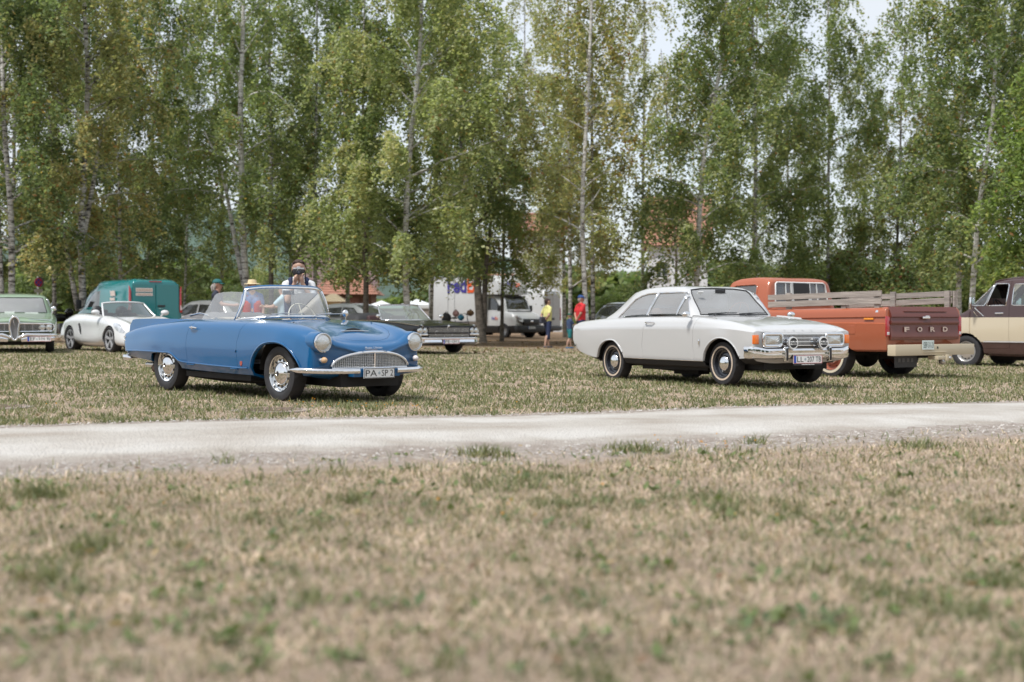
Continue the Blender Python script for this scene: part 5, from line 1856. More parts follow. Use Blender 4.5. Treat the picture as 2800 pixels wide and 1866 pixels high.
def pickup():
    P = paint('faded_orange_lacquer', (.335, .092, .042), .42, .55, dust=.2)
    BRN = paint('brown_lacquer', (.125, .031, .021), .45, .5, dust=.15)
    CR = paint('cream_lacquer', (.50, .435, .31), .45, .4, dust=.15)
    rt = thing('pickup_truck', 'faded orange pickup truck with brown tailgate and wooden side boards, seen from behind', 'pickup truck', (6.03, 24.15, 0), 127)
    bed = [
        [(-1.13, 0, 1.13), (1.40, 0, 1.13)],
        [(-1.13, .82, 1.13), (1.40, .82, 1.13)],
        [(-1.13, .90, 1.15), (1.40, .90, 1.13)],
        [(-1.13, .955, 1.12), (1.40, .955, 1.10)],
        [(-1.14, .985, 1.00), (1.40, .985, .975)],
        [(-1.14, .965, .985), (1.40, .965, .955)],
        [(-1.14, .975, .90), (1.40, .975, .93)],
        [(-1.14, .995, .885), (1.40, .995, .91)],
        [(-1.14, .99, .70), (1.40, .99, .70)],
        [(-1.14, .955, .47), (1.40, .955, .45)],
        [(-1.12, .90, .44), (1.40, .90, .42)],
        [(-1.1, 0, .5), (1.40, 0, .45)]]
    b = loft(bed, 40, 3, sharp=(1, 2, 4, 5, 6, 7, 9, 10), round_=.02, dens=.2)
    wheel_arch(b, [(-.56, .1), (-.53, .41), (-.28, .60), (-.12, .74), (.06, .79), (.3, .77), (.46, .66), (.54, .5), (.56, .1)])
    f = cut(b, [(-1.05, -.80), (1.34, -.80), (1.34, .80), (-1.05, .80)], 'z', lambda f, c: c.z > 1.05)
    bmesh.ops.delete(b, geom=f, context='FACES')
    rim(b, .02)
    bm_obj(b, 'cargo_bed', [P], rt, 30)
    m = MB(); m.box((.15, 0, .62), (2.5, 1.62, .04))
    for s in (-1, 1): m.box((.15, s * .81, .88), (2.45, .02, .5))
    m.build('bed_floor', DARK, rt, 0)
    liner(rt, 0, .36, .42, .92, .45)
    u = MB(); u.box((1.2, 0, .46), (4.6, .9, .14)); u.box((0, 0, .34), (.14, 1.5, .12)); u.ell((0, 0, .35), (.2, .2, .2)); u.box((-.75, -.1, .42), (.5, .8, .2)); u.build('chassis', DARK, rt, 30)
    # cab, doors and hood
    low = [
        [(1.44, 0, 1.14), (2.55, 0, 1.14), (2.8, 0, 1.12), (3.9, 0, 1.02), (4.02, 0, .98)],
        [(1.44, .84, 1.14), (2.55, .84, 1.13), (2.8, .84, 1.10), (3.9, .80, .99), (4.0, .78, .95)],
        [(1.44, .95, 1.05), (2.55, .955, 1.05), (3.9, .93, .93), (4.0, .92, .9)],
        [(1.44, .985, .97), (2.55, .985, .97), (3.9, .96, .88), (4.0, .95, .86)],
        [(1.44, .99, .70), (2.55, .99, .70), (4.0, .96, .68)],
        [(1.44, .955, .44), (2.55, .955, .43), (4.0, .93, .48)],
        [(1.44, 0, .44), (4.0, 0, .48)]]
    b = loft(low, 50, 4, sharp=(3, 5), round_=.03, dens=.3)
    wheel_arch(b, arch_poly(3.35, .38, .46))
    f = cut(b, [(1.62, .46), (2.62, .46), (2.66, 1.2), (1.62, 1.2)], 'y', lambda f, c: c.y > .8)
    d = take(b, f, .004, .02)
    rim(b, .02)
    bm_obj(b, 'cab_body', [P], rt, 30)
    o = bm_obj(d, 'door', [P], rt, 30)
    m = MB(); m.tube([(1.72, .985, 1.0), (1.74, 1.015, 1.0), (1.86, 1.015, 1.0), (1.88, .985, 1.0)], .012, 6); m.build('handle', CHROME, o)
    liner(rt, 3.35, .36, .44, .94, .4)
    rails = [
        [(1.43, 0, 1.10), (1.46, 0, 1.35), (1.50, 0, 1.61), (1.57, 0, 1.675), (1.85, 0, 1.705), (2.2, 0, 1.695), (2.42, 0, 1.65), (2.62, 0, 1.4), (2.82, 0, 1.12)],
        [(1.43, .77, 1.10), (1.46, .765, 1.35), (1.50, .755, 1.595), (1.57, .745, 1.655), (1.85, .745, 1.685), (2.2, .745, 1.672), (2.42, .735, 1.625), (2.62, .76, 1.36), (2.82, .82, 1.10)],
        [(1.43, .85, 1.10), (1.47, .825, 1.33), (1.52, .795, 1.56), (1.60, .785, 1.61), (1.85, .785, 1.635), (2.2, .785, 1.625), (2.4, .78, 1.575), (2.6, .82, 1.33), (2.80, .86, 1.10)],
        [(1.43, .90, 1.08), (1.9, .905, 1.08), (2.78, .90, 1.08)]]
    rw = [(-.675, 1.245), (.675, 1.245), (.69, 1.27), (.645, 1.585), (.60, 1.61), (-.60, 1.61), (-.645, 1.585), (-.69, 1.27)]
    ws = [(-.70, 1.16), (.70, 1.16), (.64, 1.57), (-.64, 1.57)]
    dw = [(1.72, 1.20), (2.50, 1.20), (2.33, 1.53), (2.26, 1.565), (1.79, 1.575), (1.75, 1.55)]
    glasshouse(rt, rails, [('door_window', dw)], ws, rw, P, glass('cab_glass', (.72, .84, .80), 1.0, .10), n=50, front_x=2.3, rear_x=1.6, tr=.016, trim=mat('white_rubber', (.66, .66, .64), .5), side_trim=P)
    for y, w in ((.40, .018), (.255, .028), (.215, .02), (-.20, .028), (-.245, .02), (-.43, .018)):
        m = MB(); m.quadbar((1.448, y, 1.25), (1.492, y * .97, 1.61), w, .02, (1, 0, 0)); m.build('sliding_window_bar', mat('white_rubber', (.66, .66, .64), .5), rt, 0)
    m = MB(); m.quadbar((1.458, .205, 1.43), (1.458, -.20, 1.43), .34, .006, (1, 0, 0)); m.build('open_window_gap', BLACK, rt, 0)
    IN = mat('tan_vinyl', (.30, .15, .09), .6, var=.2)
    m = MB(); m.box((1.72, 0, 1.02), (.18, 1.4, .55), ry=R(-8)); m.build('seat_back', IN, rt, bevel=.05)
    steering(rt, (2.25, .4, 1.2), 40, .2)
    # tailgate with pressed ridges and raised letters
    prof = [(x - .035, z) for x, z in [(-1.150, .625), (-1.160, .645), (-1.165, .685), (-1.145, .745), (-1.140, .865), (-1.165, .885), (-1.168, .915), (-1.148, .945), (-1.148, .985), (-1.168, .998), (-1.165, 1.02), (-1.145, 1.07), (-1.10, 1.16), (-1.0, 1.165)]]
    m = MB(); m.grid(np.array([[(x, y, z) for y in np.linspace(-.885, .885, 12)] for x, z in prof]))
    for s in (-1, 1): m.add([(x, s * .885, z) for x, z in prof] + [(-1.05, s * .885, .63)], [tuple(range(len(prof) + 1))])
    tg = m.build('tailgate', BRN, rt, 50)
    for i, ch in enumerate('FORD'):
        e = MB(); put_text(e, ch, (-1.193, .49 - .335 * i, .795), (0, -1, 0), (.05, 0, 1), .078, .125, .004, bold=.03); e.build('tailgate_letter', mat('letter_beige', (.55, .43, .36), .5), tg, 0, fixn=False)
    m = MB(); m.box((-1.21, .02, .985), (.03, .19, .035)); m.box((-1.215, .0, 1.008), (.03, .10, .02)); m.build('handle', CHROME, tg, bevel=.006)
    m = MB(); m.box((-1.183, 0, 1.085), (.012, 1.1, .012), ry=R(-20)); m.build('ridge', BRN, tg, 0)
    for s in (-1, 1):
        m = MB(); m.box((-1.165, s * .94, .845), (.03, .085, .32)); m.build('tail_lamp', REDL, rt, bevel=.012)
        m = MB(); m.box((-1.178, s * .94, .73), (.012, .06, .05)); m.build('reversing_lamp', mat('clear_lens', (.6, .55, .55), .2), rt, bevel=.005)
    m = MB(); m.box((-.83, .99, .965), (.19, .012, .03)); m.build('side_marker', mat('side_amber', (.75, .27, .03), .2), rt, bevel=.006)
    m = MB(); m.lathe([(.045, 0), (.045, .012), (.03, .02), (.002, .02)], (-.98, .955, 1.06), 'y', 20); m.build('filler_cap', CHROME, rt)
    m = MB(); m.prism([(-.56, .72), (-.38, .72), (-.38, .86), (-.56, .86)], 'y', .990, .998); m.build('fuel_flap', P, rt, 0, bevel=.012)
    # bumper
    m = MB(); m.box((-1.33, .02, .465), (.16, 2.06, .175)); m.build('rear_bumper', CR, rt, bevel=.012)
    m = MB(); m.box((-1.40, .06, .43), (.05, .62, .02)); m.box((-1.38, -.04, .335), (.20, .20, .06)); m.box((-1.43, -.24, .335), (.05, .06, .10)); m.build('bumper_step', CR, rt, bevel=.006)
    m = MB(); m.box((-1.412, -.02, .50), (.004, .035, .035)); m.build('bumper_hole', BLACK, rt, 0)
    m = MB(); m.tube([(-1.36, -.30, .37), (-1.42, -.30, .30)], .02, 8); m.ell((-1.44, -.30, .33), (.03, .03, .03)); m.ell((-1.35, -.22, .27), (.06, .05, .05)); m.build('tow_hitch', STEEL, rt)
    plate(rt, (-1.425, .25, .545), (-1, 0, 0), .30, .15, 'SBP-31-21', False, bg=mat('plate_pale', (.60, .68, .66), .4), ink=mat('plate_green', (.06, .10, .08), .4), border=False)
    m = MB(); m.box((-1.22, .55, .28), (.012, .56, .19)); k = m.build('mud_flap', BLACK, rt, 0)
    e = MB()
    for yy in (.72, .62, .50, .40): e.box((-1.229, yy, .30), (.003, .06, .06))
    e.build('flap_print', mat('flap_grey', (.10, .10, .10), .7), k, 0)
    # wooden boards: each board and post its own piece
    WD = mat('weathered_wood', (.30, .26, .23), .85, var=.35, vscale=5, grain=(.35, 3, 6), bump=.4, bscale=14, detail=8)
    for s in (1, -1):
        for z0, z1, h in ((1.215, 1.255, .10), (1.335, 1.372, .092)):
            x0, x1 = (1.39, -1.04) if s > 0 else (1.30, -1.03)
            m = MB(); m.quadbar((x0, s * .93, z0), (x1, s * .93, z1 + (.02 if s < 0 else 0)), .025, h, (0, 0, 1)); m.build('board', WD, rt, 0, bevel=.003)
        for x in ((.95, -.25, -.93) if s > 0 else (1.2, .16, -.96)):
            m = MB(); m.box((x, s * (.93 - .035), 1.26 if s > 0 else 1.29), (.10, .045, .30)); m.build('board_post', WD, rt, 0, bevel=.004)
    m = MB(); m.box((-1.09, -.93, 1.30), (.03, .10, .27)); m.build('board_post', WD, rt, 0, bevel=.004)
    CW = (.255, .295, mat('cream_wall', (.58, .52, .40), .6))
    OR = mat('orange_rim', (.30, .10, .06), .5, var=.2)
    for x in (0, 3.35):
        for s in (-1, 1): wheel(rt, x, s * .83, .365, .365, .235, .25, 'steel', (CHROME, OR), s, CW)
pickup()

def cargo_van():
    BRN = paint('deep_brown_lacquer', (.050, .024, .022), .25, 1, dust=.05)
    CR = paint('pale_cream_lacquer', (.50, .44, .325), .35, .7, dust=.12)
    rt = thing('passenger_van', 'brown and cream panel van cut by the right edge of the photo', 'van', (10.59, 31.74, -.08), 135)
    rails = [
        [(-3.9, 0, 1.90), (-3.2, 0, 1.98), (-1.2, 0, 2.0), (-.75, 0, 1.965), (-.62, 0, 1.92), (-.42, 0, 1.66), (-.20, 0, 1.36), (-.05, 0, 1.255), (.3, 0, 1.16), (.68, 0, 1.06), (.80, 0, .98)],
        [(-3.9, .72, 1.85), (-3.2, .74, 1.93), (-1.2, .745, 1.95), (-.75, .74, 1.91), (-.60, .735, 1.87), (-.40, .76, 1.63), (-.16, .80, 1.34), (0, .82, 1.24), (.3, .82, 1.14), (.66, .80, 1.04), (.78, .79, .97)],
        [(-3.9, .80, 1.80), (-1.2, .83, 1.885), (-.75, .825, 1.85), (-.60, .82, 1.82), (-.38, .85, 1.60), (-.10, .90, 1.32), (.05, .91, 1.21), (.3, .91, 1.12), (.66, .89, 1.02), (.76, .87, .96)],
        [(-3.9, .95, 1.35), (-1.2, .965, 1.36), (-.3, .965, 1.30), (0, .96, 1.16), (.6, .94, 1.0), (.74, .92, .94)],
        [(-3.9, .985, 1.09), (-1.2, .99, 1.09), (.0, .985, 1.08), (.6, .965, .95), (.74, .94, .90)],
        [(-3.9, .985, .75), (-1.2, .99, .75), (0, .995, .78), (.6, .97, .74), (.74, .94, .70)],
        [(-3.9, .97, .56), (-1.2, .975, .56), (0, .98, .56), (.74, .94, .54)],
        [(-3.9, .93, .33), (-1.2, .93, .31), (.7, .90, .36)],
        [(-3.9, 0, .36), (.7, 0, .36)]]
    b = loft(rails, 90, 5, sharp=(4, 6), round_=.04, dens=.2)
    wheel_arch(b, arch_poly(0, .35, .405)); wheel_arch(b, arch_poly(-2.85, .35, .405))
    for z in (1.09, .56): bmesh.ops.bisect_plane(b, geom=b.verts[:] + b.edges[:] + b.faces[:], plane_co=(0, 0, z), plane_no=(0, 0, 1), dist=1e-4)
    for f in b.faces:
        z = f.calc_center_median().z
        f.material_index = 1 if .56 < z < 1.09 else 0
    lay = b.faces.layers.int['seg']
    wins = []
    W1 = [(-.47, 1.345), (-.92, 1.345), (-.955, 1.79), (-.93, 1.815), (-.64, 1.815)]
    W0 = [(-.14, 1.345), (-.44, 1.345), (-.605, 1.79)]
    W2 = [(-1.05, 1.345), (-1.88, 1.345), (-1.90, 1.80), (-1.07, 1.80)]
    W3 = [(-2.1, 1.345), (-2.95, 1.345), (-2.95, 1.80), (-2.1, 1.80)]
    for s in (-1, 1):
        for nme, w in (('vent_window', W0), ('door_window', W1), ('side_window', W2), ('side_window', W3)):
            f = cut(b, w, 'y', lambda f, c: c.y * s > .5)
            wins.append((nme, take(b, f, 0, 0)))
    f = cut(b, [(-.70, 1.33), (.70, 1.33), (.64, 1.84), (-.64, 1.84)], 'x', lambda f, c: c.x > -.8 and f[lay] == 0 and c.z > 1.25)
    wins.append(('windscreen', take(b, f, 0, 0)))
    doors = []
    for s in (-1, 1):
        f = cut(b, [(-.10, .42), (-.10, 1.28), (-.55, 1.87), (-1.0, 1.87), (-1.0, .42)], 'y', lambda f, c: c.y * s > .6)
        doors.append(take(b, f, .005, .02))
        bmesh.ops.delete(b, geom=[], context='FACES')
    fr = [(k, outline(p)) for k, p in wins]
    rim(b, .02)
    bm_obj(b, 'body', [BRN, CR], rt, 30)
    for d in doors:
        o = bm_obj(d, 'door', [BRN, CR], rt, 30)
        s = 1 if o.data.vertices[0].co.y > 0 else -1
        m = MB(); m.tube([(-.86, s * .965, 1.18), (-.84, s * 1.0, 1.18), (-.70, s * 1.0, 1.18), (-.68, s * .965, 1.18)], .018, 8); m.build('handle', CHROME, o)
    for k, p in wins:
        nm = k
        for v in p.verts: v.co -= v.normal * .008
        if nm == 'door_window':
            p.free(); continue
        bm_obj(p, nm, [glass('van_glass', (.60, .72, .70), 1.0, .06)], rt, 60)
    for k, loops in fr:
        for lp in loops:
            q = thin(lp, .03)
            if len(q) < 4: continue
            m = MB(); m.tube(q[:-1] if (q[0] - q[-1]).length < .04 else q, .011, 6, closed=True)
            m.build('window_trim', BLACK if k == 'windscreen' else CHROME, rt, 60)
    for s in (-1, 1):
        m = MB(); m.tube([(-.43, s * .985, .565), (-2.4, s * .985, .565)], .012, 6); m.build('side_moulding', CHROME, rt)
        m = MB(); m.tube([(-3.8, s * .75, 1.93), (-1.2, s * .77, 1.935), (-.70, s * .765, 1.90), (-.58, s * .77, 1.86)], .016, 6); m.build('drip_rail', BRN, rt)
        m = MB(); m.tube([(-.28, s * .975, 1.11), (-.25, s * 1.10, 1.22)], .010, 6); m.tube([(-.42, s * .985, 1.12), (-.27, s * 1.10, 1.30)], .010, 6); m.build('mirror_arm', CHROME, rt)
        m = MB(); m.box((-.22, s * 1.11, 1.40), (.05, .17, .27)); m.build('wing_mirror', CHROME, rt, bevel=.02)
    liner(rt, 0, .33, .40, .94, .45); liner(rt, -2.85, .33, .40, .94, .45)
    m = MB(); m.box((-1.4, 0, .36), (4.4, 1.5, .14)); m.box((-.75, .2, .26), (.7, .5, .2)); m.build('chassis', DARK, rt, 0)
    steering(rt, (-.52, .42, 1.32), 35, .20)
    m = MB(); m.box((-.25, 0, 1.22), (.35, 1.6, .18)); m.build('dashboard', mat('rust_vinyl', (.22, .07, .04), .6), rt, bevel=.03)
    seats(rt, (-1.15,), mat('rust_vinyl', (.22, .07, .04), .6), belt=1.25, y=.45)
    m = MB(); put_text(m, '20', (.16, .9955, .84), (-1, 0, 0), (0, 0, 1), .075, .10, .004); m.build('side_badge', CHROME, rt, 0, fixn=False)
    m = MB(); m.box((.84, 0, .50), (.08, 1.9, .14)); m.build('front_bumper', CHROME, rt, bevel=.02)
    m = MB(); m.box((.79, 0, .78), (.03, 1.2, .22)); m.build('grille', BLACK, rt, bevel=.01)
    for s in (-1, 1): lamp_round(rt, (.80, s * .76, .78), .10)
    WR = mat('grey_wheel', (.50, .49, .47), .35, .4, var=.15)
    for x in (0, -2.85):
        for s in (-1, 1): wheel(rt, x, s * .86, .35, .35, .21, .225, 'vent', (mat('silver_cap', (.62, .61, .58), .3, .6), WR), s)
cargo_van()

def green_saloon():
    P = paint('pale_green_lacquer', (.21, .29, .20), .35, .8, dust=.18)
    rt = thing('vintage_saloon', 'pale green vintage american car with upright oval grille at the left edge', 'car', (-11.61, 33.26, .19), -72)
    rails = [
        [(-4.2, 0, .80), (-3.2, 0, .93), (-1.0, 0, .95), (-.75, 0, .94), (0, 0, .885), (.55, 0, .845), (.80, 0, .80), (.86, 0, .765)],
        [(-4.2, .5, .80), (-3.2, .5, .93), (-1.0, .5, .945), (0, .5, .865), (.55, .5, .815), (.78, .5, .775), (.83, .5, .74)],
        [(-4.2, .78, .82), (-3.0, .80, .92), (-1.0, .83, .93), (0, .84, .855), (.55, .83, .80), (.74, .81, .765), (.79, .80, .73)],
        [(-4.2, .86, .74), (-1.0, .905, .84), (.5, .895, .75), (.76, .86, .69)],
        [(-4.15, .88, .60), (-1.0, .92, .66), (0, .92, .66), (.5, .91, .6), (.78, .86, .55)],
        [(-4.1, .86, .38), (-1.0, .89, .34), (.5, .89, .36), (.78, .85, .38)],
        [(-4.0, .7, .30), (-1.0, .8, .24), (.7, .76, .28)],
        [(-4.0, 0, .30), (-1.0, 0, .24), (.7, 0, .28)]]
    b = loft(rails, 50, 4, sharp=(2, 5, 6), round_=.03, bulge=(0, .03))
    wheel_arch(b, arch_poly(-.05, .33, .39)); wheel_arch(b, arch_poly(-3.05, .33, .39))
    rim(b, .02)
    bm_obj(b, 'body', [P], rt, 35)
    liner(rt, -.05, .3, .38, .84, .4); liner(rt, -3.05, .3, .38, .84, .4)
    m = MB(); m.box((-1.7, 0, .25), (4.6, 1.3, .12)); m.build('chassis', DARK, rt, 0)
    R_ = [
        [(-3.1, 0, .93), (-2.75, 0, 1.30), (-2.4, 0, 1.39), (-1.7, 0, 1.415), (-1.2, 0, 1.395), (-1.02, 0, 1.35), (-.8, 0, 1.05), (-.70, 0, .92)],
        [(-3.1, .60, .92), (-2.78, .60, 1.25), (-2.4, .62, 1.345), (-1.7, .64, 1.365), (-1.2, .64, 1.345), (-1.08, .64, 1.31), (-.93, .72, 1.03), (-.90, .76, .91)],
        [(-3.1, .70, .91), (-2.7, .68, 1.15), (-2.3, .69, 1.28), (-1.7, .70, 1.31), (-1.25, .70, 1.30), (-1.12, .69, 1.26), (-1.0, .77, 1.02), (-.96, .80, .90)],
        [(-3.1, .82, .86), (-1.7, .84, .86), (-.98, .83, .86)]]
    glasshouse(rt, R_, [('door_window', [(-1.12, .945), (-1.18, 1.28), (-1.85, 1.285), (-1.85, .945)]), ('quarter_window', [(-1.92, .945), (-1.92, 1.28), (-2.3, 1.255), (-2.6, .99)])],
               [(-.70, .95), (.70, .95), (.60, 1.31), (-.60, 1.31)], [(-.5, 1.0), (.5, 1.0), (.5, 1.26), (-.5, 1.26)], P, glass('saloon_glass', (.80, .88, .86), 1.0, .30), n=50, sub=4, front_x=-1.3, rear_x=-2.4)
    seats(rt, (-1.7, -2.5), mat('grey_cloth', (.12, .13, .12), .8), belt=.93)
    m = MB(); m.box((-.72, -.15, .945), (.02, .22, .06)); m.box((-.68, .35, .935), (.02, .3, .04)); m.build('dashboard_papers', WHITEP, rt, 0)
    # grille: bright oval upright collar, open slots either side
    x = .90
    oval = lambda k, dz=0: [(x, .085 * k * math.cos(R(a)) * (1.25 if math.sin(R(a)) > 0 else 1), .575 + dz + .265 * k * math.copysign(abs(math.sin(R(a))) ** .55, math.sin(R(a)))) for a in range(0, 360, 12)]
    m = MB(); m.tube([(p[0] + .05, p[1], p[2]) for p in oval(1.0)], .026, 8, closed=True); m.build('grille_collar', CHROME, rt, 50)
    m = MB(); m.add([(q[0] + .035, q[1], q[2]) for q in oval(.95)] + [(x + .02, 0, .575)], [(i, (i + 1) % 30, 30) for i in range(30)]); m.build('collar_mesh', mat('mesh_grey', (.20, .20, .20), .5, .5, var=.3, vscale=60), rt, 0)
    m = MB(); m.tube([(x + .05, -.035, .77), (x + .055, 0, .64), (x + .05, .035, .77)], .008, 5); m.build('grille_emblem', CHROME, rt)
    for s in (-1, 1):
        m = MB(); m.box((.855, s * .47, .60), (.03, .72, .14)); m.build('grille_backing', DARK, rt, 0)
        for k in range(4):
            m = MB(); m.box((.876, s * .36, .555 + k * .03), (.02, .50, .010)); m.build('grille_bar', STEEL, rt, 0)
        for k in range(3):
            m = MB(); m.box((.884, s * (.22 + .17 * k), .60), (.012, .012, .13)); m.build('grille_slat', STEEL, rt, 0)
        m = MB(); m.tube([(.905, s * .12, .69), (.90, s * .5, .685), (.875, s * .78, .68), (.83, s * .84, .66), (.82, s * .855, .60), (.83, s * .84, .54), (.875, s * .78, .515), (.90, s * .5, .508), (.905, s * .12, .505)], .020, 8); m.build('grille_surround', CHROME, rt)
        for y in (.595, .745): lamp_round(rt, (.875, s * y, .60), .068)
        m = MB(); m.tube([(.80, s * .30, .785), (.795, s * .60, .775), (.79, s * .80, .765)], .010, 6); m.build('hood_trim', CHROME, rt)
        pts = [(.97, s * .09, .36), (.98, s * .16, .40), (.985, s * .26, .435), (.97, s * .40, .43), (.94, s * .70, .425), (.86, s * .88, .42), (.60, s * .95, .42)]
        m = MB(); m.tube([(a, c, d) for a, c, d in pts], .035, 10); m.build('front_bumper', CHROME, rt, 50)
        m = MB(); m.tube([(.95, s * .14, .32), (.95, s * .30, .345), (.93, s * .70, .345), (.86, s * .86, .345)], [.05, .075, .075, .05], 10, sq=(1, .5), up=(0, 0, 1)); m.build('lower_bumper', CHROME, rt, 50)
        m = MB(); m.tube([(-.38, s * .80, .90), (-.37, s * .84, 1.0)], .010, 6); m.ell((-.37, s * .85, 1.04), (.05, .06, .06)); m.build('wing_mirror', CHROME, rt)
        wheel(rt, -.05, s * .76, .34, .34, .19, .19, 'steel', (CHROME, P), s); wheel(rt, -3.05, s * .76, .34, .34, .19, .19, 'steel', (CHROME, P), s)
    plate(rt, (.992, .53, .335), (1, 0, 0), .52, .115, 'EF|536 BJ', True, border=mat('plate_red', (.42, .05, .06), .4), crest=(.30, .10), cap=(.55, .2, .08))
green_saloon()

def white_roadster():
    P = paint('bright_white_lacquer', (.60, .61, .61), .2, 1, dust=.03)
    rt = thing('roadster_car', 'modern white open roadster with five-spoke wheels between green car and blue convertible', 'car', (-9.19, 35.41, .15), -50.5)
    rails = [
        [(-3.32, 0, .80), (-3.0, 0, .92), (-2.2, 0, .95), (-1.2, 0, .93), (-.55, 0, .90), (0, 0, .80), (.5, 0, .68), (.75, 0, .57), (.86, 0, .46)],
        [(-3.32, .42, .79), (-3.0, .45, .91), (-2.2, .5, .95), (-1.2, .52, .925), (-.55, .5, .89), (0, .45, .79), (.5, .42, .67), (.75, .4, .56), (.85, .4, .46)],
        [(-3.3, .62, .74), (-2.9, .66, .88), (-2.3, .70, .975), (-1.6, .71, .95), (-1.0, .72, .915), (-.5, .72, .90), (0, .70, .85), (.4, .66, .745), (.66, .62, .60), (.76, .58, .48)],
        [(-3.26, .74, .66), (-2.8, .84, .80), (-2.3, .87, .85), (-1.5, .835, .85), (-.8, .825, .83), (0, .855, .745), (.4, .82, .645), (.62, .75, .52), (.70, .70, .44)],
        [(-3.22, .80, .5), (-2.4, .905, .64), (-1.5, .87, .62), (-.8, .865, .60), (0, .90, .64), (.4, .855, .54), (.68, .76, .38)],
        [(-3.2, .80, .30), (-2.4, .90, .30), (-1.3, .885, .22), (0, .895, .30), (.4, .86, .22), (.74, .74, .20)],
        [(-3.1, .6, .22), (-1.2, .75, .14), (.7, .6, .15)],
        [(-3.1, 0, .22), (-1.2, 0, .14), (.75, 0, .15)]]
    b = loft(rails, 70, 5, sharp=(6,), round_=.06, bulge=(.0, .05))
    wheel_arch(b, arch_poly(0, .325, .355)); wheel_arch(b, arch_poly(-2.42, .325, .36))
    f = cut(b, [(-1.95, -.55), (-.72, -.60), (-.66, 0), (-.72, .60), (-1.95, .55)], 'z', lambda f, c: c.z > .75)
    bmesh.ops.delete(b, geom=f, context='FACES')
    scoops, lamps = [], []
    for s in (-1, 1):
        f = cut(b, curve2([(-1.90, .70), (-1.84, .735), (-1.78, .70), (-1.66, .50), (-1.66, .44), (-1.74, .45), (-1.84, .55)], 3, True), 'y', lambda f, c: c.y * s > .6)
        scoops.append(take(b, f, 0, 0))
        f = cut(b, curve2([(.16, .72), (.26, .735), (.42, .68), (.60, .55), (.60, .49), (.48, .51), (.30, .60)], 3, True), 'y', lambda f, c: c.y * s > .5)
        lamps.append(take(b, f, .003, 0))
        f = cut(b, [(-1.62, .26), (-.62, .26), (-.55, .60), (-.62, .97), (-1.45, .99), (-1.56, .8)], 'y', lambda f, c: c.y * s > .62)
        d = take(b, f, .004, .02)
        bm_obj(d, 'door', [P], rt, 40)
    rim(b, .025)
    bm_obj(b, 'body', [P], rt, 40)
    for q in scoops:
        for v in q.verts: v.co.y -= math.copysign(.02, v.co.y)
        bm_obj(q, 'air_intake', [BLACK], rt, 60)
    for q in lamps: bm_obj(q, 'headlight', [mat('clear_headlight', (.50, .52, .54), .12, .35, 1, var=.3, vscale=14)], rt, 60)
    for s in (-1, 1):
        m = MB(); m.lathe([(.055, 0), (.05, .02), (.002, .03)], (.40, s * .80, .635), 'y', 18); m.build('headlight_projector', CHROME, rt)
        for k in range(4):
            m = MB(); m.box((.80 - .02 * k, s * .50, .26 + .035 * k), (.02, .36, .012)); m.build('front_intake_bar', BLACK, rt, 0)
        m = MB(); m.ell((-.70, s * .93, 1.0), (.08, .11, .07)); m.tube([(-.66, s * .80, .92), (-.70, s * .88, .95)], .02, 6); m.build('wing_mirror', P, rt)
        for q in (0, -2.42): wheel(rt, q, s * .775, .325, .325, .23, .245, 'spoke', (mat('alloy_silver', (.50, .51, .53), .35, .35), BLACK), s)
        m = MB(); m.ell((-1.98, s * .33, 1.02), (.10, .17, .16)); m.build('roll_hoop', BLACK, rt)
    liner(rt, 0, .32, .35, .84, .35); liner(rt, -2.42, .32, .355, .85, .35)
    m = MB(); m.box((-1.2, 0, .18), (3.2, 1.3, .06)); m.box((.80, 0, .28), (.08, .55, .10)); m.build('underbody', DARK, rt, 0)
    tt = np.linspace(-1, 1, 17)
    Gw = [[Vector((-.45 - .30 * abs(t) ** 2.2, .70 * t, .885 - .0 * abs(t))).lerp(Vector((-1.02 - .14 * abs(t) ** 2.2, .56 * t, 1.265 - .035 * abs(t) ** 3)), q) for t in tt] for q in np.linspace(0, 1, 6)]
    m = MB(); m.grid(np.array([[tuple(p) for p in r_] for r_ in Gw])); m.build('windscreen', glass('roadster_glass', (.32, .38, .37), 1.0, .03), rt, 80)
    m = MB(); m.tube([Gw[k][0] for k in range(6)] + Gw[5][1:-1] + [Gw[k][16] for k in range(5, -1, -1)], .024, 8); m.build('windscreen_frame', P, rt, 60)
    seats(rt, (-1.25,), BLACK, belt=.86, y=.32, w=.46)
    for s in (-1, 1):
        m = MB(); m.box((-1.62, s * .32, .98), (.1, .22, .2)); m.build('headrest', BLACK, rt, bevel=.04)
    m = MB(); m.box((-.70, 0, .82), (.35, 1.2, .12)); m.build('dashboard', BLACK, rt, bevel=.04)
    m = MB(); m.box((-2.2, 0, .965), (.42, .96, .05)); m.build('folded_top', BLACK, rt, bevel=.02)
    m = MB(); m.box((-1.3, 0, .30), (1.2, 1.2, .04)); m.build('cabin_floor', DARK, rt, 0)
white_roadster()

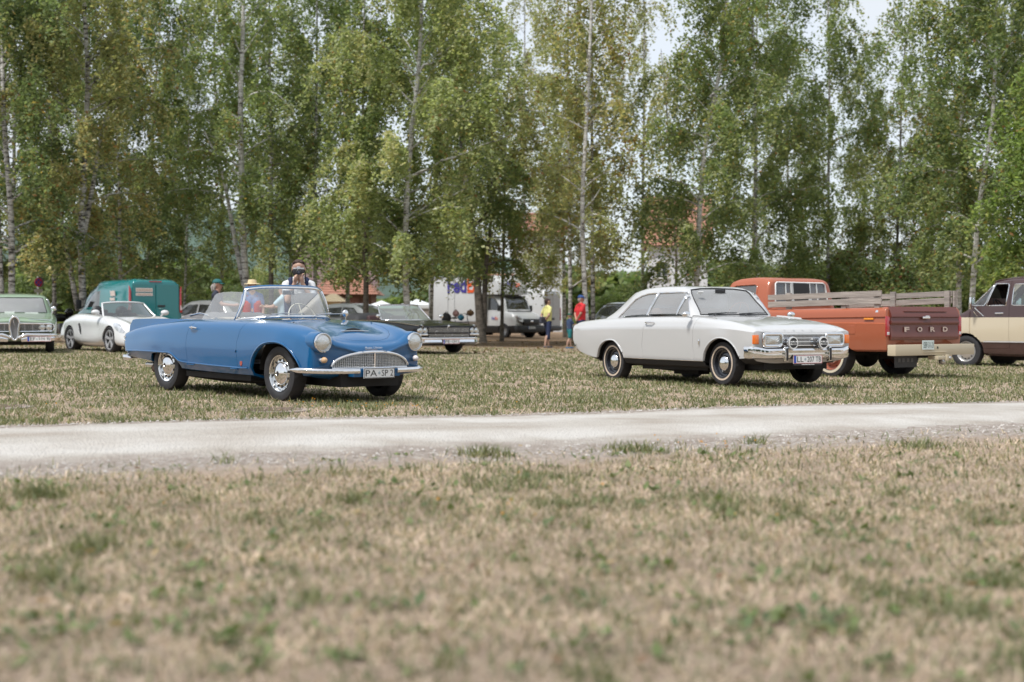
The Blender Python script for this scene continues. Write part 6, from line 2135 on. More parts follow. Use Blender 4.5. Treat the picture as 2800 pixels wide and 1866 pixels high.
def black_convertible():
    P = paint('black_lacquer', (.008, .008, .009), .25, .3, dust=.0)
    rt = thing('long_convertible', 'long black vintage american convertible with paired headlights, behind the blue car', 'car', (-2.17, 37.64, .09), -52)
    rails = [
        [(-4.55, 0, .78), (-3.6, 0, .86), (-1.2, 0, .88), (-.6, 0, .87), (0, 0, .82), (.6, 0, .78), (.80, 0, .755), (.84, 0, .73)],
        [(-4.55, .6, .78), (-3.6, .62, .87), (-1.2, .6, .88), (-.6, .6, .865), (0, .6, .80), (.6, .58, .755), (.82, .58, .72)],
        [(-4.6, .88, .92), (-3.6, .90, .90), (-2.6, .91, .87), (-1.2, .915, .875), (-.6, .915, .86), (0, .91, .81), (.6, .90, .76), (.84, .89, .735)],
        [(-4.6, .92, .85), (-1.2, .955, .80), (.6, .945, .70), (.83, .92, .68)],
        [(-4.55, .93, .60), (-1.2, .965, .62), (0, .965, .62), (.6, .955, .58), (.82, .93, .55)],
        [(-4.5, .90, .36), (-1.2, .93, .32), (.6, .93, .33), (.82, .91, .34)],
        [(-4.5, .75, .30), (.8, .78, .26)],
        [(-4.5, 0, .3), (.8, 0, .26)]]
    b = loft(rails, 56, 4, sharp=(2, 5, 6), round_=.02)
    wheel_arch(b, arch_poly(-.05, .32, .38)); wheel_arch(b, arch_poly(-3.3, .32, .38))
    f = cut(b, [(-3.1, -.72), (-1.1, -.74), (-1.02, 0), (-1.1, .74), (-3.1, .72)], 'z', lambda f, c: c.z > .7)
    bmesh.ops.delete(b, geom=f, context='FACES')
    rim(b, .02)
    bm_obj(b, 'body', [P], rt, 35)
    liner(rt, -.05, .3, .37, .88, .4); liner(rt, -3.3, .3, .37, .88, .4)
    m = MB(); m.box((-1.9, 0, .27), (5.0, 1.4, .12)); m.build('chassis', DARK, rt, 0)
    tt = np.linspace(-1, 1, 17)
    Gw = [[Vector((-.72 - .40 * abs(t) ** 2.6, .80 * t, .875)).lerp(Vector((-1.30 - .22 * abs(t) ** 2.4, .66 * t, 1.275 - .02 * abs(t) ** 3)), q) for t in tt] for q in np.linspace(0, 1, 6)]
    m = MB(); m.grid(np.array([[tuple(p) for p in r_] for r_ in Gw])); m.build('windscreen', glass('green_tinted_glass', (.42, .66, .58), 1.0, .12), rt, 80)
    m = MB(); m.tube([Gw[0][i] for i in range(17)] + [Gw[k][16] for k in range(1, 6)] + [Gw[5][i] for i in range(15, -1, -1)] + [Gw[k][0] for k in range(4, 0, -1)], .016, 8, closed=True); m.build('windscreen_frame', CHROME, rt, 60)
    m = MB(); m.tube([Gw[5][i] + Vector((-.02, 0, .01)) for i in range(17)], .022, 8); m.build('header_rail', mat('dark_red_lacquer', (.03, .012, .012), .4), rt)
    # black soft boot heaped behind the seats
    G_ = []
    for x in np.linspace(-3.35, -2.45, 16):
        G_.append([(x, y, .84 + (.22 + .02 * math.sin(x * 17 + y * 9)) * max(0, 1 - ((x + 2.9) / .46) ** 4) ** .6 * max(.02, 1 - (y / .78) ** 6) ** .5) for y in np.linspace(-.78, .78, 25)])
    m = MB(); m.grid(np.array(G_)); m.build('soft_top_boot', mat('black_canvas', (.022, .022, .024), .7, var=.3, bump=.4), rt, 60)
    seats(rt, (-1.8, -2.35), mat('dark_leather', (.05, .02, .02), .4), belt=.86)
    m = MB(); m.box((-1.15, 0, .82), (.3, 1.4, .12)); m.build('dashboard', BLACK, rt, bevel=.03)
    steering(rt, (-1.42, .4, .92), 30, .2)
    # front
    m = MB(); m.box((.852, 0, .555), (.02, 1.30, .25)); m.build('grille_backing', DARK, rt, 0)
    AL = mat('grille_alloy', (.62, .62, .61), .25, 1, var=.1)
    for i in range(27):
        m = MB(); m.box((.866, -.63 + i * .0485, .605), (.012, .008, .125)); m.build('grille_slat', AL, rt, 0)
        m = MB(); m.box((.866, -.63 + i * .0485, .47), (.012, .006, .09)); m.build('grille_slat', AL, rt, 0)
    for z in (.665, .640, .615, .59, .565, .505, .487, .469, .45):
        m = MB(); m.box((.870, 0, z), (.010, 1.27, .006)); m.build('grille_bar', AL, rt, 0)
    m = MB(); m.box((.885, 0, .535), (.05, 1.32, .030)); m.build('grille_bar', P, rt, 0, bevel=.008)
    m = MB(); m.ell((.86, 0, .715), (.01, .035, .03)); m.build('hood_crest', CHROME, rt)
    for s in (-1, 1):
        for y in (.745, .885): lamp_round(rt, (.865, s * y, .60), .066)
        m = MB(); m.box((.86, s * .815, .495), (.05, .30, .05)); m.build('indicator', CHROME, rt, bevel=.01)
        m = MB(); m.box((.83, s * .83, .72), (.10, .016, .05), ry=R(25)); m.build('fender_sight', CHROME, rt, bevel=.006)
        m = MB(); m.tube([(-.95, s * .95, .90), (-.93, s * 1.0, .96)], .01, 6); m.ell((-.93, s * 1.02, .98), (.05, .07, .05)); m.build('wing_mirror', CHROME, rt)
        m = MB(); m.tube([(.82, s * .925, .885 - .16), (.0, s * .945, .80), (-1.2, s * .95, .86), (-2.6, s * .945, .865), (-4.5, s * .91, .90)], .007, 5); m.build('belt_trim', CHROME, rt)
        for x in (-.05, -3.3): wheel(rt, x, s * .80, .345, .345, .20, .2, 'steel', (CHROME, P), s)
    G_ = []
    for y in np.linspace(-.97, .97, 25):
        e = max(0, abs(y) - .62) / .35
        xx = .98 - .10 * e ** 3
        G_.append([(xx - .06, y, .425), (xx, y, .42), (xx + .02, y, .395), (xx - .01, y, .365), (xx - .0, y, .30), (xx - .04, y, .265), (xx - .10, y, .245)])
    m = MB(); m.grid(np.array(G_)); m.build('front_bumper', CHROME, rt, 50)
    plate(rt, (1.0, -.02, .315), (1, 0, 0), .52, .115, 'PE|OH 2', True, border=mat('plate_red', (.42, .05, .06), .4), crest=(.36, .12), cap=(.55, .2, .08))
black_convertible()

def van_shape(rt, P, L, W, H, nose, dark_low=.42, wheelbase=3.3, roof_front=None, hood=1.12, glassm=None, wheels=True, rear_dark=False, wr=.34, front_oh=.95):
    """delivery van: rear at x = 0, front at x = L"""
    w = W / 2
    rf = roof_front or L - nose
    xa = L - front_oh
    xr = xa - wheelbase
    rails = [
        [(0, 0, H - .04), (.25, 0, H), (rf - .3, 0, H), (rf, 0, H - .10), (rf + (nose - .95) * .6 + .1, 0, (H + hood) / 2 + .05), (L - .95, 0, hood + .06), (L - .6, 0, hood - .02), (L - .12, 0, hood - .22), (L, 0, hood - .40)],
        [(0, w * .80, H - .08), (.25, w * .82, H - .04), (rf - .3, w * .82, H - .05), (rf, w * .80, H - .15), (rf + (nose - .95) * .6 + .1, w * .84, (H + hood) / 2), (L - .9, w * .88, hood + .03), (L - .55, w * .86, hood - .05), (L - .16, w * .80, hood - .25), (L - .06, w * .78, hood - .42)],
        [(0, w * .88, H - .20), (rf - .3, w * .90, H - .18), (rf, w * .88, H - .26), (L - .95, w * .95, hood - .0), (L - .5, w * .93, hood - .12), (L - .14, w * .86, hood - .32)],
        [(0, w * .97, H * .56), (rf, w * .985, H * .52), (L - .9, w * .99, hood - .16), (L - .4, w * .97, hood - .28), (L - .2, w * .90, hood - .38)],
        [(0, w, H * .36), (rf, w, H * .36), (L - .9, w, H * .36), (L - .2, w * .92, H * .33)],
        [(0, w * .98, .48), (L - .9, w * .98, .48), (L - .2, w * .90, .46)],
        [(0, w * .93, .30), (L - .9, w * .93, .28), (L - .1, w * .84, .28)],
        [(0, 0, .30), (L, 0, .28)]]
    b = loft(rails, 64, 4, sharp=(5, 6), round_=.06, bulge=(.01, .03), dens=.3)
    wheel_arch(b, arch_poly(xa, .34, .40)); wheel_arch(b, arch_poly(xr, .34, .40))
    bmesh.ops.bisect_plane(b, geom=b.verts[:] + b.edges[:] + b.faces[:], plane_co=(0, 0, dark_low), plane_no=(0, 0, 1), dist=1e-4)
    for f in b.faces:
        if f.calc_center_median().z < dark_low: f.material_index = 1
    lay = b.faces.layers.int['seg']
    gl = glassm or glass('van_dark_glass', (.35, .40, .40), 1.1, .03)
    panes = []
    zb = hood + .14
    dwf = L - .98
    dw = [(rf - .55, zb - .06), (dwf - .12, zb - .06), (dwf - .22, zb + .04), (rf + .18, H - .42), (rf - .05, H - .34), (rf - .55, H - .33)]
    for s in (-1, 1):
        f = cut(b, dw, 'y', lambda f, c: c.y * s > w * .6)
        panes.append(('door_window', take(b, f, 0, 0)))
    ws = [(-w * .80, hood + .12), (w * .80, hood + .12), (w * .74, H - .24), (-w * .74, H - .24)]
    f = cut(b, ws, 'x', lambda f, c: c.x > rf - .3 and f[lay] == 0)
    panes.append(('windscreen', take(b, f, 0, 0)))
    for s in (-1, 1):
        f = cut(b, [(rf - .72, .46), (dwf + .02, .46), (dwf + .02, zb - .12), (rf - .72, zb - .12)], 'y', lambda f, c: c.y * s > w * .6)
        d = take(b, f, .006, .02)
        bm_obj(d, 'door', [P, BLACK], rt, 40)
    rim(b, .02)
    bm_obj(b, 'body', [P, BLACK], rt, 35)
    for k, p in panes:
        for v in p.verts: v.co -= v.normal * .008
        bm_obj(p, k, [gl], rt, 60)
    m = MB(); m.box((rf - .1, 0, 1.2), (.02, W * .9, 1.3)); m.box((rf + .4, 0, .5), (1.4, W * .85, .05)); m.box((L - .95, 0, hood - .0), (.4, W * .8, .1)); m.build('cab_interior', DARK, rt, 0)
    m = MB(); m.box((L / 2, 0, .30), (L * .9, W * .7, .12)); m.build('chassis', DARK, rt, 0)
    for s in (-1, 1):
        m = MB(); m.box((L - 1.12, s * (w + .14), hood + .18), (.08, .18, .30)); m.build('wing_mirror', BLACK, rt, bevel=.03)
        for x in (xa, xr): wheel(rt, x, s * (w - .13), wr, wr, .21, .21, 'steel', (mat('alloy_silver', (.50, .51, .53), .35, .35), mat('grey_steel_rim', (.25, .25, .26), .4, .5)), s, parts=False)
    liner(rt, xa, .34, .395, w - .05, .35); liner(rt, xr, .34, .395, w - .05, .35)
    return b

def teal_van():
    P = paint('teal_lacquer', (.010, .165, .172), .25, 1, dust=.05)
    X = (423 - 1400) * 44 / F_
    rt = thing('delivery_van', 'teal delivery van seen from behind, small stickers on its rear doors', 'van', (X, 44, g(X, 44)), 128)
    van_shape(rt, P, 4.7, 1.78, 2.04, 1.9, .42, 2.9, glassm=None)
    for s in (-1, 1):
        m = MB(); m.prism([(s * .80, 1.02), (s * .885, 1.02), (s * .885, 1.10), (s * .86, 1.20), (s * .855, 1.84), (s * .80, 1.72), (s * .79, 1.18)], 'x', -.085, -.03); m.build('tail_lamp', REDL, rt, bevel=.008)
        m = MB(); m.prism([(s * .815, 1.08), (s * .865, 1.12), (s * .84, 1.25), (s * .815, 1.25)], 'x', -.092, -.08); m.build('reversing_lamp', mat('clear_lens', (.6, .55, .55), .2), rt)
        m = MB(); m.prism([(s * .01, .55), (s * .76, .55), (s * .76, 1.90), (s * .01, 1.90)], 'x', -.092, -.05); m.build('rear_door', P, rt, 0, bevel=.012)
    m = MB(); m.box((-.1, -.18, 1.22), (.03, .24, .06)); m.build('door_handle', BLACK, rt, bevel=.01)
    m = MB(); m.box((-.07, 0, .42), (.14, 1.74, .22)); m.build('rear_bumper', BLACK, rt, bevel=.04)
    m = MB(); m.box((-.05, .0, 1.975), (.05, .40, .03)); m.build('brake_lamp', REDL, rt, 0)
    ST = mat('sticker_pale', (.62, .55, .52), .5)
    GD = mat('sticker_gold', (.38, .25, .15), .5)
    for z, h in ((1.71, .115), (1.575, .085)):
        m = MB(); m.box((-.098, .38, z), (.008, .54, h)); k = m.build('door_sticker', ST, rt, 0)
        e = MB()
        for i in range(9 if h > .1 else 14): e.box((-.1035, .60 - i * (.055 if h > .1 else .034), z), (.002, .034 if h > .1 else .02, h * .38))
        e.build('sticker_print', GD, k, 0)
    m = MB(); m.box((1.15, .875, 1.62), (.36, .02, .16), rx=R(-8)); m.box((1.15, .885, 1.44), (.36, .02, .08), rx=R(-6)); m.build('side_sticker', ST, rt, 0)
teal_van()

def white_vans():
    P = paint('van_white_lacquer', (.52, .53, .54), .3, .8, dust=.06)
    # delivery truck with box body
    X, Y = (1415 - 1400) * 72 / F_, 72.
    rt = thing('delivery_truck', 'white delivery truck with box body and roof fairing, parked behind the birches', 'truck', (X, Y, g(X, Y) - .02), -45)
    c = math.cos(R(-45)), math.sin(R(-45))
    # van_shape builds rear at 0; shift the origin so that the front axle stands at the thing's base
    L = 5.2
    sub = link('shift', None, None)
    bpy.data.objects.remove(sub)
    rt.location = (X - c[0] * (L - .95), Y - c[1] * (L - .95), g(X, Y) - .02)
    van_shape(rt, P, L, 2.0, 2.35, 2.0, .62, 3.75, roof_front=3.45, hood=1.32, wr=.35)
    m = MB(); m.box((.95, 0, 2.0), (4.3, 2.2, 2.35)); bx_ = m.build('cargo_box', mat('box_white', (.55, .565, .575), .4, var=.04), rt, bevel=.02)
    m = MB()
    for y in (-1.1, 1.1):
        for z in (.84, 3.16): m.box((.95, y, z), (4.34, .05, .05))
    for x in (-1.2, 3.1):
        for y in (-1.1, 1.1): m.box((x, y, 2.0), (.05, .05, 2.3))
    m.build('box_edge_trim', STEEL, rt, 0)
    m = MB(); m.box((.25, -1.108, 2.0), (.03, .012, 2.2)); m.box((.75, -1.108, 2.0), (.03, .012, 2.2)); m.box((.32, -1.112, 2.0), (.07, .02, .05)); m.build('box_door_seam', mat('seam_grey', (.30, .31, .32), .5), bx_, 0)
    # roof fairing
    G_ = []
    for q in np.linspace(0, 1, 12):
        z = 2.2 + .97 * q
        x = 3.12 + .98 * (1 - q ** 2.2) ** .5 + .02
        G_.append([(x - .18 * (abs(t) ** 3), 1.05 * t * (1 - .06 * q), z) for t in np.linspace(-1, 1, 15)])
    m = MB(); m.grid(np.array(G_)); m.grid(np.array([[p for p in (G_[i][0], (3.1, -1.05, G_[i][0][2]))] for i in range(12)])); m.grid(np.array([[p for p in (G_[i][14], (3.1, 1.05, G_[i][14][2]))] for i in range(12)]))
    m.build('roof_fairing', P, rt, 50)
    PU, OR = mat('print_purple', (.045, .035, .27), .5), mat('print_orange', (.75, .10, .015), .5)
    e = MB(); put_text(e, 'Fed', (.95, -1.125, 2.70), (1, 0, 0), (0, 0, 1), .80, 1.45, .003, bold=.03); e.build('box_lettering', PU, bx_, 0, fixn=False)
    e = MB(); put_text(e, 'Ex', (2.12, -1.125, 2.70), (1, 0, 0), (0, 0, 1), .80, .75, .003, bold=.03); e.build('box_lettering', OR, bx_, 0, fixn=False)
    e = MB(); put_text(e, 'Fed', (4.05, -.28, 2.72), (0, 1, 0), (-.5, 0, 1), .30, .52, .02, bold=.03); e.build('fairing_lettering', PU, rt, 0, fixn=False)
    e = MB(); put_text(e, 'Ex', (4.05, .20, 2.72), (0, 1, 0), (-.5, 0, 1), .30, .36, .02, bold=.03); e.build('fairing_lettering', OR, rt, 0, fixn=False)
    e = MB(); put_text(e, 'Fed', (3.55, -1.03, 1.0), (1, 0, 0), (0, 0, 1), .16, .25, .0, bold=.02); e.build('door_lettering', PU, rt, 0, fixn=False)
    e = MB(); put_text(e, 'Ex', (3.78, -1.03, 1.0), (1, 0, 0), (0, 0, 1), .16, .18, .0, bold=.02); e.build('door_lettering', OR, rt, 0, fixn=False)
    m = MB(); m.prism([(-.52, .66), (.52, .66), (.58, .82), (.52, .96), (-.52, .96), (-.58, .82)], 'x', 5.14, 5.27); m.build('grille', BLACK, rt, bevel=.03)
    m = MB(); m.ell((5.275, 0, .84), (.012, .11, .05)); m.build('grille_badge', CHROME, rt)
    m = MB(); m.box((5.10, 0, .46), (.30, 1.86, .36)); m.build('front_bumper', BLACK, rt, bevel=.06)
    for s in (-1, 1):
        m = MB(); m.prism([(s * .62, .90), (s * .90, 1.0), (s * .93, 1.12), (s * .80, 1.10), (s * .60, .98)], 'x', 4.98, 5.17); m.build('headlight', mat('clear_headlight', (.50, .52, .54), .12, .35, 1, var=.3, vscale=14), rt, bevel=.02)
    plate(rt, (5.27, 0, .52), (1, 0, 0), .52, .12, None, True, ink=mat('blurred_print', (.25, .25, .26), .5))
    # plain white van further right, seen from its side and rear
    X = (1508 - 1400) * 80 / F_
    rt = thing('panel_van', 'plain white panel van with rear greyed for shade, behind the woman in yellow', 'van', (X, 80, g(X, 80)), 150)
    van_shape(rt, P, 5.6, 2.05, 2.62, 2.0, .48, 3.6, hood=1.3)
    for s in (-1, 1):
        m = MB(); m.box((-.07, s * .93, 1.25), (.04, .10, .7)); m.build('tail_lamp', REDL, rt, bevel=.01)
        m = MB(); m.prism([(s * .01, .60), (s * .84, .60), (s * .82, 2.4), (s * .01, 2.4)], 'x', -.092, -.05); m.build('rear_door', mat('shaded_white', (.42, .42, .41), .6, var=.1), rt, 0, bevel=.012)  # white doors coloured grey: the shade on the rear is in the colour
    m = MB(); m.box((-.08, 0, .46), (.16, 1.95, .24)); m.build('rear_bumper', BLACK, rt, bevel=.03)
    m = MB(); m.box((-.10, .1, .98), (.02, .54, .13)); m.build('license_plate', BLACK, rt, 0)
white_vans()

def small_car(name, label, loc, rz, P, L=4.2, W=1.76, H=1.46, wb=2.55, oh=.85, gl=None, tail=.5, kind='hatch', group=None):
    """family car: front axle at x = 0"""
    w = W / 2
    xr, xf = -(L - oh), oh
    belt = .92
    rails = [
        [(xr, 0, .86), (xr + .2, 0, .93), (-.6, 0, .97), (-.2, 0, .94), (.4, 0, .85), (xf - .12, 0, .72), (xf, 0, .58)],
        [(xr, w * .72, .84), (xr + .2, w * .75, .92), (-.6, w * .8, .95), (-.2, w * .8, .92), (.4, w * .76, .82), (xf - .16, w * .68, .68), (xf - .08, w * .64, .56)],
        [(xr + .04, w * .86, .78), (-.6, w * .95, .87), (.1, w * .95, .82), (.5, w * .88, .70), (xf - .16, w * .78, .60)],
        [(xr + .05, w * .9, .58), (-1.2, w, .60), (0, w, .62), (.5, w * .95, .52), (xf - .12, w * .80, .46)],
        [(xr + .1, w * .88, .30), (-1.2, w * .96, .26), (0, w * .97, .28), (xf - .1, w * .80, .24)],
        [(xr + .2, 0, .26), (-1.2, 0, .2), (xf - .05, 0, .2)]]
    rt = thing(name, label, 'car', loc, rz, group)
    b = loft(rails, 40, 4, sharp=(4,), round_=.06, bulge=(.02, .05))
    wheel_arch(b, arch_poly(0, .31, .36)); wheel_arch(b, arch_poly(-wb, .31, .36))
    rim(b, .02)
    bm_obj(b, 'body', [P], rt, 40)
    xr2 = xr + (.18 if kind == 'hatch' else .75)
    R_ = [
        [(xr2, 0, .92), (xr2 + tail, 0, H - .10), (xr2 + tail + .35, 0, H - .02), (-1.6, 0, H), (-1.15, 0, H - .03), (-.95, 0, H - .08), (-.5, 0, 1.10), (-.22, 0, .92)],
        [(xr2, w * .66, .91), (xr2 + tail, w * .64, H - .15), (xr2 + tail + .35, w * .66, H - .07), (-1.6, w * .67, H - .05), (-1.2, w * .67, H - .08), (-1.05, w * .68, H - .13), (-.6, w * .78, 1.08), (-.34, w * .84, .90)],
        [(xr2, w * .78, .89), (xr2 + tail, w * .72, H - .25), (-1.6, w * .74, H - .12), (-1.15, w * .74, H - .17), (-.65, w * .84, 1.05), (-.38, w * .88, .89)],
        [(xr2, w * .90, .84), (-1.6, w * .94, .84), (-.4, w * .92, .84)]]
    gl = gl or glass('car_dark_glass', (.38, .43, .43), 1.1, .05)
    zt = H - .17
    glasshouse(rt, R_, [('door_window', [(-.75, .96), (-1.15, zt - .02), (-1.62, zt), (-1.62, .96)]), ('rear_side_window', [(-1.70, .96), (-1.70, zt), (-2.35, zt - .03), (-2.42, .96)]), ('quarter_window', [(-2.50, .98), (-2.44, zt - .05), (xr2 + tail + .1, zt - .10), (xr2 + tail - .05, 1.04)])],
               [(-w * .72, .97), (w * .72, .97), (w * .62, H - .10), (-w * .62, H - .10)], [(-w * .5, 1.0), (w * .5, 1.0), (w * .5, H - .18), (-w * .5, H - .18)], P, gl, n=44, sub=4, front_x=-1.2, rear_x=xr2 + tail + .05, trim=BLACK, tr=.008)
    m = MB(); m.box((-1.4, 0, .24), (2.8, W * .7, .1)); m.box((-1.5, 0, .75), (1.8, W * .7, .2)); m.build('interior', DARK, rt, 0)
    for s in (-1, 1):
        m = MB(); m.prism([(s * w * .62, .72), (s * w * .84, .74), (s * w * .88, .64), (s * w * .62, .62)], 'x', xf - .20, xf - .06); m.build('headlight', mat('clear_headlight', (.50, .52, .54), .12, .35, 1, var=.3, vscale=14), rt, bevel=.02)
        m = MB(); m.prism([(s * w * .66, .70), (s * w * .90, .70), (s * w * .90, .86), (s * w * .66, .84)], 'x', xr - .04, xr + .14); m.build('tail_lamp', REDL, rt, bevel=.02)
        m = MB(); m.ell((-.62, s * (w + .06), 1.0), (.07, .10, .07)); m.build('wing_mirror', P, rt)
        for x in (0, -wb): wheel(rt, x, s * (w - .11), .315, .315, .2, .215, 'spoke', (mat('alloy_silver', (.50, .51, .53), .35, .35), BLACK), s)
    liner(rt, 0, .31, .355, w - .03, .3); liner(rt, -wb, .31, .355, w - .03, .3)
    m = MB(); m.box((xf + .0, 0, .34), (.1, W * .6, .14)); m.build('grille', BLACK, rt, bevel=.03)
    return rt

_w = paint('bright_white_lacquer', (.49, .50, .50), .2, 1)
X = (1062 - 1400) * 54 / F_
small_car('hatchback_car', 'white hatchback parked behind the black convertible', (X, 54, g(X, 54) + .02), -32, _w, gl=glass('hatch_glass', (.45, .50, .50), 1.2, .12))
X = (480 - 1400) * 56 / F_
small_car('silver_car', 'silver car with red tail lamps between teal van and dark-trunked birch', (X, 56, g(X, 56)), 155, paint('silver_lacquer', (.46, .47, .48), .3, 1), H=1.5)
X = (1640 - 1400) * 54 / F_
small_car('dark_car', 'dark car with pale roof glimpsed behind the tail of the white sedan', (X, 54, g(X, 54)), -130, paint('anthracite_lacquer', (.02, .022, .025), .25, 1), H=1.62, gl=glass('blueish_glass', (.45, .55, .6), 1.2, .10))

# ------------------------------------------------------------------ houses, tents, wall behind the grove
WALLW = mat('white_render', (.58, .59, .60), .9, var=.06, vscale=1.5)
TIMBER = mat('brown_timber', (.13, .065, .04), .8, var=.3, vscale=3, grain=(1, 1, .2))
TILE = mat('red_clay_tile', (.34, .165, .12), .85, var=.3, vscale=2.5)
TILE2 = mat('orange_clay_tile', (.30, .145, .10), .85, var=.2, vscale=2.5)
TILE3 = mat('old_brown_tile', (.155, .105, .10), .9, var=.3, vscale=2.0)
PANE = mat('dark_window_pane', (.05, .06, .07), .08, coat=1)
FRAME = mat('window_frame_white', (.62, .62, .60), .5)

def roof_slope(rt, a, b, c, d, m, rows=16, name='roof', t=.05):
    """tiled slope between eave a-b and ridge d-c, laid in overlapping courses"""
    a, b, c, d = map(Vector, (a, b, c, d))
    nrm = (b - a).cross(d - a).normalized()
    if nrm.z < 0: nrm = -nrm
    k = MB()
    for i in range(rows):
        q0, q1 = i / rows, min(1, (i + 1.25) / rows)
        p = [a.lerp(d, q0) + nrm * t, b.lerp(c, q0) + nrm * t, b.lerp(c, q1) + nrm * .004, a.lerp(d, q1) + nrm * .004]
        o = [x - nrm * .035 for x in p]
        k.add(p + o, [(0, 1, 2, 3), (7, 6, 5, 4), (0, 4, 5, 1), (1, 5, 6, 2), (2, 6, 7, 3), (3, 7, 4, 0)])
    return k.build(name, m, rt, 0)

def window(rt, c, w, h, nrm_y=-1):
    m = MB()
    for s in (-1, 1):
        m.box((c[0] + s * w / 2, c[1], c[2]), (.09, .08, h + .09)); m.box((c[0], c[1], c[2] + s * h / 2), (w - .09, .08, .09))
    m.box((c[0], c[1], c[2]), (.06, .06, h - .09))
    f = m.build('window', FRAME, rt, 0)
    m = MB(); m.box((c[0], c[1] - nrm_y * .02, c[2]), (w - .05, .02, h - .05)); m.build('pane', PANE, f, 0)
    m = MB(); m.box((c[0], c[1] + nrm_y * .06, c[2] - h / 2 - .07), (w + .2, .16, .05)); m.build('sill', FRAME, f, 0)

def gable_house(name, label, u, Y, w, d, he, hr, tile, wall, rz=0, wins=(), rows=18):
    p = at(u, Y)
    rt = thing(name, label, 'house', p, rz)
    m = MB(); m.box((0, d / 2, he / 2 - .3), (w, d, he + .6))
    m.prism([(0, he), (d, he), (d / 2, hr - .12)], 'x', -w / 2 + .01, w / 2 - .01)
    m.build('wall', wall, rt, 0)
    o = .45
    roof_slope(rt, (-w / 2 - o, -o, he - .15), (w / 2 + o, -o, he - .15), (w / 2 + o, d / 2, hr), (-w / 2 - o, d / 2, hr), tile, rows)
    roof_slope(rt, (-w / 2 - o, d + o, he - .15), (w / 2 + o, d + o, he - .15), (w / 2 + o, d / 2, hr), (-w / 2 - o, d / 2, hr), tile, rows)
    m = MB(); m.tube([(-w / 2 - o, d / 2, hr + .03), (w / 2 + o, d / 2, hr + .03)], .10, 8); m.build('ridge_tile', tile, rt)
    for x, z, a, b in wins: window(rt, (x, -.03, z), a, b)
    return rt

def hip_house(name, label, u, Y, w, d, he, hr, tile, wall, ridge=.0, rz=0, rows=12, cat='house'):
    p = at(u, Y)
    rt = thing(name, label, cat, p, rz)
    m = MB(); m.box((0, d / 2, he / 2 - .3), (w, d, he + .6)); m.build('wall', wall, rt, 0)
    o = .5
    e = [(-w / 2 - o, -o, he - .1), (w / 2 + o, -o, he - .1), (w / 2 + o, d + o, he - .1), (-w / 2 - o, d + o, he - .1)]
    t0, t1 = (-ridge / 2 - .02, d / 2, hr), (ridge / 2 + .02, d / 2, hr)
    roof_slope(rt, e[0], e[1], t1, t0, tile, rows); roof_slope(rt, e[2], e[3], t0, t1, tile, rows)
    roof_slope(rt, e[1], e[2], t1, t1, tile, rows); roof_slope(rt, e[3], e[0], t0, t0, tile, rows)
    return rt

r_ = hip_house('garage', 'small brown timber building with orange tiled hip roof behind the photographer', 940, 95, 2.3 * 1.6, 3.6, 2.55, 4.5, TILE2, TIMBER, .5, 0, cat='building')
m = MB()
for s in (-1, 0, 1): m.box((s * 1.0 + .2, -.04, 1.3), (.08, .06, 2.4))
m.build('timber_post', TIMBER, r_, 0)
m = MB(); m.box((.55, -.03, 1.25), (.95, .05, 2.1)); m.build('garage_door', mat('garage_door_brown', (.17, .075, .05), .7, var=.2), r_, 0)
hip_house('kiosk', 'small cream coloured shed left of the orange roofed garage', 908, 92, .95, 1.2, 2.0, 2.45, mat('cream_roof', (.52, .46, .34), .8), mat('cream_wall_paint', (.58, .47, .27), .85, var=.1), .2, cat='shed')
gable_house('house', 'house with large purple brown old tiled roof behind the orange roofed garage', 925, 120, 6.0, 9, 3.6, 7.4, TILE3, WALLW, 12, [(1.5, 2.0, 1.0, 1.2)])
gable_house('house', 'white house with red tiled roof seen over the roof of the white sedan', 1852, 110, 4.6, 8, 6.9, 10.8, TILE, WALLW, -6, [(-1.2, 4.9, .9, 1.2), (1.1, 4.9, .9, 1.2), (-1.2, 2.0, .9, 1.2), (1.1, 2.0, .9, 1.2)], 24)
gable_house('house', 'tall white gabled house above the roof of the plain white van', 1478, 108, 3.3, 8, 7.6, 9.2, TILE2, WALLW, 3, [(.9, 5.2, .8, 1.1)])
gable_house('house', 'low house with terracotta roof between delivery truck and tall white house', 1395, 116, 3.6, 7, 2.7, 4.6, TILE2, mat('terracotta_wall', (.42, .18, .10), .85, var=.1), 0)

def marquee(label, u, Y, w, d, he, hr):
    p = at(u, Y)
    rt = thing('marquee', label, 'tent', p, 0, 'white marquees behind the cars')
    TC = mat('white_tent_cloth', (.60, .62, .63), .7, var=.03)
    m = MB()
    e = [(-w / 2, 0, he), (w / 2, 0, he), (w / 2, d, he), (-w / 2, d, he)]
    for i in range(4):
        a, c = Vector(e[i]), Vector(e[(i + 1) % 4])
        t = Vector((0, d / 2, hr))
        m.grid(np.array([[tuple(a.lerp(c, q).lerp(t, k) - Vector((0, 0, .16 * math.sin(math.pi * k)))) for q in np.linspace(0, 1, 7)] for k in np.linspace(0, 1, 7)]))
    m.build('roof', TC, rt, 40)
    m = MB()
    for i in range(4):
        a, c = e[i], e[(i + 1) % 4]
        m.quadbar((a[0], a[1], he - .12), (c[0], c[1], he - .12), .02, .26, (0, 0, 1))
    m.build('valance', TC, rt, 0)
    for x, y, z in e:
        m = MB(); m.box((x, y, he / 2), (.06, .06, he)); m.build('pole', STEEL, rt, 0)
    return rt
marquee('low white marquee between the garage and the white birch', 1035, 84, 3.9, 4, 1.62, 1.98)
marquee('white marquee left of the delivery truck', 1135, 82, 4.2, 4, 1.70, 2.08)
p = at(1040, 78)
rt = thing('garden_wall', 'low grey brown garden wall behind the white hatchback', 'wall', p, 0)
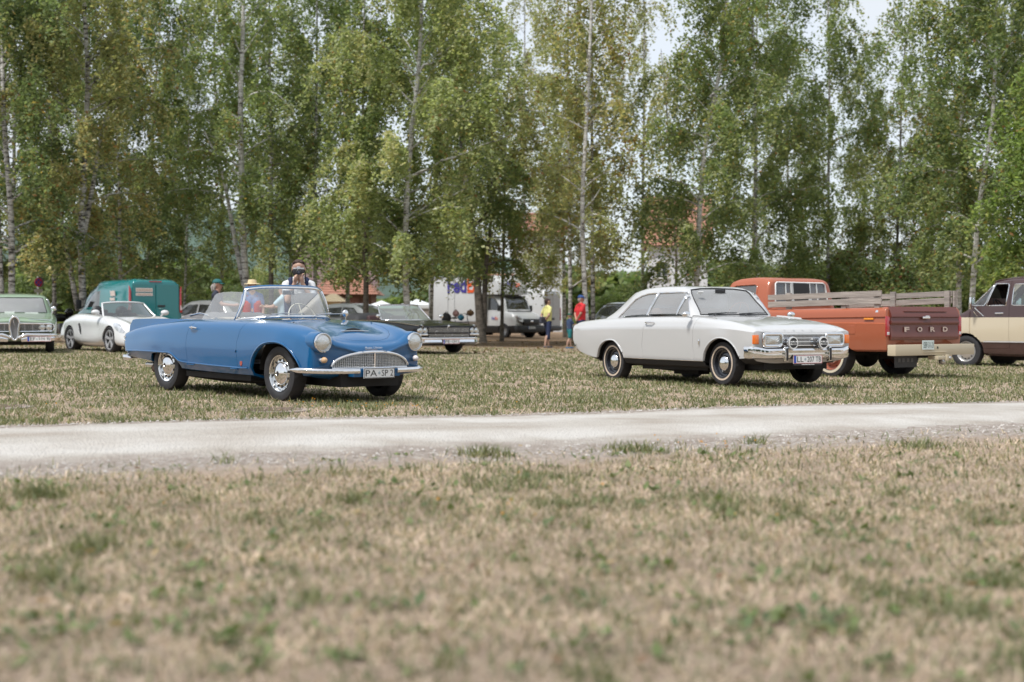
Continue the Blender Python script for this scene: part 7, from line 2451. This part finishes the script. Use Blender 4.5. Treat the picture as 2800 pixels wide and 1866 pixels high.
m = MB(); m.box((0, 0, .6), (7.0, .22, 1.6)); m.build('wall_body', mat('rough_plaster', (.33, .29, .26), .9, var=.15, vscale=2, bump=.3), rt, 0)
m = MB(); m.box((0, 0, 1.43), (7.1, .32, .07)); m.build('coping', mat('grey_coping', (.38, .37, .35), .85, var=.15), rt, 0)

# kerb of the lane at the left
mk = at(200, 57)
m = MB(); m.box((mk.x, mk.y, mk.z + .04), (9, .16, .16), rz=R(6)); tag(m.build('kerb', mat('kerb_stone', (.45, .44, .42), .85, var=.2), None, 0, bevel=.015), kind='structure')
m = MB(); m.box((mk.x - .2, mk.y + 2.2, mk.z + .03), (10, 4.1, .03), rz=R(6)); tag(m.build('lane', mat('lane_asphalt', (.06, .06, .062), .9, var=.3, vscale=20), None, 0), kind='structure')

def cover(label, u, v, Y, w, d, rnd=True):
    p = at(u, Y)
    rt = thing('manhole_cover', label, 'manhole cover', p, 0, 'covers in the grass beside the path')
    m = MB(); m.lathe([(w / 2, -.03), (w / 2, .008), (w / 2 - .07, .012), (w / 2 - .075, .004)], (0, 0, 0), 'z', 36); m.build('concrete_ring', mat('old_concrete', (.25, .21, .18), .9, var=.25, vscale=9, bump=.3), rt, 40)
    m = MB(); m.lathe([(w / 2 - .08, -.01), (w / 2 - .08, .010), (.001, .013)], (0, 0, 0), 'z', 36); lid = m.build('lid', mat('rusty_lid', (.20, .15, .12), .85, .0, var=.3, vscale=8, bump=.4), rt, 40)
    m = MB()
    for i in range(-3, 4): m.box((0, i * .075, .0145), (w * .62 * (1 - abs(i) * .1), .02, .006))
    m.build('lid_rib', mat('rusty_lid', (.20, .15, .12), .85, .0), lid, 0)
cover('flat round brown cover in the worn grass in front of the blue convertible', 740, 1126, 13.25, .74, .74)
cover('round grey cover in the grass at the left edge of the photo', -28, 1120, 13.3, .80, .8)

def no_stopping_sign():
    p = at(104, 54)
    rt = thing('no_stopping_sign', 'round blue and red no-stopping sign on a grey pole before the dark hedge', 'road sign', p, -38)
    m = MB(); m.tube([(0, 0, -.1), (0, 0, 2.35)], .03, 8); m.build('pole', STEEL, rt)
    m = MB(); m.lathe([(.17, -.004), (.17, .004), (.001, .004)], (.04, 0, 2.12), 'x', 28); s = m.build('sign_plate', mat('sign_red', (.50, .02, .03), .4), rt, 0)
    m = MB(); m.lathe([(.132, .0045), (.132, .007), (.001, .007)], (.04, 0, 2.12), 'x', 28); m.build('blue_disc', mat('sign_blue', (.02, .07, .42), .4), s, 0)
    m = MB()
    for a in (45, -45):
        m.box((.049, 0, 2.12), (.003, .265, .036), rx=R(a))
        m.v[-8:] = [(x + (.0005 if a > 0 else 0), y, z) for x, y, z in m.v[-8:]]
    m.build('red_cross', mat('sign_red', (.50, .02, .03), .4), s, 0)
    m = MB(); m.box((.04, 0, 1.80), (.006, .34, .14)); m.build('supplementary_plate', mat('sign_grey', (.42, .42, .38), .6), rt, 0)
    m = MB(); m.lathe([(.21, -.004), (.21, .004), (.001, .004)], (-.04, .10, 2.14), 'x', 24); m.build('sign_back', mat('sign_back_grey', (.13, .14, .15), .5), rt, 0)
no_stopping_sign()

def motorcycle():
    p = at(182, 49)
    rt = thing('motorcycle', 'black touring motorcycle parked between the no-stopping sign and the white roadster', 'motorcycle', p, -150, None, 0, 6)
    BK = paint('black_lacquer', (.010, .010, .011), .2, .6)
    for x in (.72, -.72):
        m = MB()
        m.lathe([(.30, -.045), (.325, -.05), (.335, 0), (.325, .05), (.30, .045)], (x, 0, .335), 'y', 28)
        w = m.build('wheel', RUBBER, rt, 50)
        m = MB(); m.lathe([(.30, -.03), (.29, .0), (.30, .03)], (x, 0, .335), 'y', 28); m.lathe([(.06, -.06), (.06, .06)], (x, 0, .335), 'y', 12)
        for i in range(5): m.quadbar((x, 0, .335), (x + .29 * math.cos(i * 1.2566), 0, .335 + .29 * math.sin(i * 1.2566)), .05, .02, (0, 1, 0))
        m.build('rim', STEEL, w)
    for s in (-1, 1):
        m = MB(); m.tube([(.72, s * .10, .335), (.50, s * .10, .95)], .024, 8); m.build('fork', STEEL, rt)
        m = MB(); m.tube([(-.72, s * .10, .335), (-.25, s * .12, .36)], .025, 6); m.build('swing_arm', BLACK, rt)
        m = MB(); m.tube([(-.1, s * .16, .30), (-.5, s * .20, .32), (-.95, s * .21, .42)], .05, 8); m.build('exhaust', CHROME, rt)
        m = MB(); m.tube([(.42, s * .02, 1.02), (.34, s * .20, 1.06), (.22, s * .36, 1.02)], .014, 6); m.build('handlebar', BLACK, rt)
        m = MB(); m.tube([(.33, s * .28, 1.05), (.36, s * .34, 1.20)], .007, 5); m.ell((.35, s * .36, 1.22), (.02, .06, .04)); m.build('mirror', BLACK, rt)
        m = MB(); m.box((-.62, s * .28, .62), (.48, .18, .34)); m.build('pannier', BLACK, rt, bevel=.05)
    m = MB(); m.box((.05, 0, .45), (.42, .34, .34)); m.lathe([(.12, -.22), (.12, .22)], (.0, 0, .40), 'y', 14); m.build('engine', mat('engine_grey', (.07, .07, .075), .4, .6), rt, bevel=.04)
    m = MB(); m.ell((.20, 0, .82), (.32, .17, .15)); m.build('tank', BK, rt)
    m = MB(); m.box((-.35, 0, .82), (.62, .28, .12)); m.build('seat', BLACK, rt, bevel=.05, seg=3)
    m = MB(); m.box((-.85, 0, 1.02), (.36, .42, .30)); m.build('top_case', BLACK, rt, bevel=.08, seg=3)
    m = MB(); m.ell((.58, 0, .93), (.16, .22, .20)); m.build('fairing', BK, rt)
    m = MB(); m.grid(np.array([[(.62 - .16 * q, .20 * t * (1 - .3 * q), 1.02 + .32 * q) for t in np.linspace(-1, 1, 7)] for q in np.linspace(0, 1, 5)])); m.build('windshield', GLASS, rt)
    lamp_round(rt, (.72, 0, .90), .085)
    m = MB(); m.tube([(.98, 0, .45), (.92, 0, .62), (.72, 0, .70), (.50, 0, .64)], [.05, .06, .06, .05], 8, sq=(1, .4)); m.build('mudguard', BK, rt)
    hp = rt.matrix_basis @ Vector((-.30, 0, 1.0))
    o = thing('helmet', 'dark round helmet lying on the seat of the black motorcycle', 'helmet', (p.x + .10, p.y, p.z + 1.0), -140)
    m = MB(); m.ell((0, 0, 0), (.15, .125, .14)); m.build('shell', BK, o)
    m = MB(); m.ell((.035, 0, .01), (.13, .11, .06)); m.build('visor', GLASS, o)
motorcycle()

def bicycle():
    p = at(1255, 57)
    rt = thing('bicycle', 'dark bicycle leaning behind the front of the black convertible', 'bicycle', p, -12)
    for x in (-.52, .52):
        m = MB(); m.lathe([(.325, -.018), (.34, 0), (.325, .018), (.312, 0), (.325, -.018)], (x, 0, .34), 'y', 28); m.build('wheel', RUBBER, rt)
    m = MB()
    for a, c in (((-.52, .34), (0, .30)), ((0, .30), (-.16, .86)), ((-.16, .78), (.36, .80)), ((0, .30), (.38, .72)), ((.52, .34), (.34, .95)), ((-.52, .34), (-.16, .78))): m.tube([(a[0], 0, a[1]), (c[0], 0, c[1])], .018, 6)
    m.build('frame', mat('bike_blue', (.03, .05, .12), .35, coat=.5), rt)
    m = MB(); m.tube([(.20, -.28, 1.12), (.30, -.26, 1.14), (.34, 0, 1.06), (.30, .26, 1.14), (.20, .28, 1.12)], .013, 6); m.tube([(.34, 0, .92), (.34, 0, 1.06)], .016, 6); m.build('handlebar', BLACK, rt)
    m = MB(); m.ell((-.19, 0, .96), (.14, .08, .04)); m.build('saddle', BLACK, rt)
    m = MB(); m.box((-.55, 0, .74), (.4, .14, .02)); m.build('rack', BLACK, rt, 0)
    for dx, dz, c, nm, lb, rr in ((-.50, .95, (.02, .02, .022), 'backpack', 'black backpack on the rack of the bicycle', (.20, .13, .22)), (-.12, 1.14, (.50, .30, .30), 'bag', 'pale pink bag hanging on the bicycle saddle', (.13, .10, .13)), (.08, .98, (.05, .22, .35), 'jacket', 'blue jacket draped over the bicycle frame', (.13, .10, .12)), (.46, 1.16, (.22, .13, .07), 'basket', 'brown basket on the bicycle handlebar', (.15, .13, .12))):
        o = thing(nm, lb, nm, (p.x + dx, p.y - .05, p.z + dz), 0)
        m = MB(); m.ell((0, 0, 0), rr, 12, 8)
        rg = np.random.default_rng(int(abs(dx) * 100))
        m.v = [(x * (1 + rg.normal(0, .06)), y, z * (1 + rg.normal(0, .06))) for x, y, z in m.v]
        m.build('body', mat(nm + '_cloth', c, .8, var=.2), o, 60)
        m = MB(); m.tube([(-rr[0] * .4, 0, rr[2] * .85), (0, 0, rr[2] * 1.3), (rr[0] * .4, 0, rr[2] * .85)], .012, 5); m.build('strap', BLACK, o)
bicycle()

# ------------------------------------------------------------------ people
def capsule(mb, a, b, ra, rb, n=12):
    a, b = Vector(a), Vector(b)
    t = (b - a)
    L_ = t.length
    t = t / L_ if L_ > 1e-6 else Vector((0, 0, 1))
    q = Vector((0, 0, 1)).rotation_difference(t).to_matrix()
    pr = [(ra * math.sin(R(x)), -ra * math.cos(R(x))) for x in (6, 30, 60, 90)] + [(rb * math.sin(R(x)), L_ + rb * math.cos(R(x))) for x in (90, 60, 30, 6)]
    v, f = [], []
    for r_, h in pr:
        for j in range(n):
            an = 2 * math.pi * j / n
            v.append(q @ Vector((r_ * math.cos(an), r_ * math.sin(an), h)) + a)
    k = len(pr)
    for i in range(k - 1):
        for j in range(n):
            f.append((i * n + j, i * n + (j + 1) % n, (i + 1) * n + (j + 1) % n, (i + 1) * n + j))
    f.append(tuple(range(n - 1, -1, -1))); f.append(tuple((k - 1) * n + j for j in range(n)))
    mb.add(v, f)

def blend(name, caps, m, parent, vox=.014, smooth=4, scale=None):
    """one continuous skin grown over tapered limbs"""
    mb = MB()
    for c in caps: capsule(mb, *c)
    me = mb.mesh('tmp')
    o = bpy.data.objects.new('tmp', me)
    COL.objects.link(o)
    r = o.modifiers.new('r', 'REMESH'); r.mode = 'VOXEL'; r.voxel_size = vox
    s = o.modifiers.new('s', 'SMOOTH'); s.iterations = smooth; s.factor = .5
    dg = bpy.context.evaluated_depsgraph_get()
    out = bpy.data.meshes.new_from_object(o.evaluated_get(dg))
    bpy.data.objects.remove(o)
    out.materials.clear()
    finish(out, m, 180)
    return link(name, out, parent)

SKIN = mat('skin', (.42, .26, .19), .55, var=.08, vscale=14)
SKIN2 = mat('sunburnt_skin', (.38, .21, .15), .55, var=.08, vscale=14)

def person(label, loc, rz, h, top, bottom, arms, shoes=(.05, .05, .05), sleeves=.5, legs='long', hair=None, hat=None, skin=None, stride=.12, lean=0., build=1., hairlen=0., vox=.016, group=None, extra=None, fingers=False, headturn=0., tuck=True, female=False):
    """x forward, y left. arms: for each side (-1 right, +1 left) elbow, wrist and hand direction in units of the height"""
    rt = thing('person', label, 'person', loc, rz, group)
    skin = skin or SKIN
    k = h
    V3 = lambda x, y, z: Vector((x * k, y * k, z * k))
    w = .105 * build if not female else .096 * build
    hipw = .052 if not female else .056
    sh = .802
    foot = {}
    body, leg = [], []
    pel = V3(0, 0, .53)
    for s in (-1, 1):
        dx = stride * .5 * s
        hip, knee, ank = V3(0, s * hipw, .52), V3(.02 + dx * .45, s * hipw, .285), V3(dx - .015, s * hipw * .95, .045)
        foot[s] = (hip, knee, ank)
        body += [(hip, knee, .047 * k * build, .032 * k), (knee, V3(dx * .75 - .012, s * hipw, .19), .031 * k, .031 * k), (V3(dx * .75 - .012, s * hipw, .19), ank, .031 * k, .019 * k), (ank, V3(dx + .055, s * hipw * 1.05, .016), .018 * k, .014 * k)]
    ch = V3(lean * .6, 0, .72)
    body += [(V3(0, -.03, .53), V3(0, .03, .53), .058 * k * build, .058 * k * build), (pel, V3(lean * .3, 0, .62), .060 * k * build, .056 * k * build)]
    for s in (-1, 1):
        body += [(V3(0, s * .035, .55), V3(lean * .6, s * .045, .72), .050 * k * build, .055 * k * build), (V3(lean * .6, s * .04, .74), V3(lean, s * w * .95, sh - .012), .05 * k * build, .031 * k)]
    for s in (-1, 1): body += [(V3(lean, s * .012, .842), V3(lean, s * w * .9, sh + .004), .034 * k, .029 * k)]
    nk = V3(lean * 1.05, 0, .835)
    hd = V3(lean * 1.2 + .008, 0, .925)
    ht = Matrix.Rotation(headturn, 3, 'Z')
    H = lambda x, y, z: hd + ht @ Vector((x * k, y * k, z * k))
    body += [(nk - Vector((0, 0, .02 * k)), hd - Vector((.006 * k, 0, .03 * k)), .031 * k, .029 * k)]
    body += [(H(-.012, 0, .018), H(.008, 0, .022), .049 * k, .047 * k), (H(.008, 0, -.01), H(.022, 0, -.045), .040 * k, .026 * k), (H(.045, 0, .0), H(.062, 0, -.016), .007 * k, .0085 * k), (H(.04, -.012, -.032), H(.04, .012, -.032), .009 * k, .009 * k)]
    for s in (-1, 1): body += [(H(-.004, s * .047, .008), H(-.007, s * .051, -.012), .009 * k, .006 * k)]
    sleeve = []
    for s in (-1, 1):
        e, wr, hdir = arms[s]
        sp, ep, wp = V3(lean, s * w, sh), V3(*e), V3(*wr)
        body += [(sp, ep, .030 * k * build, .024 * k), (ep, wp, .0235 * k, .0155 * k)]
        d = Vector(hdir).normalized()
        pal = wp + d * .045 * k
        body += [(wp, pal, .016 * k, .019 * k)]
        sd = d.orthogonal().normalized() if not fingers else Vector(hdir).cross(Vector((0, s * .3, 1))).normalized()
        if abs(sd.z) > .9: sd = d.cross(Vector((1, 0, 0))).normalized()
        cur = d.cross(sd).normalized()
        for i, (o, L_) in enumerate(((-.012, .036), (-.004, .042), (.004, .040), (.012, .031))):
            a = pal + sd * o * k + d * .006 * k
            b_ = a + (d * .75 + cur * .45 * (-s)) * L_ * .55 * k
            c = b_ + (d * .2 + cur * .95 * (-s)) * L_ * .5 * k
            body += [(a, b_, .0058 * k, .005 * k), (b_, c, .005 * k, .0042 * k)]
        t0 = wp + d * .012 * k + sd * .012 * k
        t1 = t0 + (d * .6 + sd * .7) * .026 * k
        body += [(t0, t1, .007 * k, .006 * k), (t1, t1 + d * .02 * k, .0055 * k, .0045 * k)]
        q = sp.lerp(ep, min(1, sleeves * 2 * .62) if sleeves < .9 else 1)
        sleeve += [(sp, q, .0365 * k * build, .035 * k * build), (V3(lean - .004, s * .022, .836), V3(lean, s * w * .9, sh + .002), .037 * k, .034 * k)]
        if sleeves >= .9: sleeve += [(ep, ep.lerp(wp, .92), .033 * k, .024 * k)]
    blend('body', body, skin, rt, vox * .75 if fingers else vox)
    # shirt
    sk = [(V3(0, -.03, .555), V3(0, .03, .555), .068 * k * build, .068 * k * build)]
    for s in (-1, 1): sk += [(V3(0, s * .04, .535 if not tuck else .56), V3(lean * .6, s * .047, .72), .060 * k * build, .064 * k * build), (V3(lean * .6, s * .042, .735), V3(lean, s * w * .95, sh - .014), .058 * k * build, .040 * k)]
    sk += [(V3(lean, -.02, sh - .02), V3(lean, .02, sh - .02), .042 * k, .042 * k)]
    blend('shirt', sk + sleeve, top, rt, vox)
    # trousers or shorts
    tr = [(V3(0, -.03, .53), V3(0, .03, .53), .066 * k * build, .066 * k * build), (V3(0, 0, .55), V3(0, 0, .57), .070 * k * build, .066 * k * build)]
    for s in (-1, 1):
        hip, knee, ank = foot[s]
        if legs == 'long': tr += [(hip, knee, .056 * k * build, .041 * k), (knee, ank.lerp(knee, .05), .041 * k, .032 * k)]
        elif legs == 'capri': tr += [(hip, knee, .056 * k * build, .041 * k), (knee, ank.lerp(knee, .62), .041 * k, .038 * k)]
        else: tr += [(hip, knee.lerp(hip, .18), .060 * k * build, .052 * k)]
        so = MB(); a = ank
        capsule(so, (a.x - .012 * k, a.y, .020 * k), (a.x + .075 * k, a.y + s * .006 * k, .017 * k), .024 * k, .020 * k)
        so.v = [(x, y, max(z, .002)) for x, y, z in so.v]
        so.build('shoe', mat('shoe_%02d%02d%02d' % tuple(int(c * 99) for c in shoes), shoes, .6), rt, 60)
    blend('trousers', tr, bottom, rt, vox)
    for s in (-1, 1):
        e = MB(); e.ell(tuple(H(.046, s * .017, .006)), (.006 * k, .008 * k, .0045 * k), 8, 6); e.build('eye', BLACK, rt, 60)
    if hair is not None:
        up_ = .012 if hat is None else 0
        hc = [(H(-.034, 0, .004), H(-.034, 0, -.018 - hairlen), (.041 if hat is None else .034) * k, .029 * k)]
        if hat is None: hc += [(H(-.024, 0, .032), H(-.004, 0, .036), .052 * k, .044 * k)]
        for s in (-1, 1): hc += [(H(-.020, s * .034, .022 + up_), H(-.024, s * .036, -.004 - hairlen * .6), .022 * k, .016 * k)]
        if hat is None:
            for i in range(7):
                a = -1.2 + i * .4
                hc += [(H(.010 + .016 * math.cos(a), .034 * math.sin(a), .044), H(.022 + .018 * math.cos(a), .042 * math.sin(a), .050 + .007 * (i % 2)), .015 * k, .010 * k)]
        blend('hair', hc, hair, rt, .009 * k / 1.7, 2)
    if hat:
        kind, hm = hat
        m = MB()
        c0 = H(-.006, 0, .034)
        if kind == 'cap':
            m.ell((0, 0, 0), (.064 * k, .060 * k, .052 * k), 18, 10)
            m.v = [(x, y, max(z, -.004 * k)) for x, y, z in m.v]
            bill = [[(.040 * k + .062 * k * q * math.cos(t * 1.1), .052 * k * math.sin(t * 1.1) * (1 - .1 * q), .002 - .010 * k * q - .006 * k * t * t) for t in np.linspace(-1, 1, 9)] for q in (0, .5, 1)]
            m.grid(np.array(bill)); m.grid(np.array(bill) - np.array([0, 0, .004 * k]), flip=True)
        else:
            m.lathe([(.11 * k, -.006 * k), (.10 * k, .0), (.060 * k, .006 * k), (.056 * k, .030 * k), (.048 * k, .052 * k), (.001, .056 * k)], (0, 0, 0), 'z', 24)
        M_ = Matrix.Translation(c0) @ ht.to_4x4()
        m.v = [tuple(M_ @ Vector(p)) for p in m.v]
        m.build('cap' if kind == 'cap' else 'straw_hat', hm, rt, 60)
    if extra: extra(rt, V3, H, k)
    return rt

C = lambda n, c, r=.85: mat(n, c, r, var=.12, vscale=10, bump=.15, bscale=30)
NAVY, WHITESH = C('navy_cloth', (.018, .028, .075)), C('white_shirt', (.56, .57, .585))
behind = {s: ((-.06, s * .135, .66), (-.085, s * .02, .545), (.05, -s * .9, -.1)) for s in (-1, 1)}
relaxed = {s: ((.0, s * .135, .645), (.055, s * .135, .505), (.1, 0, -1)) for s in (-1, 1)}

# the photographer behind the blue car
PX, PY = (817 - 1400) * 18.3 / F_, 18.3
def vest(rt, V3, H, k):
    vc = []
    for s in (-1, 1):
        vc += [(V3(0, s * .045, .545), V3(0, s * .05, .70), .064 * k, .068 * k), (V3(-.004, s * .056, .71), V3(.004, s * .060, .800), .052 * k, .036 * k), (V3(.0, s * .062, .80), V3(.0, s * .056, .832), .040 * k, .034 * k), (V3(-.02, s * .02, .70), V3(-.02, s * .04, .80), .06 * k, .042 * k)]
    blend('waistcoat', vc, NAVY, rt, .013)
    m = MB()
    for s in (-1, 1): m.add([H(.02, s * .012, -.085), H(.035, s * .040, -.10), H(.030, s * .030, -.125), H(.045, s * .006, -.105)], [(0, 1, 2, 3)])
    m.build('collar', WHITESH, rt, 0)
    m = MB(); m.tube([V3(.055, -.075, .80), V3(.082, -.03, .70), V3(.075, .02, .58)], .014, 5, sq=(1, .3)); m.build('shoulder_strap', BLACK, rt)
hold = {-1: ((.085, -.085, .675), (.105, -.030, .818), (.15, .22, .9)), 1: ((.085, .105, .675), (.105, .030, .812), (.15, -.22, .9))}
ph = person('young man in white shirt and navy waistcoat photographing over the blue convertible', (PX, PY, g(PX, PY)), -81.5, 1.635, WHITESH, C('grey_trousers', (.06, .06, .07)), hold, hair=C('brown_hair', (.045, .026, .018)), vox=.013, fingers=True, extra=vest, stride=.05, build=.95)
cm = thing('camera', 'black and silver film camera held up to the face of the photographer', 'camera', (0, 0, 0), -81.5)
fx = Vector((math.cos(R(-81.5)), math.sin(R(-81.5)), 0))
cm.location = Vector((PX, PY, g(PX, PY) + 1.635 * .898)) + fx * .145
m = MB(); m.box((0, 0, 0), (.05, .145, .080)); m.build('camera_body', BLACK, cm, bevel=.010)
m = MB(); m.box((0, 0, .046), (.042, .140, .022)); m.box((0, .0, .062), (.035, .045, .02)); m.build('top_plate', CHROME, cm, bevel=.005)
m = MB(); m.lathe([(.034, .02), (.036, .05), (.030, .075), (.026, .078), (.022, .066), (.001, .064)], (0, 0, -.004), 'x', 22); m.build('lens', BLACK, cm)
m = MB(); m.lathe([(.023, .066), (.012, .070), (.001, .071)], (0, 0, -.004), 'x', 18); m.build('lens_glass', mat('lens_coating', (.04, .045, .07), .05, coat=1), cm)
for s in (-1, 1):
    m = MB(); m.tube([(-.01, s * .072, .03), (-.05, s * .088, -.02), (-.10, s * .082, -.12), (-.16, s * .06, -.16)], .006, 5); m.build('camera_strap', BLACK, cm)

def at3(u, Y): 
    p = at(u, Y)
    return (p.x, p.y, p.z)
GREY_HAIR = C('grey_hair', (.30, .28, .26))
def pony(rt, V3, H, k):
    blend('ponytail', [(H(-.055, 0, .012), H(-.075, 0, -.02), .018 * k, .022 * k), (H(-.075, 0, -.02), H(-.07, 0, -.075), .022 * k, .012 * k)], GREY_HAIR, rt, .012)
person('grey-haired person in green cap and dark shirt behind the tail of the blue car', at3(594, 31.5), -8, 1.73, C('dark_navy_shirt', (.02, .024, .04)), C('grey_trousers', (.06, .06, .07)), {-1: ((.11, -.11, .68), (.25, -.09, .67), (1, .1, .0)), 1: relaxed[1]}, hair=GREY_HAIR, hat=('cap', C('green_cap', (.012, .10, .10))), extra=pony, skin=SKIN2, hairlen=.03)
def redvest(rt, V3, H, k):
    vc = []
    for s in (-1, 1): vc += [(V3(.0, s * .055, .545), V3(.0, s * .058, .70), .066 * k, .070 * k), (V3(0, s * .066, .71), V3(0, s * .072, .80), .052 * k, .036 * k)]
    blend('red_vest', vc, C('red_cloth', (.36, .035, .03)), rt, .016)
person('person in red vest and straw hat seen through the windscreen', at3(690, 31), -80, 1.70, C('blue_shirt', (.08, .14, .30)), C('grey_trousers', (.06, .06, .07)), relaxed, hair=C('brown_hair', (.045, .026, .018)), hat=('straw', C('straw_hat', (.58, .47, .29))), extra=redvest)
person('person in pale blue shirt seen through the middle of the blue car windscreen', at3(775, 30), 170, 1.60, C('pale_blue_shirt', (.45, .58, .66)), C('beige_trousers', (.42, .33, .22)), {-1: ((.10, -.13, .70), (.22, -.10, .70), (1, 0, .2)), 1: ((.10, .13, .70), (.22, .10, .70), (1, 0, .2))}, hair=C('light_hair', (.30, .22, .13)))
def shoulder_bag(rt, V3, H, k):
    m = MB(); m.tube([V3(-.065, .02, .83), V3(-.085, .055, .72), V3(-.06, .095, .60)], .012, 5, sq=(1, .4)); m.tube([V3(.02, .04, .845), V3(.075, .06, .72), V3(.03, .09, .60)], .012, 5, sq=(1, .4)); m.build('bag_strap', BLACK, rt)
Wp = at3(1497, 47)
person('woman in yellow shirt and navy capri trousers walking with hands behind her back', Wp, 32, 1.63, C('yellow_shirt', (.62, .60, .24)), NAVY, behind, hair=C('dark_hair', (.035, .018, .014)), legs='capri', stride=.16, female=True, build=1.06, shoes=(.10, .09, .10), tuck=False, extra=shoulder_bag, headturn=-.3)
b_ = thing('shoulder_bag', 'dark grey shoulder bag hanging at the hip of the woman in yellow', 'bag', (Wp[0] - .13, Wp[1] - .12, Wp[2] + .92), 32)
m = MB(); m.box((0, 0, 0), (.30, .11, .22)); m.build('bag_body', C('bag_grey', (.05, .055, .075)), b_, bevel=.035, seg=3)
m = MB(); m.box((.0, -.058, .03), (.24, .012, .12)); m.build('bag_flap', C('bag_dark', (.03, .03, .04)), b_, bevel=.01)
person('boy in blue t-shirt, teal shorts and green cap reaching to the man in red', at3(1557, 46.5), 25, 1.14, C('boy_blue_shirt', (.035, .06, .13)), C('teal_shorts', (.012, .16, .17)), {-1: ((.10, -.12, .67), (.22, -.03, .70), (1, .2, .3)), 1: relaxed[1]}, hair=C('fair_hair', (.28, .19, .11)), hat=('cap', C('dark_green_cap', (.02, .085, .06))), legs='short', stride=.18, shoes=(.04, .16, .30), tuck=False)
def braces(rt, V3, H, k):
    for s in (-1, 1):
        m = MB(); m.tube([V3(-.058, s * .03, .56), V3(-.072, s * .045, .70), V3(-.055, s * .062, .80), V3(0, s * .065, .858), V3(.055, s * .06, .80), V3(.068, s * .05, .70)], .012, 5, sq=(1, .35)); m.build('brace', BLACK, rt)
person('man in red shirt and blue cap behind the tail of the white sedan', at3(1588, 45.5), 20, 1.72, C('red_shirt', (.52, .022, .028)), NAVY, behind, hair=GREY_HAIR, hat=('cap', C('blue_cap', (.015, .055, .19))), skin=SKIN2, build=1.22, extra=braces, stride=.04, headturn=-.25)
